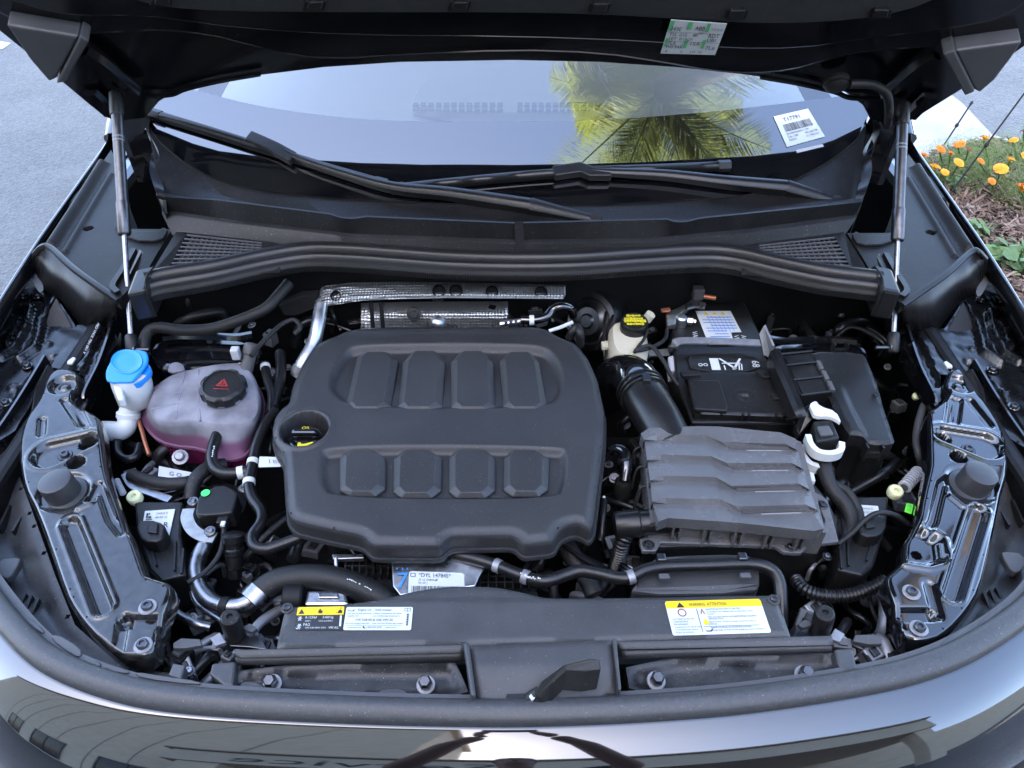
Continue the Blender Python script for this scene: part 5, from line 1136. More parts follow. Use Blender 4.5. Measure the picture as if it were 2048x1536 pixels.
for k in range(9): pl.quad(mb, .22 if k % 3 == 0 else .05, .30+k*.13, .93 if k < 5 else .6, .335+k*.13, .001)
for k in range(6): pl.quad(mb, .25+k*.11, .26, .262+k*.11, 1.0, .001)
mb.obj('fine_print', 'blue_ink', lb); mb = MB()
for u in (.26, .5, .74): pl.poly(mb, [(u-.07, .2), (u, .05), (u+.07, .2)], .001)
mb.obj('warning_triangles', 'yellow', lb)
mb = MB(); pl = Plate(*corners((1390, 716), (1515, 716), (1524, 742), (1396, 742), ZT+.005))
# lettering runs toward the windscreen side, printed upside down as on the case
plu = Plate(*corners((1524, 742), (1396, 742), (1390, 716), (1515, 716), ZT+.005)); 
g_, f_ = glyphs('68', 1.0)
pr = Plate(*corners((1519, 721), (1524, 744), (1506, 744), (1501, 721), ZT+.005)); pr.text(mb, '68', .04, .92, .85, .001, .9)
pl.quad(mb, .22, .05, .36, .95, .001); pl.poly(mb, [(.36, .05), (.40, .05), (.62, .85), (.58, .9)], .001); pl.poly(mb, [(.7, .05), (.73, .1), (.58, .95), (.54, .9)], .001); pl.quad(mb, .40, .4, .7, .47, .001); pl.quad(mb, .42, .6, .44, .95, .001); pl.poly(mb, [(.66, .5), (.68, .5), (.66, .95), (.64, .95)], .001); pl.poly(mb, [(.7, .5), (.72, .5), (.7, .95), (.68, .95)], .001)
for u in (.06, .14):
    c = pl.p(u, .55, .001); ring2(mb, c, (pl.c[1]-pl.c[0]).normalized(), (pl.c[0]-pl.c[3]).normalized(), .0026, .0042, 12)
pl2 = Plate(*corners((1398, 662), (1402, 688), (1386, 688), (1382, 662), ZT+.001)); pl2.text(mb, 'VA', .05, .9, .7, .001, .9); pl3 = Plate(*corners((1492, 670), (1498, 690), (1472, 690), (1466, 670), ZT+.001)); pl3.text(mb, 'AG', .05, .42, .4, .001, .9); pl3.text(mb, 'VR', .05, .98, .4, .001, .9)
mb.obj('white_print', 'label', bat)['kind'] = 'stuff'
# terminal
tp = W(1365, 632, ZT+.01); mb = MB(); mb.prism(WS([(1332, 622), (1348, 618), (1372, 606), (1376, 616), (1352, 634), (1352, 648), (1334, 650)], ZT+.022), .012); mb.obj('terminal_clamp', 'zinc', bat, bevel=.002)
mb = MB(); mb.lathe(W(1363, 640, ZT+.012), (0, 0, 1), [(.011, -.014), (.011, .006), (.008, .009)], 18); mb.obj('terminal_post', 'alu', bat, smooth=40)
mb = MB(); mb.lathe(W(1381, 642, ZT+.012), (1, -.2, 0), [(.0075, -.006), (.0075, .004), (.0045, .006), (.0045, .01)], 6); mb.obj('clamp_nut', 'zinc', bat)
mb = MB(); mb.prism(WS([(1372, 606), (1384, 598), (1412, 606), (1410, 614), (1390, 612), (1376, 616)], ZT+.03), .006); mb.obj('bus_strap', 'steel', bat, bevel=.001)
mb = MB(); mb.box(W(1396, 586, ZT+.035), (.022, .018, .026)); cb_ = mb.obj('sensor_block', 'greyplastic', bat, bevel=.003)
mb = MB(); mb.tube([W(1406, 592, ZT+.03), W(1432, 596, ZT+.03)], .005, 10, 2); mb.obj('copper_lug', 'copper', cb_, smooth=40)
mb = MB(); mb.prism(WS([(1322, 617), (1340, 615), (1341, 620), (1323, 622)], ZT+.03), .004); mb.obj('copper_tab', 'copper', bat)
# hold-down strap
st = thing('battery_strap', 'bent galvanised steel strap clamped over the battery', 'strap', W(1440, 690, ZT))
v, f = sweep([W(1296, 706, ZT-.015), W(1340, 704, ZT-.015), W(1348, 690, ZT+.012), W(1362, 682, ZT+.018), W(1420, 682, ZT+.018), W(1520, 686, ZT+.018)], [(-.009, -.0012), (-.009, .0012), (.009, .0012), (.009, -.0012)], 4); me = mesh_pydata(v, f); flip_normals(me); finish(me, 'band', 'greysteel', st, smooth=40)
mb = MB(); a = [W(1518, 668, ZT+.035), W(1528, 650, ZT+.05), W(1546, 692, ZT+.035), W(1541, 716, ZT), W(1534, 730, ZT-.02), W(1530, 722, ZT-.01)]; mb.prism(a, Vector((.004, .002, 0))); mb.obj('end_plate', 'greysteel', st, bevel=.001)
mb = MB(); mb.prism(WS([(1336, 712), (1366, 706), (1366, 736), (1340, 742)], ZT-.004), .03); mb.obj('spacer_block', 'ltgrey', st, bevel=.003)
# front cover of the battery
bc_ = thing('battery_cover', 'two-piece black plastic cover clipped over the front of the battery', 'battery cover', W(1480, 800, ZT))
O = WS([(1372, 746), (1392, 742), (1540, 742), (1562, 748), (1588, 832), (1404, 826), (1398, 820)], ZT+.016)
def bch(X, Y): return ZT+.016-.003*sst(.004, 0, pdist(X, Y, xy(O)))-.004*(np.hypot(X-W(1490, 793, ZT+.016).x, Y-W(1490, 793, ZT+.016).y) < .007)+.0012*np.exp(-((np.hypot(X-W(1490, 793, ZT+.016).x, Y-W(1490, 793, ZT+.016).y)-.016)/.002)**2)
finish(sheet(O, .0035, bch, .016), 'top', 'plastic', bc_, smooth=40)
mb = MB(); mb.prism(WS([(1376, 758), (1440, 760), (1456, 808), (1455, 822), (1388, 818)], ZT+.021), .01); mb.obj('terminal_flap', 'plastic', bc_, bevel=.003)
mb = MB(); mb.prism([W(1387, 826, ZT+.014), W(1456, 828, ZT+.014), W(1460, 846, ZT-.006), W(1390, 843, ZT-.006)], Vector((0, .004, -.015))); mb.obj('front_lip', 'plastic', bc_, bevel=.002)
mb = MB(); mb.prism([W(1460, 828, ZT+.012), W(1584, 834, ZT+.012), W(1592, 852, ZT-.008), W(1462, 848, ZT-.008)], Vector((0, .004, -.015))); mb.obj('front_lip', 'plastic', bc_, bevel=.002)
for a in (1486, 1498, 1552, 1566): mb = MB(); mb.box(W(a, 834, ZT+.013), (.003, .008, .012)); mb.obj('clip_rib', 'plastic', bc_)
for px in ([(1360, 742), (1400, 740), (1402, 750), (1366, 752)], [(1512, 740), (1558, 742), (1562, 754), (1528, 754)], [(1540, 786), (1576, 790), (1586, 800), (1548, 796)]): mb = MB(); mb.prism(WS(px, ZT+.022), .008); mb.obj('locking_tab', 'plastic', bc_, bevel=.0015)

# ---------------------------------------------------------------- fuse box
fb = thing('fuse_box', 'tall black fuse box with a smooth lid and clip latches', 'fuse box', W(1700, 800, .70))
ZF = .935
O = chaikin(WS([(1610, 699), (1725, 702), (1736, 714), (1795, 870), (1790, 879), (1744, 880), (1728, 867), (1692, 866), (1630, 724)], ZF), 1)
gr = [(W(a, b, ZF).x, W(a, b, ZF).y) for a, b in ((1682, 768), (1706, 820), (1732, 866))]
fx = W(1700, 820, ZF)
def fbh(X, Y):
    d = pdist(X, Y, xy(O)); z = ZF-.005*sst(.006, 0, d)
    e = pdist(X, Y, gr, False); side = (X-gr[0][0])*(gr[2][1]-gr[0][1])-(Y-gr[0][1])*(gr[2][0]-gr[0][0])
    prog = sst(gr[0][1]+.01, gr[1][1], Y)
    z = z-.007*prog*sst(-.0006, .0006, side*-1)*1.0
    return z
finish(sheet(O, .0032, fbh, .024), 'lid', 'plastic', fb, smooth=40)
mb = MB(); mb.prism([Vector((p.x, p.y, ZF-.026)) for p in inset(O, .003)], .16); mb.obj('body', 'dark', fb)
for a, b in ((1742, 898), (1676, 694)):
    p = W(a, b, ZF-.026); o = MB(); o.box(p+Vector((-.012, -.006, 0)), (.003, .012, .03)); o.box(p+Vector((.012, -.006, 0)), (.003, .012, .03)); o.box(p+Vector((0, -.008, -.004)), (.022, .006, .012)); o.obj('latch', 'plastic', fb)
mb = MB(); mb.lathe(W(1752, 789, ZF+.0005), (0, 0, 1), [(.005, 0), (.005, .0012), (.0042, .0014), (.0036, .0004)], 20); mb.obj('moulding_mark', 'plastic', fb, smooth=40)
fc = thing('fuse_carrier', 'ladder-like black fuse carrier clipped to the fuse box', 'fuse carrier', W(1610, 780, .82))
Q = [(1562, 712), (1622, 706), (1664, 786), (1602, 794)]
q = WS(Q, ZF+.002); mb = MB(); mb.prism(q, .05); mb.obj('carrier_body', 'dark', fc)
def bil(u, v_): return q[0].lerp(q[1], u).lerp(q[3].lerp(q[2], u), v_)
for v0, v1 in ((.03, .26), (.30, .62), (.66, .96)):
    mb = MB(); mb.prism([bil(.08, v0)+Vector((0, 0, .002)), bil(.88, v0)+Vector((0, 0, .002)), bil(.88, v1)+Vector((0, 0, .002)), bil(.08, v1)+Vector((0, 0, .002))], .006); mb.obj('panel', 'plastic', fc, bevel=.001)
for v0 in (0, .28, .64, 1.0):
    A, B = bil(-.02, v0), bil(1.02, v0); mb = MB(); mb.tube([A+Vector((0, 0, .004)), B+Vector((0, 0, .004))], .0018, 8, 2); mb.obj('rung', 'hose', fc, smooth=60)
for k, v0 in enumerate((.36, .62, .88)):
    p = bil(1.03, v0); mb = MB(); mb.box(p, (.008, .022, .012)); mb.obj('side_clip', 'greyplastic', fc, bevel=.001)
rail = thing('carrier_rail', 'black rail with a chamfered edge between battery cover and fuse carrier', 'rail', W(1580, 780, .86))
v, f = sweep([W(1554, 702, ZF+.004), W(1566, 735, ZF+.006), W(1586, 780, ZF+.006), W(1602, 818, ZF+.006), W(1608, 832, ZF+.0)], [(-.010, -.03), (-.009, -.004), (-.002, .006), (.006, .004), (.012, -.002), (.012, -.03)], 4); me = mesh_pydata(v, f); flip_normals(me); finish(me, 'rail', 'hose', rail, smooth=30)
mb = MB(); mb.prism([W(1600, 820, ZF+.006), W(1622, 806, ZF+.006), W(1626, 838, ZF-.01), W(1598, 872, ZF-.03), W(1592, 850, ZF-.02)], Vector((0, .004, -.02))); mb.obj('end_bracket', 'hose', rail, bevel=.002)
# connectors and harness
cn = thing('white_lever_connector', 'white lever-lock electrical connector at the corner of the fuse box', 'connector', W(1645, 890, .85))
mb = MB(); mb.prism(chaikin(WS([(1618, 808), (1632, 800), (1640, 812), (1672, 822), (1684, 846), (1674, 838), (1660, 832), (1630, 832), (1624, 822)], .945), 1), .008); mb.obj('lever', 'white', cn, bevel=.001)
mb = MB(); mb.prism(WS([(1626, 842), (1664, 838), (1680, 876), (1634, 884)], .938), .03); mb.obj('housing', 'plastic', cn, bevel=.003)
mb = MB(); mb.prism(WS([(1634, 852), (1658, 850), (1668, 868), (1642, 870)], .943), .006); mb.obj('lock_slider', 'greyplastic', cn, bevel=.002)
v, f = sweep([W(1616, 872, .93), W(1622, 890, .93), W(1636, 904, .928), W(1660, 908, .928), W(1680, 902, .928), W(1682, 886, .93)], [(-.004, -.012), (-.004, .004), (.005, .004), (.005, -.012)], 6); me = mesh_pydata(v, f); flip_normals(me); finish(me, 'lock_bow', 'white', cn, smooth=50)
v, f = sweep([W(1602, 892, .905), W(1606, 910, .905), W(1620, 928, .902), W(1640, 934, .90)], [(-.004, -.012), (-.004, .004), (.005, .004), (.005, -.012)], 6); me = mesh_pydata(v, f); flip_normals(me); finish(me, 'lower_bow', 'white', cn, smooth=50)
mb = MB(); mb.prism(WS([(1614, 942), (1628, 944), (1632, 962), (1618, 960)], .90), .012); mb.obj('end_plug', 'white', cn, bevel=.002)
def hose(name, lab, cat, path, r, m='hose', n=16, pname='tube', clamps=(), group=None, cm='steel'):
    P = [W(a, b, z) for a, b, z in path]; t = thing(name, lab, cat, P[len(P)//2]-Vector((0, 0, r if isinstance(r, float) else max(r))), group)
    mb = MB(); mb.tube(P, r, n, 8); mb.obj(pname, m, t, smooth=70)
    S = spline(P, 8); rr = r if isinstance(r, float) else r[0]
    for s in clamps:
        i = min(len(S)-2, max(1, int(s*(len(S)-1)))); d = (S[i+1]-S[i-1]).normalized(); mb = MB(); mb.lathe(S[i], d, [(rr*.98, -rr*.55), (rr*1.14, -rr*.5), (rr*1.14, rr*.5), (rr*.98, rr*.55)], 18); mb.obj('clamp', cm, t, smooth=30)
    return t
hose('wiring_harness', 'thick taped wiring harness leaving the white connector beside the filter box', 'wiring', [(1644, 915, .90), (1650, 945, .895), (1664, 980, .885), (1690, 1010, .875), (1702, 1045, .865), (1694, 1085, .85), (1680, 1130, .80)], [.0125, .0125, .0115, .0115, .0115, .0115, .0115], 'tape')
hose('wiring_harness', 'thin taped wiring branch on the fuse box side of the thick harness', 'wiring', [(1668, 968, .885), (1696, 985, .88), (1716, 1020, .87), (1718, 1050, .865), (1704, 1085, .85), (1690, 1120, .81)], .0072, 'tape')
hose('wiring_harness', 'thin taped wiring branch hugging the corner of the filter box', 'wiring', [(1622, 975, .885), (1642, 1000, .88), (1658, 1030, .875), (1668, 1065, .865), (1672, 1100, .84)], .0068, 'tape')
hose('wiring_harness', 'thin cable crossing from the headlamp plug to the harness', 'wiring', [(1676, 1088, .88), (1706, 1064, .89), (1730, 1040, .90), (1756, 1026, .905), (1790, 1030, .90), (1815, 1048, .885)], .0040, 'tape')
hose('grey_cable', 'curved grey cable between fuse box and shiny bracket', 'cable', [(1862, 790, .86), (1850, 806, .87), (1838, 840, .875), (1832, 880, .87), (1838, 912, .86), (1846, 940, .83)], .0062, 'greyplastic')
hose('drain_pipe', 'slanting black pipe below the fuse box', 'pipe', [(1690, 990, .82), (1730, 968, .83), (1770, 945, .84), (1795, 925, .83)], .008, 'hose')
# nylon fittings and bolt near the shiny bracket
nf = thing('nylon_fastener', 'pale yellow nylon fastener beside the ribbed plug and green tag', 'fastener', W(1792, 982, .86)); mb = MB(); mb.lathe(W(1792, 982, .872), (0, -.2, 1), [(.004, -.012), (.011, -.01), (.012, 0), (.010, .003), (.004, .003), (.003, -.002)], 20); mb.obj('washer', 'nylon', nf, smooth=40)
nf = thing('ribbed_plug', 'grey ribbed cable plug lying beside the shiny bracket', 'plug', W(1825, 960, .85)); mb = MB(); a, b = W(1808, 975, .875), W(1838, 942, .875); mb.tube([a, b], .006, 10, 2); mb.obj('core', 'greyplastic', nf, smooth=60); mb = MB()
for k in range(9): mb.lathe(a.lerp(b, (k+.5)/9), b-a, [(.0105, -.0008), (.0105, .0008)], 12)
mb.obj('fins', 'ltgrey', nf)
nf = thing('green_tag', 'small bright green paper tag stuck beside the headlamp plug', 'tag', W(1818, 1016, .87)); q = corners((1813, 1006), (1827, 1009), (1823, 1028), (1809, 1023), .878); mb = MB(); mb.prism(q, .001); mb.obj('paper', 'limegreen', nf); pl = Plate(*q); mb = MB(); pl.text(mb, 'EB', .2, .45, .28, .0012, .6); pl.text(mb, '1A', .2, .85, .28, .0012, .6); mb.obj('lettering', 'labelgreen', nf)
nf = thing('pale_bolt_cap', 'tiny pale nylon cap in the dark gap behind the fuse box', 'cap', W(1833, 792, .86)); mb = MB(); mb.lathe(W(1833, 792, .868), (0, -.3, 1), [(.006, -.006), (.007, 0), (.004, .004)], 14); mb.obj('cap', 'nylon', nf, smooth=40)
# headlamp control modules with labels
for s in (-1, 1):
    def mx(px): return px if s < 0 else 2046-px
    dy = 0 if s < 0 else -10
    t = thing('headlamp_module', 'black headlamp control module with white part label, '+('coolant pump' if s < 0 else 'green tag')+' side', 'control module', W(mx(320), 1080+dy, .78), 'headlamp modules')
    mb = MB(); mb.prism(WS([(mx(a), b+dy) for a, b in ((268, 1002), (366, 1002), (362, 1070), (372, 1150), (320, 1162), (298, 1140), (272, 1060))], .868), .08); mb.obj('box', 'plastic', t, bevel=.004)
    q = [W(mx(a), b+dy, .8705) for a, b in ((290, 1022), (350, 1018), (338, 1072), (282, 1066))]
    if s > 0: q = [q[1], q[0], q[3], q[2]]
    mb = MB(); mb.prism(q, .0015); lb = mb.obj('part_label', 'label', t); pl = Plate(*q); mb = MB(); u0 = .12 if s < 0 else .1
    for (a, b, c, d) in ((.08, .12, .14, .35), (.16, .12, .2, .2), (.16, .26, .26, .35), (.08, .38, .3, .42)): pl.quad(mb, a, b, c, d, .001)
    pl.text(mb, 'CHARGE 35', .4, .2, .09, .001, .4); pl.text(mb, '8S4 907 125', .4, .36, .09, .001, .4); pl.text(mb, 'R' if s < 0 else 'L', .72, .7, .2, .001); mb.obj('lettering', 'black_ink', lb)
    cp_ = W(mx(300), 1058+dy, .885); mb = MB(); mb.prism(chaikin(WS([(mx(a), b+dy) for a, b in ((276, 1042), (300, 1038), (328, 1046), (330, 1062), (322, 1084), (284, 1082), (272, 1060))], .894), 1), .03); cn_ = mb.obj('plug', 'plastic', t, bevel=.004)
    mb = MB(); mb.prism(WS([(mx(a), b+dy) for a, b in ((296, 1044), (316, 1046), (314, 1066), (294, 1064))], .898), .006); mb.obj('plug_latch', 'plastic', cn_, bevel=.0015)
    for (a, b, c, d) in ((300, 1090, 312, 1130), (350, 1080, 348, 1140), (366, 1096, 362, 1146)):
        p, q_ = W(mx(a), b+dy, .872), W(mx(c), d+dy, .872); w = Vector((.0015, 0, 0)); mb = MB(); mb.prism([p-w, p+w, q_+w, q_-w], .02); mb.obj('rib', 'plastic', t)
nf = thing('nylon_fastener', 'pale yellow nylon fastener beside the dusty bracket', 'fastener', W(267, 994, .86)); mb = MB(); mb.lathe(W(268, 993, .872), (0, -.2, 1), [(.004, -.012), (.011, -.01), (.012, 0), (.010, .003), (.004, .003), (.003, -.002)], 20); mb.obj('washer', 'nylon', nf, smooth=40)
nf = thing('ribbed_plug', 'white ribbed pin beside the dusty bracket', 'plug', W(240, 975, .85)); mb = MB(); a, b = W(233, 960, .875), W(247, 988, .875); mb.tube([a, b], .003, 10, 2); mb.obj('core', 'ltgrey', nf, smooth=60); mb = MB()
for k in range(8): mb.lathe(a.lerp(b, (k+.5)/8), b-a, [(.005, -.0008), (.005, .0008)], 10)
mb.obj('fins', 'ltgrey', nf)

# ---------------------------------------------------------------- brake fluid reservoir and booster
br = thing('brake_reservoir', 'cream brake fluid reservoir with black and yellow cap', 'reservoir', W(1255, 700, .80))
O = WS([(1214, 650), (1240, 640), (1290, 648), (1300, 690), (1292, 716), (1224, 716)], .895); Ob = [Vector((p.x, p.y, .80)) for p in O]
rings = [zset(inset(chaikin(O, 2), -.002), .80), zset(chaikin(O, 2), .86), zset(chaikin(O, 2), .885), zset(inset(chaikin(O, 2), .008), .898)]; v, f = loft_rings(rings); me = mesh_pydata(v, f); flip_normals(me); finish(me, 'tank', 'cream', br, smooth=45)
cpos = W(1268, 652, .906); mb = MB(); mb.lathe(cpos, (0, -.05, 1), [(.026, -.012), (.0265, .0), (.026, .010), (.024, .013), (.0, .013)], 36); mb.obj('cap', 'hose', br, smooth=40)
mb = MB(); rp = random.Random(2)
for j in range(4):
    yv = .014-.0085*j; wv = math.sqrt(max(0, .020**2-yv**2)); x = -wv
    while x < wv-.003: w = rp.uniform(.0025, .006); mb.box(cpos+Vector((x+w/2, yv, .0138)), (w, rp.uniform(.003, .0062), .0012)); x += w+.0008
mb.box(cpos+Vector((0, .0005, .0137)), (.041, .0022, .001)); mb.obj('yellow_warning_print', 'capyellow', br)
mb = MB(); mb.tube([W(1292, 640, .90), W(1302, 628, .915)], .0095, 14, 2); mb.obj('side_spout', 'cream', br, smooth=50)
mb = MB(); mb.prism(WS([(1202, 682), (1216, 680), (1218, 692), (1204, 694)], .88), .01); mb.obj('lug', 'cream', br, bevel=.002)
bo = thing('brake_booster', 'round dark metal brake booster behind the engine cover', 'brake booster', W(1195, 650, .78)); bcn = W(1180, 642, .86); mb = MB(); mb.lathe(bcn, (-.55, -.65, .45), [(.060, -.05), (.063, -.01), (.058, .004), (.048, .007), (.044, .003), (.034, .006), (.028, .012), (.016, .013), (.012, .018), (.0, .018)], 44); mb.obj('shell', 'darksteel', bo, smooth=40)
mb = MB(); mb.tube([W(1218, 600, .88), W(1210, 640, .89), W(1208, 700, .87), W(1210, 745, .83)], .003, 8, 5); mb.obj('brake_line', 'hose', bo, smooth=60)
mb = MB(); mb.tube([W(1238, 605, .88), W(1222, 640, .89), W(1204, 668, .88), W(1192, 700, .85)], .003, 8, 5); mb.obj('brake_line', 'hose', bo, smooth=60)
hose('sensor_cable', 'thin taped cable running from the battery past the cream reservoir', 'cable', [(1334, 660, .90), (1330, 678, .90), (1306, 694, .905), (1270, 702, .91), (1300, 692, .912), (1324, 718, .905), (1345, 755, .89), (1372, 790, .87)], .0038, 'tape')
hose('sensor_cable', 'short black cable curling below the brake fluid cap', 'cable', [(1295, 660, .905), (1288, 678, .906), (1276, 694, .906), (1268, 706, .90)], .003, 'tape')

# ---------------------------------------------------------------- heat shields and rear pipes
hs = thing('heat_shield', 'quilted silver heat shield strip with round holes below the bulkhead seal', 'heat shield', WY(880, 600, 1.262))
def wyp(px, y): return [WY(a, b, y) for a, b in px]
top_ = [(632, 590), (648, 572), (700, 566), (800, 564), (900, 566), (1000, 568), (1131, 570)]; bot_ = [(634, 614), (656, 612), (720, 602), (800, 598), (900, 596), (1000, 597), (1126, 598)]
YH = 1.245
rows = [[WY(a, b, YH+.014) for a, b in top_], [WY(a, b*.7+c*.3, YH+.004) for (a, b), (_, c) in zip(top_, bot_)], [WY(a, b*.3+c*.7, YH-.014) for (a, b), (_, c) in zip(top_, bot_)], [WY(a, b, YH-.026) for a, b in bot_]]
v, f = loft_rows(rows, 60); me = mesh_pydata(v, f); flip_normals(me); o = finish(me, 'foil_strip', 'foil', hs, smooth=60); so = o.modifiers.new('thick', 'SOLIDIFY'); so.thickness = .0015
for a, b, r in ((672, 592, .0105), (878, 582, .013), (912, 582, .013), (984, 584, .0125), (1082, 585, .0125)):
    p = WY(a, b, YH-.012); mb = MB(); mb.lathe(p, (0, -.6, .7), [(r, -.004), (r, .002), (r*.8, .003), (r*.72, -.002), (r*.2, -.002)], 24); mb.obj('grommet', 'dark', hs, smooth=40)
hs2 = thing('heat_shield', 'darker dimpled heat shield tucked behind the engine cover', 'heat shield', WY(900, 640, 1.2))
rows = [[WY(a, b, 1.235) for a, b in ((722, 606), (800, 604), (900, 603), (1016, 603))], [WY(a, b, 1.20) for a, b in ((722, 635), (800, 625), (900, 625), (1016, 628))], [WY(a, b, 1.19) for a, b in ((722, 668), (800, 668), (900, 668), (1018, 665))]]
v, f = loft_rows(rows, 30); me = mesh_pydata(v, f); flip_normals(me); o = finish(me, 'foil_panel', 'foil', hs2, smooth=60); so = o.modifiers.new('thick', 'SOLIDIFY'); so.thickness = .0015
for a in (742, 762): mb = MB(); p = WY(a, 605, 1.195); q = WY(a+4, 655, 1.18); mb.tube([p, q], .004, 8, 3); mb.obj('strap', 'dark', hs2, smooth=60)
bolt(hs2, WY(828, 628, 1.195), .014, (0, -1, .5), head='darksteel', washer='darksteel')
mb = MB(); mb.lathe(WY(875, 642, 1.185), (0, -.3, 1), [(.016, -.01), (.015, .0), (.008, .008)], 16); mb.obj('boss', 'alu', hs2, smooth=50)
nw = thing('bulkhead_insulation', 'dark felt bulkhead insulation under the ribbed seal', 'insulation', (0, 1.262, .7)); 
v, f = loft_rows([[WY(a, b, 1.268) for a, b in ((300, 562), (500, 535), (640, 528), (900, 540), (1200, 540), (1420, 530), (1560, 560), (1770, 590))], [WY(a, b, 1.262) for a, b in ((300, 640), (500, 600), (640, 590), (900, 590), (1200, 590), (1420, 590), (1560, 620), (1770, 640))], [WY(a, b, 1.268) for a, b in ((300, 760), (600, 720), (1024, 720), (1400, 720), (1770, 760))]], 40); me = mesh_pydata(v, f); flip_normals(me); o = finish(me, 'felt', 'dark', nw, smooth=60)
mb = MB(); mb.prism([WY(a, b, 1.24) for a, b in ((556, 612), (600, 592), (636, 590), (636, 616), (590, 634), (566, 632))], Vector((0, .02, 0))); mb.obj('foam_block', 'pad', nw, bevel=.004)
hose('rear_pipe', 'dull silver pipe rising behind the corner of the engine cover', 'pipe', [(642, 612, .95), (636, 650, .935), (626, 690, .915), (606, 726, .90), (594, 752, .88)], .0125, 'alu', clamps=(.9,), cm='greysteel')
hose('vacuum_hose', 'glossy bent vacuum hose with a pale clip behind the engine cover', 'hose', [(1042, 640, .925), (1070, 640, .925), (1092, 634, .928), (1104, 620, .935), (1124, 613, .94), (1142, 618, .93), (1146, 630, .91)], .0085, 'gloss', clamps=(.14,), cm='white')
hose('vacuum_line', 'pale thin rod poking out behind the engine cover', 'rod', [(1098, 662, .915), (1120, 655, .92), (1146, 644, .93)], .0035, 'label')
hose('breather_hose', 'short black breather hose beside the brake booster', 'hose', [(1138, 676, .90), (1146, 662, .915), (1154, 654, .92), (1160, 668, .915), (1160, 690, .89)], .008, 'rubber')
mb = MB()
fu = thing('fuel_rail', 'silver fuel rail fittings peeping over the back of the engine cover', 'fuel rail', W(1030, 652, .90)); mb.tube([W(1000, 648, .915), W(1046, 642, .92)], .006, 10, 2)
for k in range(5): mb.box(W(1012+k*10, 646, .92), (.006, .01, .008))
mb.obj('rail', 'alu', fu)
hose('wiring_harness', 'taped wiring harness snaking below the bulkhead behind the coolant tank', 'wiring', [(290, 712, .90), (288, 685, .915), (298, 662, .925), (320, 655, .93), (360, 660, .93), (420, 658, .935), (480, 640, .945), (530, 618, .955), (556, 592, .965), (578, 566, .975)], .0105, 'tape')
hose('wiring_harness', 'loose wiring pigtail from the tank sensor up to the foam block', 'wiring', [(502, 712, .955), (520, 690, .955), (545, 665, .955), (565, 648, .955), (588, 640, .955), (600, 655, .95), (588, 668, .945)], .0042, 'tape')
hose('coolant_hose', 'black coolant hose pair behind the tank beside the engine cover', 'hose', [(560, 706, .90), (562, 740, .90), (556, 780, .90), (545, 815, .90)], .0095, 'hose')
hose('coolant_hose', 'clipped black coolant hose running down beside the tank cap', 'hose', [(530, 728, .905), (534, 756, .905), (544, 790, .905), (542, 826, .90)], .008, 'hose', clamps=(.12,), cm='label')
hose('coolant_hose', 'curved black hose leaving the front of the coolant tank', 'hose', [(440, 856, .895), (432, 876, .896), (424, 905, .893), (426, 930, .89), (442, 945, .888), (470, 947, .888), (500, 941, .888)], .0092, 'hose', clamps=(.06, .9), cm='label')
hose('coolant_hose', 'long looping black hose running past the engine cover corner', 'hose', [(552, 822, .905), (530, 850, .905), (514, 890, .90), (505, 930, .897), (498, 965, .895), (504, 995, .893), (522, 1022, .892), (522, 1045, .892), (506, 1070, .892), (508, 1090, .892), (530, 1098, .892), (570, 1086, .893), (606, 1072, .895)], .0085, 'hose', clamps=(.24, .34), cm='label')
hose('coolant_hose', 'thick black hose arching out beside the green-dotted pump', 'hose', [(382, 1000, .86), (386, 970, .87), (400, 948, .875), (424, 934, .872), (450, 930, .865)], .0115, 'rubber')
hose('coolant_pipe', 'shiny silver coolant pipe bending under the pump bracket', 'pipe', [(420, 1070, .86), (408, 1092, .86), (396, 1118, .858), (392, 1146, .857), (402, 1180, .857), (424, 1204, .858), (456, 1213, .86), (486, 1210, .862), (508, 1198, .866)], .0115, 'steel', clamps=(.74,), cm='dark')
hose('radiator_hose', 'fat black radiator hose arching toward the radiator cover', 'hose', [(512, 1196, .868), (530, 1178, .872), (560, 1162, .877), (610, 1155, .88), (660, 1158, .88), (710, 1172, .878), (760, 1196, .872), (800, 1225, .86)], .0185, 'rubber', 22, clamps=(.03,))
hose('small_pipe', 'thin silver pipe beside the shiny coolant pipe', 'pipe', [(384, 1150, .845), (386, 1185, .845), (396, 1208, .845), (420, 1226, .85), (446, 1244, .855)], .0048, 'steel')
hose('bracket_pipe', 'silver pipe running down beside the dusty bracket corner', 'pipe', [(346, 1220, .86), (368, 1236, .86), (396, 1248, .86), (420, 1254, .855)], .006, 'steel')
hose('fuel_vent_hose', 'long braided hose crossing in front of the engine to the filter side', 'hose', [(905, 1108, .895), (950, 1118, .90), (990, 1130, .902), (1030, 1146, .905), (1070, 1160, .906), (1100, 1160, .907), (1130, 1150, .908), (1160, 1142, .91), (1200, 1148, .912), (1235, 1156, .914), (1262, 1154, .916), (1290, 1140, .92), (1330, 1133, .92), (1420, 1130, .92), (1500, 1128, .92), (1540, 1138, .918), (1558, 1162, .912), (1562, 1200, .90), (1562, 1250, .88)], .0088, 'hose', clamps=(.12, .20, .56), cm='greysteel')
ch = thing('corrugated_loom', 'black corrugated loom tube in the dark gap beside the shiny bracket', 'hose', W(1660, 1185, .82)); corrugated([W(1592, 1160, .84), W(1610, 1180, .85), (W(1650, 1192, .855)), W(1700, 1190, .86), W(1745, 1176, .87), W(1775, 1160, .88)], .0105, ch)
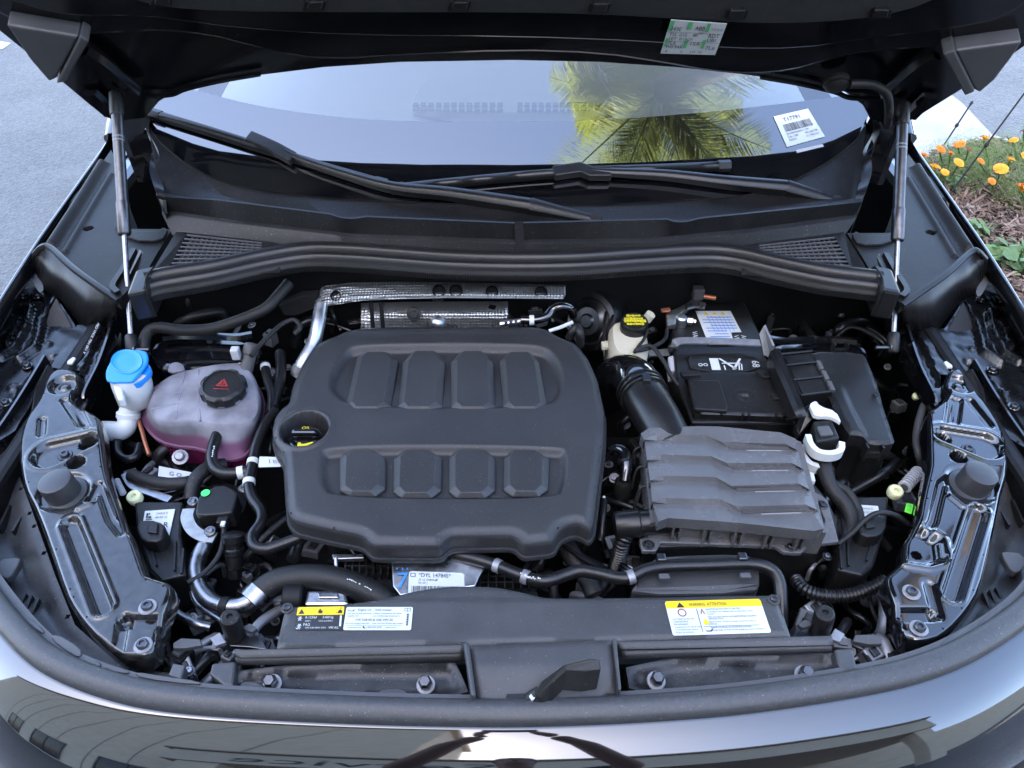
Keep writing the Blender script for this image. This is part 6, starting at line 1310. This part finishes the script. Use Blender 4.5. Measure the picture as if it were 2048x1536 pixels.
ig = thing('intake_duct', 'flat dark plastic air duct rising behind the radiator cover', 'duct', W(1390, 1160, .84)); mb = MB(); mb.prism(chaikin([W(a, b, z) for a, b, z in ((1254, 1190, .90), (1280, 1158, .908), (1300, 1120, .905), (1330, 1110, .90), (1490, 1106, .90), (1512, 1118, .902), (1522, 1160, .908), (1514, 1186, .90))], 1), .04); mb.obj('duct_shell', 'slam', ig, bevel=.006)
for a, b in ((1322, 1119), (1484, 1117)):
    mb = MB(); mb.box(W(a, b, .926), (.012, .012, .014)); mb.obj('clip', 'darksteel', ig, bevel=.002)
    mb = MB(); mb.box(W(a+6, b+36, .918), (.014, .008, .008)); mb.obj('clip_foot', 'greyplastic', ig, bevel=.001)
# pump with green dot
pu = thing('coolant_pump', 'small dark auxiliary pump with a green paint dot on its cap', 'pump', W(432, 1010, .80))
O = WS([(396, 994), (404, 986), (440, 966), (474, 982), (474, 994), (466, 1022), (460, 1027), (396, 1032), (390, 1024)], .888); mb = MB(); mb.prism(chaikin(O, 1), .035); mb.obj('cap_block', 'plastic', pu, bevel=.003)
mb = MB(); mb.lathe(W(432, 1012, .855), (0, 0, 1), [(.045, -.06), (.048, -.03), (.046, 0), (.03, .004)], 32); mb.obj('motor', 'dark', pu, smooth=40)
gd = W(411, 986, .8892); mb = MB(); mb.lathe(gd, (0, 0, 1), [(.0068, 0), (.0068, .0006), (0, .0006)], 24); mb.obj('green_dot', 'green', pu)
v, f = sweep([W(378, 1018, .872), W(374, 1036, .872), (W(384, 1058, .872)), W(404, 1072, .872), W(430, 1076, .872)], [(-.009, -.0012), (-.009, .0012), (.009, .0012), (.009, -.0012)], 6); me = mesh_pydata(v, f); flip_normals(me); finish(me, 'bracket', 'zinc', pu, smooth=40)
for a, b in ((386, 1003), (420, 1062), (487, 977)): bolt(pu, W(a, b, .876), .0085, head='steel', washer='steel')
mb = MB(); mb.box(W(447, 1044, .874), (.016, .016, .016)); pg = mb.obj('plug', 'plastic', pu, bevel=.002)
mb = MB(); mb.box(W(446, 1048, .884), (.006, .008, .004)); mb.obj('lock', 'label', pg)
hose('pump_cable', 'thin black cable trailing from the pump plug to the bracket corner', 'cable', [(448, 1056, .872), (446, 1080, .87), (440, 1105, .868), (424, 1130, .866), (400, 1152, .866), (375, 1165, .868)], .0036, 'tape')
qc = thing('quick_coupler', 'black ribbed quick coupler standing below the pump', 'coupler', W(467, 1110, .80)); mb = MB(); mb.lathe(W(467, 1084, .868), (.02, .5, .8), [(.010, -.055), (.010, -.04), (.013, -.038), (.013, -.02), (.015, -.018), (.015, -.010), (.013, -.008), (.013, 0), (.016, .002), (.016, .012), (.011, .014)], 22); mb.obj('body', 'hose', qc, smooth=30)
# parts under the front edge of the engine cover
eb_ = thing('engine_block', 'dark engine block and ribbed intake parts under the cover', 'engine', (-.1, .86, .5))
mb = MB(); mb.box((-.09, .90, .72), (.42, .34, .36)); mb.obj('block', 'void', eb_, bevel=.02)
for (a0, a1, b0, b1, n, mrow) in ((690, 790, 1112, 1150, 7, 2), (960, 1075, 1140, 1176, 7, 3)):
    for k in range(n+1):
        a = a0+(a1-a0)*k/n; p, q = W(a, b0, .872), W(a, b1, .872); w = Vector((.0010, 0, 0)); mb = MB(); mb.prism([p-w, p+w, q+w, q-w], .012); mb.obj('grid_rib', 'plastic', eb_)
    for k in range(mrow):
        b = b0+(b1-b0)*k/mrow; p, q = W(a0, b, .872), W(a1, b, .872); w = Vector((0, .0010, 0)); mb = MB(); mb.prism([p-w, p+w, q+w, q-w], .012); mb.obj('grid_rib', 'plastic', eb_)
    mb = MB(); mb.prism(WS([(a0, b0), (a1, b0), (a1, b1+30), (a0, b1+30)], .860), .05); mb.obj('manifold_face', 'dark', eb_)
mb = MB(); mb.prism(WS([(664, 1108), (726, 1108), (728, 1116), (666, 1118)], .885), .008); mb.obj('rail_strip', 'alu', eb_, bevel=.001)
mb = MB(); mb.tube([W(672, 1116, .885), W(672, 1132, .88), W(670, 1150, .87)], .003, 8, 3); mb.obj('wire_clip', 'steel', eb_, smooth=60)
mb = MB(); mb.tube([W(600, 1070, .88), W(592, 1100, .87), W(584, 1120, .87)], .009, 12, 4); mb.obj('outlet', 'hose', eb_, smooth=60)
mb = MB(); mb.prism(WS([(614, 1180), (690, 1180), (698, 1210), (608, 1210)], .880), .03); mb.obj('alternator_casting', 'alu', eb_, bevel=.004)
mb = MB(); mb.prism(WS([(634, 1184), (676, 1184), (678, 1196), (636, 1196)], .884), .006); mb.obj('casting_window', 'steel', eb_, bevel=.002)
mb = MB(); mb.lathe(W(588, 1196, .872), (1, 0, 0), [(.018, -.012), (.02, -.01), (.02, .012), (.018, .014)], 22); mb.obj('pulley', 'dark', eb_, smooth=40)
# aluminium plate with engine number
dp = thing('engine_number_plate', 'bright aluminium plate with blue 7 and engine number label', 'plate', W(870, 1145, .85))
O = WS([(783, 1124), (800, 1122), (900, 1116), (960, 1122), (970, 1134), (960, 1150), (950, 1172), (800, 1190), (786, 1172)], .893); mb = MB(); mb.prism(O, .004); mb.obj('casting', 'alu', dp, bevel=.0015)
mb = MB(); mb.lathe(W(893, 1127, .8938), (0, 0, 1), [(.003, 0), (.003, .0005), (0, .0005)], 16); mb.obj('hole', 'void', dp)
pl = Plate(*corners((790, 1132), (818, 1132), (816, 1184), (788, 1184), .8942)); mb = MB(); pl.text(mb, '7', .12, .86, .62, .0004, .85)
for u in (.1, .5, .85): pl.quad(mb, u, .08, u+.1, .16, .0004)
mb.obj('blue_seven', 'blue_ink', dp)
pl = Plate(*corners((818, 1142), (928, 1146), (930, 1196), (816, 1196), .8945)); mb = MB(); rounded(mb, pl, .1); lb = mb.obj('number_label', 'label', dp); mb = MB()
pl.text(mb, '*DYL 147845*', .18, .22, .16, .0006, .58); pl.text(mb, '29. 53. 23.08.05.88', .18, .36, .08, .0006, .34); pl.text(mb, 'D5_A01_1', .18, .48, .08, .0006, .16)
pl.quad(mb, .03, .08, .12, .1, .0006); pl.quad(mb, .03, .2, .12, .22, .0006); pl.quad(mb, .03, .08, .04, .22, .0006); pl.quad(mb, .11, .08, .12, .22, .0006)
x = .06; rb = random.Random(8)
while x < .9: w = rb.choice([.008, .014]); pl.quad(mb, x, .56, x+w, .95, .0006); x += w+rb.choice([.01, .018])
mb.obj('lettering', 'black_ink', lb)
# turbo duct and belt side parts at the front of the engine
td = thing('turbo_duct', 'ribbed dark duct under the engine cover corner', 'duct', W(1160, 1140, .82)); mb = MB(); mb.tube([W(1132, 1092, .875), W(1150, 1120, .872), W(1172, 1150, .868), W(1190, 1190, .86)], .0145, 16, 5); mb.obj('duct', 'rubber', td, smooth=60)
for k in range(4):
    mb = MB(); mb.lathe(W(1166+k*9, 1112+k*5, .868), (.5, .6, .6), [(.040-.003*k, -.0015), (.042-.003*k, 0), (.040-.003*k, .0015)], 32); mb.obj('bellows_ring', 'hose', td, smooth=40)
mp_ = thing('breather_elbow', 'glossy black breather elbow between cover and filter box', 'elbow', W(1245, 945, .86)); mb = MB(); mb.tube([W(1216, 908, .895), W(1232, 898, .908), W(1248, 905, .91), W(1253, 930, .905), W(1249, 962, .89)], .0088, 14, 6); mb.obj('elbow', 'gloss', mp_, smooth=60)
mb = MB(); mb.lathe(W(1251, 924, .906), (.05, -.9, -.3), [(.009, -.003), (.0105, -.002), (.0105, .002), (.009, .003)], 18); mb.obj('clip', 'dark', mp_, smooth=30)
mb = MB(); mb.lathe(W(1246, 970, .875), (0, 0, 1), [(.014, -.03), (.014, .006), (.010, .012)], 18); mb.obj('socket', 'plastic', mp_, smooth=40)
hose('plug_cable', 'ribbed black cable with white plug down the side of the engine cover', 'cable', [(1208, 1000, .89), (1206, 1030, .888), (1204, 1060, .88), (1200, 1080, .87)], .0052, 'hose')
nf = thing('white_plug', 'narrow white plug beside the engine cover edge', 'plug', W(1206, 1008, .87)); mb = MB(); mb.prism([W(1205, 990, .895), W(1211, 990, .895), W(1212, 1030, .892), W(1202, 1030, .892)], .012); mb.obj('plug', 'label', nf, bevel=.002)

# ---------------------------------------------------------------- stuff between tank, bracket and pump
hose('wiring_harness', 'rough taped harness lying below the coolant tank', 'wiring', [(262, 950, .865), (290, 960, .868), (330, 968, .868), (370, 966, .868), (400, 958, .86)], .0105, 'tape')
hose('copper_line', 'thin copper-coloured line beside the washer neck', 'pipe', [(278, 842, .87), (284, 862, .87), (290, 885, .868), (298, 910, .862)], .0035, 'copper')
hose('black_loop_hose', 'black hose loop under the washer neck', 'hose', [(236, 880, .85), (236, 905, .85), (252, 918, .85), (272, 912, .85), (280, 890, .85)], .007, 'hose')
lw = thing('front_link', 'pale metal link below the coolant tank', 'link', W(330, 960, .84)); v, f = sweep([W(250, 948, .86), W(266, 972, .86), W(300, 985, .86), W(340, 1000, .858)], [(-.006, -.002), (-.006, .002), (.006, .002), (.006, -.002)], 5); me = mesh_pydata(v, f); flip_normals(me); finish(me, 'bar', 'alu', lw, smooth=40)
lw = thing('code_plate', 'small pale plate stamped with letters under the tank', 'plate', W(350, 946, .85)); q = corners((318, 932), (390, 946), (388, 962), (316, 952), .872); mb = MB(); mb.prism(q, .002); mb.obj('plate', 'ltgrey', lw); pl = Plate(*q); mb = MB(); pl.text(mb, 'G O', .3, .8, .45, .001); mb.obj('lettering', 'black_ink', lw)
lw = thing('hex_bolt', 'grey hex bolt under the front of the coolant tank', 'bolt', W(360, 914, .84)); mb = MB(); mb.lathe(W(360, 914, .862), (.2, -.5, 1), [(.013, -.004), (.013, 0), (.008, .001), (.008, .007), (.006, .009)], 12); mb.obj('head', 'greysteel', lw)
lw = thing('white_tag', 'white paper tag with small code beside the oil filler', 'tag', W(540, 925, .89)); q = corners((519, 913), (556, 914), (562, 933), (517, 934), .906); mb = MB(); mb.prism(q, .001); mb.obj('paper', 'label', lw); pl = Plate(*q); mb = MB(); pl.quad(mb, .5, .3, .53, .7, .001); pl.text(mb, 'E51', .68, .7, .35, .001, .25); mb.obj('lettering', 'black_ink', lw)

# ---------------------------------------------------------------- hood bumper stops at the slam panel ends
for s in (-1, 1):
    def mx(px): return px if s < 0 else 2110-px
    dy = 0 if s < 0 else -8
    t = thing('hood_bumper', 'black rubber hood bumper screwed to a pale metal catch, '+('radiator hose' if s < 0 else 'corrugated loom')+' side', 'bumper stop', W(mx(460), 1270+dy, .86), 'hood bumper stops')
    a, b = W(mx(470), 1268+dy, .90), W(mx(459), 1232+dy, .945); ax = (b-a).normalized(); mb = MB(); L_ = (b-a).length; mb.lathe(a, ax, [(.010, -.005), (.0125, 0), (.013, L_*.75), (.0115, L_*.95), (.009, L_), (.004, L_), (.003, L_-.004)], 24); mb.obj('rubber', 'rubber', t, smooth=35)
    for px, z, m in ([(346, 1286), (362, 1276), (400, 1278), (404, 1290), (372, 1296), (346, 1296)], .905, 'greyplastic'), ([(448, 1272), (486, 1268), (492, 1250), (512, 1256), (536, 1300), (498, 1294), (460, 1292)], .895, 'darksteel'), ([(420, 1276), (440, 1264), (452, 1284), (430, 1292)], .905, 'greysteel'), ([(480, 1256), (500, 1246), (514, 1256), (504, 1264)], .912, 'greyplastic'):
        mb = MB(); mb.prism(WS([(mx(c), d+dy) for c, d in px], z), .008); mb.obj('catch_plate', m, t, bevel=.001)
    mb = MB(); mb.prism(WS([(mx(c), d+dy) for c, d in ((336, 1350), (346, 1326), (370, 1330), (362, 1358))], .925), .02); mb.obj('guide_block', 'greyplastic', t, bevel=.002)

# ---------------------------------------------------------------- side wells: fender cover panels, deflectors, inner fender steel
for s in (-1, 1):
    def mx(px): return px if s < 0 else 2039-px
    dy = 0 if s < 0 else 8
    who = 'asphalt' if s < 0 else 'flower bed'
    t = thing('fender_cover', 'ribbed grey plastic fender cover panel on the '+who+' side', 'cover panel', W(mx(200), 450+dy, .95), 'fender cover panels')
    O = [W(mx(a), b+dy, 1.0) for a, b in ((222, 300), (238, 330), (246, 455), (262, 458), (345, 458), (318, 500), (292, 545), (236, 600), (160, 555), (84, 500), (150, 405))]
    ln = [[(W(mx(a), b+dy, 1.0).x, W(mx(a), b+dy, 1.0).y) for a, b in l] for l in ([(222, 350), (180, 420), (130, 505)], [(205, 330), (150, 420), (105, 490)])]
    hl = W(mx(177), 457+dy, 1.0)
    def fh(X, Y, ln=ln, hl=hl):
        z = np.full(X.shape, 1.0); d = pdist(X, Y, ln[0], False); z = z+.006*sst(.010, .002, d); d = pdist(X, Y, ln[1], False); z = z+.014*sst(.018, .0, d)
        z = z-.03*sst(.009, .006, np.hypot(X-hl.x, Y-hl.y)); return z
    finish(sheet(O, .003, fh, .02), 'panel', 'fendercover', t, smooth=40)
    fin = [W(mx(a), b+dy, z) for a, b, z in ((282, 500, 1.03), (286, 505, 1.03), (262, 610, .96), (246, 615, .955), (240, 596, .985))]
    mb = MB(); mb.prism(fin, Vector((s*.004, .003, 0))); mb.obj('upright_fin', 'plastic', t, bevel=.001)
    v, f = sweep([W(mx(a), b+dy, 1.004) for a, b in ((268, 500), (246, 540), (226, 572), (236, 586))], [(-.005, -.004), (-.005, .004), (.005, .004), (.005, -.004)], 4); me = mesh_pydata(v, f); flip_normals(me); finish(me, 'edge_ledge', 'cowl', t, smooth=40)
    mb = MB(); mb.prism(chaikin(WS([(mx(a), b+dy) for a, b in ((225, 452), (236, 440), (256, 462), (318, 462), (326, 452), (336, 462), (322, 482), (262, 480))], 1.006), 1), .006); mb.obj('rear_step', 'fendercover', t, bevel=.002)
    fl_ = [(66, 507, 1.0), (82, 492, 1.015), (100, 495, 1.015), (150, 540, 1.01), (236, 600, 1.0)]
    # deflector plate with rounded flange
    t2 = thing('splash_deflector', 'dark plastic splash deflector closing the fender gap on the '+who+' side', 'deflector', W(mx(140), 590+dy, .92), 'splash deflectors')
    Tp = spline([W(mx(a), b+dy, z) for a, b, z in fl_], 4); v, f = sweep(Tp, [(-.007, -.004), (-.007, .0), (-.003, .0025), (.003, .002), (.005, -.003), (.004, -.007)], raw=True); me = mesh_pydata(v, f); flip_normals(me); finish(me, 'flange', 'cowl', t2, smooth=50)
    face_b = [(70, 540, .95), (90, 580, .94), (122, 596, .935), (165, 652, .90), (200, 660, .89), (232, 650, .895)]
    v, f = loft_rows([Tp, [W(mx(a), b+dy, z) for a, b, z in face_b]], 24); me = mesh_pydata(v, f); flip_normals(me); o = finish(me, 'face', 'plastic', t2, smooth=60); so = o.modifiers.new('thick', 'SOLIDIFY'); so.thickness = .003
    mb = MB(); mb.prism([W(mx(a), b+dy, z) for a, b, z in ((112, 594, .935), (146, 655, .905), (88, 660, .90), (98, 620, .92))], .01); mb.obj('gusset', 'cowl', t2, bevel=.002)
    mb = MB(); mb.prism(chaikin(WS([(mx(a), b+dy) for a, b in ((57, 545), (62, 537), (80, 556), (88, 576), (82, 586), (74, 580))], .95), 1), .004); mb.obj('slot_window', 'greyplastic', t2)
    # stamped inner fender rails, glossy black
    t3 = thing('inner_fender_rail', 'glossy black stamped inner fender steel on the '+who+' side', 'fender rail', W(mx(100), 690+dy, .85), 'inner fender rails')
    O = [W(mx(a), b+dy, .905) for a, b in ((-20, 600), (60, 560), (110, 590), (150, 650), (232, 645), (230, 690), (200, 742), (168, 800), (150, 790), (160, 742), (106, 735), (84, 760), (60, 810), (30, 860), (-90, 940), (-118, 830), (-70, 730))]
    cv = [[(W(mx(a), b+dy, .905).x, W(mx(a), b+dy, .905).y) for a, b in l] for l in ([(112, 600), (84, 650), (72, 700), (40, 720)], [(100, 715), (60, 760), (20, 820), (0, 850)], [(60, 620), (52, 660), (30, 700), (0, 720)], [(215, 650), (190, 700), (165, 760)], [(40, 640), (20, 690)])]
    dots = [W(mx(a), b+dy, .905) for a, b in ((58, 612), (76, 592), (40, 596), (55, 732), (28, 775), (10, 808), (95, 690), (20, 660))]
    def ih_(X, Y, cv=cv, dots=dots):
        z = .905+.0015*np.sin(X*90+Y*50)*np.sin(Y*70-X*30); 
        for i, c in enumerate(cv): d = pdist(X, Y, c, False); z = z+(.012 if i % 2 == 0 else -.010)*sst(.009, .005, d)
        for p in dots: e = np.hypot(X-p.x, Y-p.y); z = z+.005*sst(.010, .005, e)-.004*sst(.005, .002, e)
        return z
    finish(sheet(O, .004, ih_, .03), 'stamping', 'innersteel', t3, smooth=60)
    for a, b in ((55, 732), (12, 806), (76, 592), (58, 614)): bolt(t3, W(mx(a), b+dy, .909), .010, head='darksteel', washer='gloss')
    v, f = sweep([W(mx(a), b+dy, z) for a, b, z in ((232, 622, .925), (214, 680, .92), (196, 730, .915), (168, 790, .91), (180, 806, .89))], [(-.002, -.03), (-.002, .004), (.002, .004), (.002, -.03)], 5); me = mesh_pydata(v, f); flip_normals(me); finish(me, 'seam_flange', 'gloss', t3, smooth=50)
    v, f = sweep([W(mx(a), b+dy, z) for a, b, z in ((92, 716, .92), (60, 770, .915), (22, 830, .91), (-20, 890, .90))], [(-.002, -.02), (-.002, .008), (.002, .008), (.002, -.02)], 5); me = mesh_pydata(v, f); flip_normals(me); finish(me, 'seam_flange', 'gloss', t3, smooth=50)
    mb = MB(); mb.prism([W(mx(a), b+dy, z) for a, b, z in ((70, 770, .918), (94, 726, .92), (112, 740, .91), (90, 800, .90), (60, 830, .90))], .012); mb.obj('bright_web', 'plastic', t3, bevel=.003)
    mb = MB(); mb.prism(WS([(mx(a), b+dy) for a, b in ((135, 722), (146, 714), (151, 716), (144, 727), (134, 727))], .916), .003); mb.obj('paint_mark', 'label', t3)
    # strut-tower shelf behind the tank / fuse box
    t4 = thing('suspension_tower', 'dark suspension tower shelf with a pale glint behind the '+('coolant tank' if s < 0 else 'fuse box'), 'tower', W(mx(400), 700+dy, .78), 'suspension towers')
    mb = MB(); mb.prism(chaikin([W(mx(a), b+dy, .885) for a, b in ((300, 690), (330, 672), (420, 672), (500, 676), (530, 700), (500, 730), (330, 740), (300, 720))], 1), .12); mb.obj('tower_top', 'gloss', t4, bevel=.012, seg=3)
    v, f = sweep([W(mx(a), b+dy, .90) for a, b in ((326, 674), (360, 670), (420, 671), (470, 673), (504, 668))], [(-.008, -.004), (-.004, .004), (.004, .004), (.008, -.004)], 5); me = mesh_pydata(v, f); flip_normals(me); finish(me, 'brace_edge', 'gloss', t4, smooth=50)
    v, f = sweep([W(mx(a), b+dy, .90) for a, b in ((330, 702), (380, 698), (440, 697), (500, 704))], [(-.003, -.004), (-.003, .003), (.003, .003), (.003, -.004)], 5); me = mesh_pydata(v, f); flip_normals(me); finish(me, 'rim', 'gloss', t4, smooth=50)
tw = thing('chalk_number', 'stamped row of white code characters on the steel rail beside the washer cap', 'marking', W(185, 690, .92)); mb = MB()
pl = Plate(W(203, 648, .928), W(172, 712, .928), W(164, 708, .928), W(195, 644, .928)); pl.text(mb, 'A8D VN1K 75H 0K1 V', .02, .85, .6, .001, .96); mb.obj('lettering', 'label', tw)

# ---------------------------------------------------------------- looms, pipes and castings down in the gaps
jr = random.Random(21)
def clutter(parent, box, zr, ntube, nbox, nbolt):
    x0, y0, x1, y1 = box
    P = lambda z=None: W(jr.uniform(x0, x1), jr.uniform(y0, y1), z if z is not None else jr.uniform(*zr))
    for _ in range(ntube):
        a = P(); d = Vector((jr.uniform(-1, 1), jr.uniform(-1, 1), jr.uniform(-.35, .1))).normalized(); L_ = jr.uniform(.06, .16); b_ = a+d*L_*.5+Vector((jr.uniform(-.02, .02), jr.uniform(-.02, .02), jr.uniform(0, .015))); c = a+d*L_+Vector((0, 0, -.03))
        r = jr.choice([.003, .004, .0055, .007, .010]); mb = MB(); mb.tube([a+Vector((0, 0, -.03)), a, b_, c], r, 10, 5); o = mb.obj('loom', jr.choice(['hose', 'tape', 'hose', 'plastic', 'greysteel', 'darksteel']), parent, smooth=60)
        if jr.random() < .5:
            q = a.lerp(b_, .6); mb = MB(); mb.lathe(q, b_-a, [(r*1.02, -r*.6), (r*1.3, -r*.5), (r*1.3, r*.5), (r*1.02, r*.6)], 14); mb.obj('clip', jr.choice(['plastic', 'greysteel', 'zinc', 'ltgrey']), o, smooth=30)
    for _ in range(nbox):
        c = P(); sz = (jr.uniform(.012, .034), jr.uniform(.012, .03), jr.uniform(.012, .03)); M = Matrix.Rotation(jr.uniform(-.6, .6), 3, 'Z') @ Matrix.Rotation(jr.uniform(-.4, .4), 3, 'X'); mb = MB(); mb.box(c, sz, M)
        o = mb.obj('connector', jr.choice(['plastic', 'dark', 'plastic', 'greyplastic', 'greysteel']), parent, bevel=.002); mb = MB(); mb.box(c+M@Vector((0, 0, sz[2]*.55)), (sz[0]*.45, sz[1]*.6, sz[2]*.25), M); mb.obj('latch', jr.choice(['plastic', 'greyplastic', 'hose']), o, bevel=.001)
    for _ in range(nbolt): bolt(parent, P(), jr.uniform(.006, .009), (jr.uniform(-.3, .3), jr.uniform(-.6, 0), 1), head=jr.choice(['darksteel', 'greysteel', 'steel']), washer=jr.choice(['darksteel', 'greysteel']))
for bx_, zr, a, b_, c in (((500, 700, 600, 900), (.80, .87), 9, 5, 3), ((370, 1060, 560, 1180), (.76, .83), 12, 7, 5), ((560, 1090, 790, 1200), (.76, .84), 9, 6, 5), ((1200, 840, 1275, 1180), (.76, .86), 12, 8, 5), ((650, 600, 1180, 660), (.84, .89), 12, 6, 6), ((960, 1110, 1250, 1200), (.76, .84), 10, 6, 4)): clutter(eb_, bx_, zr, a, b_, c)
for bx_, zr, a, b_, c in (((235, 880, 420, 1000), (.78, .845), 12, 7, 5), ((380, 1180, 560, 1310), (.78, .86), 9, 8, 5), ((1665, 900, 1830, 1060), (.76, .84), 10, 7, 5), ((1590, 1100, 1790, 1320), (.76, .84), 10, 8, 6), ((300, 580, 640, 700), (.80, .90), 8, 4, 5), ((1480, 590, 1780, 700), (.80, .88), 9, 5, 6), ((1230, 560, 1420, 700), (.78, .86), 8, 5, 4), ((1760, 720, 1850, 960), (.74, .83), 7, 4, 3), ((330, 1290, 470, 1360), (.86, .90), 4, 5, 3), ((1640, 1280, 1790, 1340), (.86, .90), 4, 5, 3)): clutter(car, bx_, zr, a, b_, c)
# faint white print along three hoses, worn to dashes
def hose_print(pts, z, parent, n, w):
    P = resample([W(a, b, z) for a, b in pts], n); mb = MB()
    for i in range(n-1):
        if jr.random() < .22: continue
        d = (P[i+1]-P[i]).normalized(); sd_ = d.cross(Vector((0, -.6, .8))).normalized(); c = P[i]+sd_*w*jr.uniform(-.4, .4); L_ = (P[i+1]-P[i]).length*.7; ww = w*jr.uniform(.25, .55)
        mb.add([c-sd_*ww, c+sd_*ww, c+d*L_+sd_*ww, c+d*L_-sd_*ww], [(0, 1, 2, 3)])
    o = mb.obj('worn_print', 'label', parent); o['kind'] = 'stuff'
hs_ = {o['label']: o for o in COL.objects if 'label' in o.keys()}
hose_print([(430, 888), (425, 906), (425, 922)], .9025, hs_['curved black hose leaving the front of the coolant tank'], 10, .0022)
hose_print([(1040, 1147), (1062, 1155), (1082, 1158)], .9165, hs_['long braided hose crossing in front of the engine to the filter side'], 14, .0024)
hose_print([(690, 1156), (722, 1168), (748, 1182)], .8975, hs_['fat black radiator hose arching toward the radiator cover'], 16, .0016)

# ---------------------------------------------------------------- photographer behind the camera, mirrored in the nose paint
def skinned(name, verts, edges, radii, m, parent, root=0, sub=2):
    me = bpy.data.meshes.new(name); me.from_pydata([tuple(v) for v in verts], edges, []); o = bpy.data.objects.new(name, me); link(o)
    md = o.modifiers.new('skin', 'SKIN'); 
    if not me.skin_vertices: me.skin_vertices.new()
    for i, r in enumerate(radii):
        rr = r if isinstance(r, tuple) else (r, r); me.skin_vertices[0].data[i].radius = rr
    me.skin_vertices[0].data[root].use_root = True; md.use_smooth_shade = True
    sb = o.modifiers.new('sub', 'SUBSURF'); sb.levels = sub; sb.render_levels = sub
    me.materials.append(MATS[m]); o.parent = parent; o.matrix_parent_inverse = Matrix.Translation(-Vector(parent.location)); return o
PX, PY = .02, -.62
pe = thing('person', 'person in a dark shirt holding a phone up, mirrored in the nose paint', 'person', (PX, PY, 0))
b = lambda x, y, z: Vector((PX+x, PY+y, z))
vs = [b(0, 0, .98), b(0, .0, 1.15), b(0, .02, 1.38), b(0, .02, 1.47), b(0, .03, 1.53), b(.10, 0, .92), b(.11, .02, .5), b(.12, -.02, .09), b(.12, .13, .05), b(-.10, 0, .92), b(-.11, .02, .5), b(-.12, -.02, .09), b(-.12, .13, .05),
      b(.19, .02, 1.42), b(.30, .22, 1.36), b(.16, .47, 1.60), b(.10, .55, 1.70), b(-.19, .02, 1.42), b(-.30, .22, 1.36), b(-.16, .47, 1.60), b(-.10, .55, 1.70), b(0, .04, 1.60), b(0, .06, 1.70)]
es = [(0, 1), (1, 2), (2, 3), (3, 4), (0, 5), (5, 6), (6, 7), (7, 8), (0, 9), (9, 10), (10, 11), (11, 12), (2, 13), (13, 14), (14, 15), (15, 16), (2, 17), (17, 18), (18, 19), (19, 20), (4, 21), (21, 22)]
rd = [(.15, .11), (.14, .105), (.17, .11), .065, .055, .10, .065, .045, .04, .10, .065, .045, .04, .065, .048, .034, .03, .065, .048, .034, .03, (.078, .095), (.07, .085)]
body = skinned('body', vs, es, rd, 'skin', pe)
skinned('shirt', [b(0, 0, .90), b(0, 0, 1.15), b(0, .02, 1.38), b(0, .02, 1.44), b(.18, .02, 1.41), b(.29, .20, 1.365), b(-.18, .02, 1.41), b(-.29, .20, 1.365)], [(0, 1), (1, 2), (2, 3), (2, 4), (4, 5), (2, 6), (6, 7)], [(.185, .14), (.17, .13), (.19, .13), .09, .085, .068, .085, .068], 'shirt', pe)
skinned('trousers', [b(0, 0, .94), b(.10, 0, .86), b(.11, .02, .5), b(.12, -.02, .13), b(-.10, 0, .86), b(-.11, .02, .5), b(-.12, -.02, .13)], [(0, 1), (1, 2), (2, 3), (0, 4), (4, 5), (5, 6)], [(.17, .13), .115, .085, .07, .115, .085, .07], 'trousers', pe)
skinned('hair', [b(0, .0, 1.62), b(0, .0, 1.72), b(0, .05, 1.775)], [(0, 1), (1, 2)], [(.088, .09), (.088, .10), (.07, .08)], 'hair', pe)
mb = MB()
for s in (-1, 1):
    mb.lathe(b(s*.033, .128, 1.665), (0, 1, 0), [(.012, -.006), (.011, .002), (.004, .006)], 12)
mb.obj('eyes', 'label', body, smooth=60)
mb = MB(); mb.add([b(-.014, .125, 1.62), b(.014, .125, 1.62), b(0, .158, 1.625), b(0, .128, 1.672)], [(0, 1, 2), (0, 2, 3), (1, 3, 2)]); mb.obj('nose', 'skin', body, smooth=60)
mb = MB(); mb.tube([b(-.024, .122, 1.588), b(0, .13, 1.586), b(.024, .122, 1.588)], .005, 8, 3); mb.obj('mouth', 'skin', body, smooth=60)
for s in (-1, 1):
    for k in range(4):
        base = b(s*.10, .56, 1.715-.018*k+.03); t_ = Vector((s*.062, -.018, 1.765-.019*k)); mid = Vector((s*.085, -.040, (base.z+t_.z)/2+.01))
        mb = MB(); mb.tube([b(s*.10, .56, 1.74-.016*k), mid, t_], [.010, .009, .0075], 10, 4); mb.obj('finger', 'skin', body, smooth=60)
    mb = MB(); mb.tube([b(s*.09, .55, 1.70), Vector((s*.078, -.05, 1.735)), Vector((s*.058, -.022, 1.752))], [.013, .011, .009], 10, 4); mb.obj('thumb', 'skin', body, smooth=60)
ph = thing('phone', 'dark phone held up in both hands, mirrored in the nose paint', 'phone', (0, -.012, 1.78)); mb = MB(); mb.box((0, -.014, 1.785), (.15, .008, .075), Matrix.Rotation(R(-8), 3, 'X')); mb.obj('case', 'phonecase', ph, bevel=.003)
mb = MB(); mb.box((0, -.0192, 1.785), (.14, .001, .066), Matrix.Rotation(R(-8), 3, 'X')); mb.obj('screen', 'glassdark', ph)
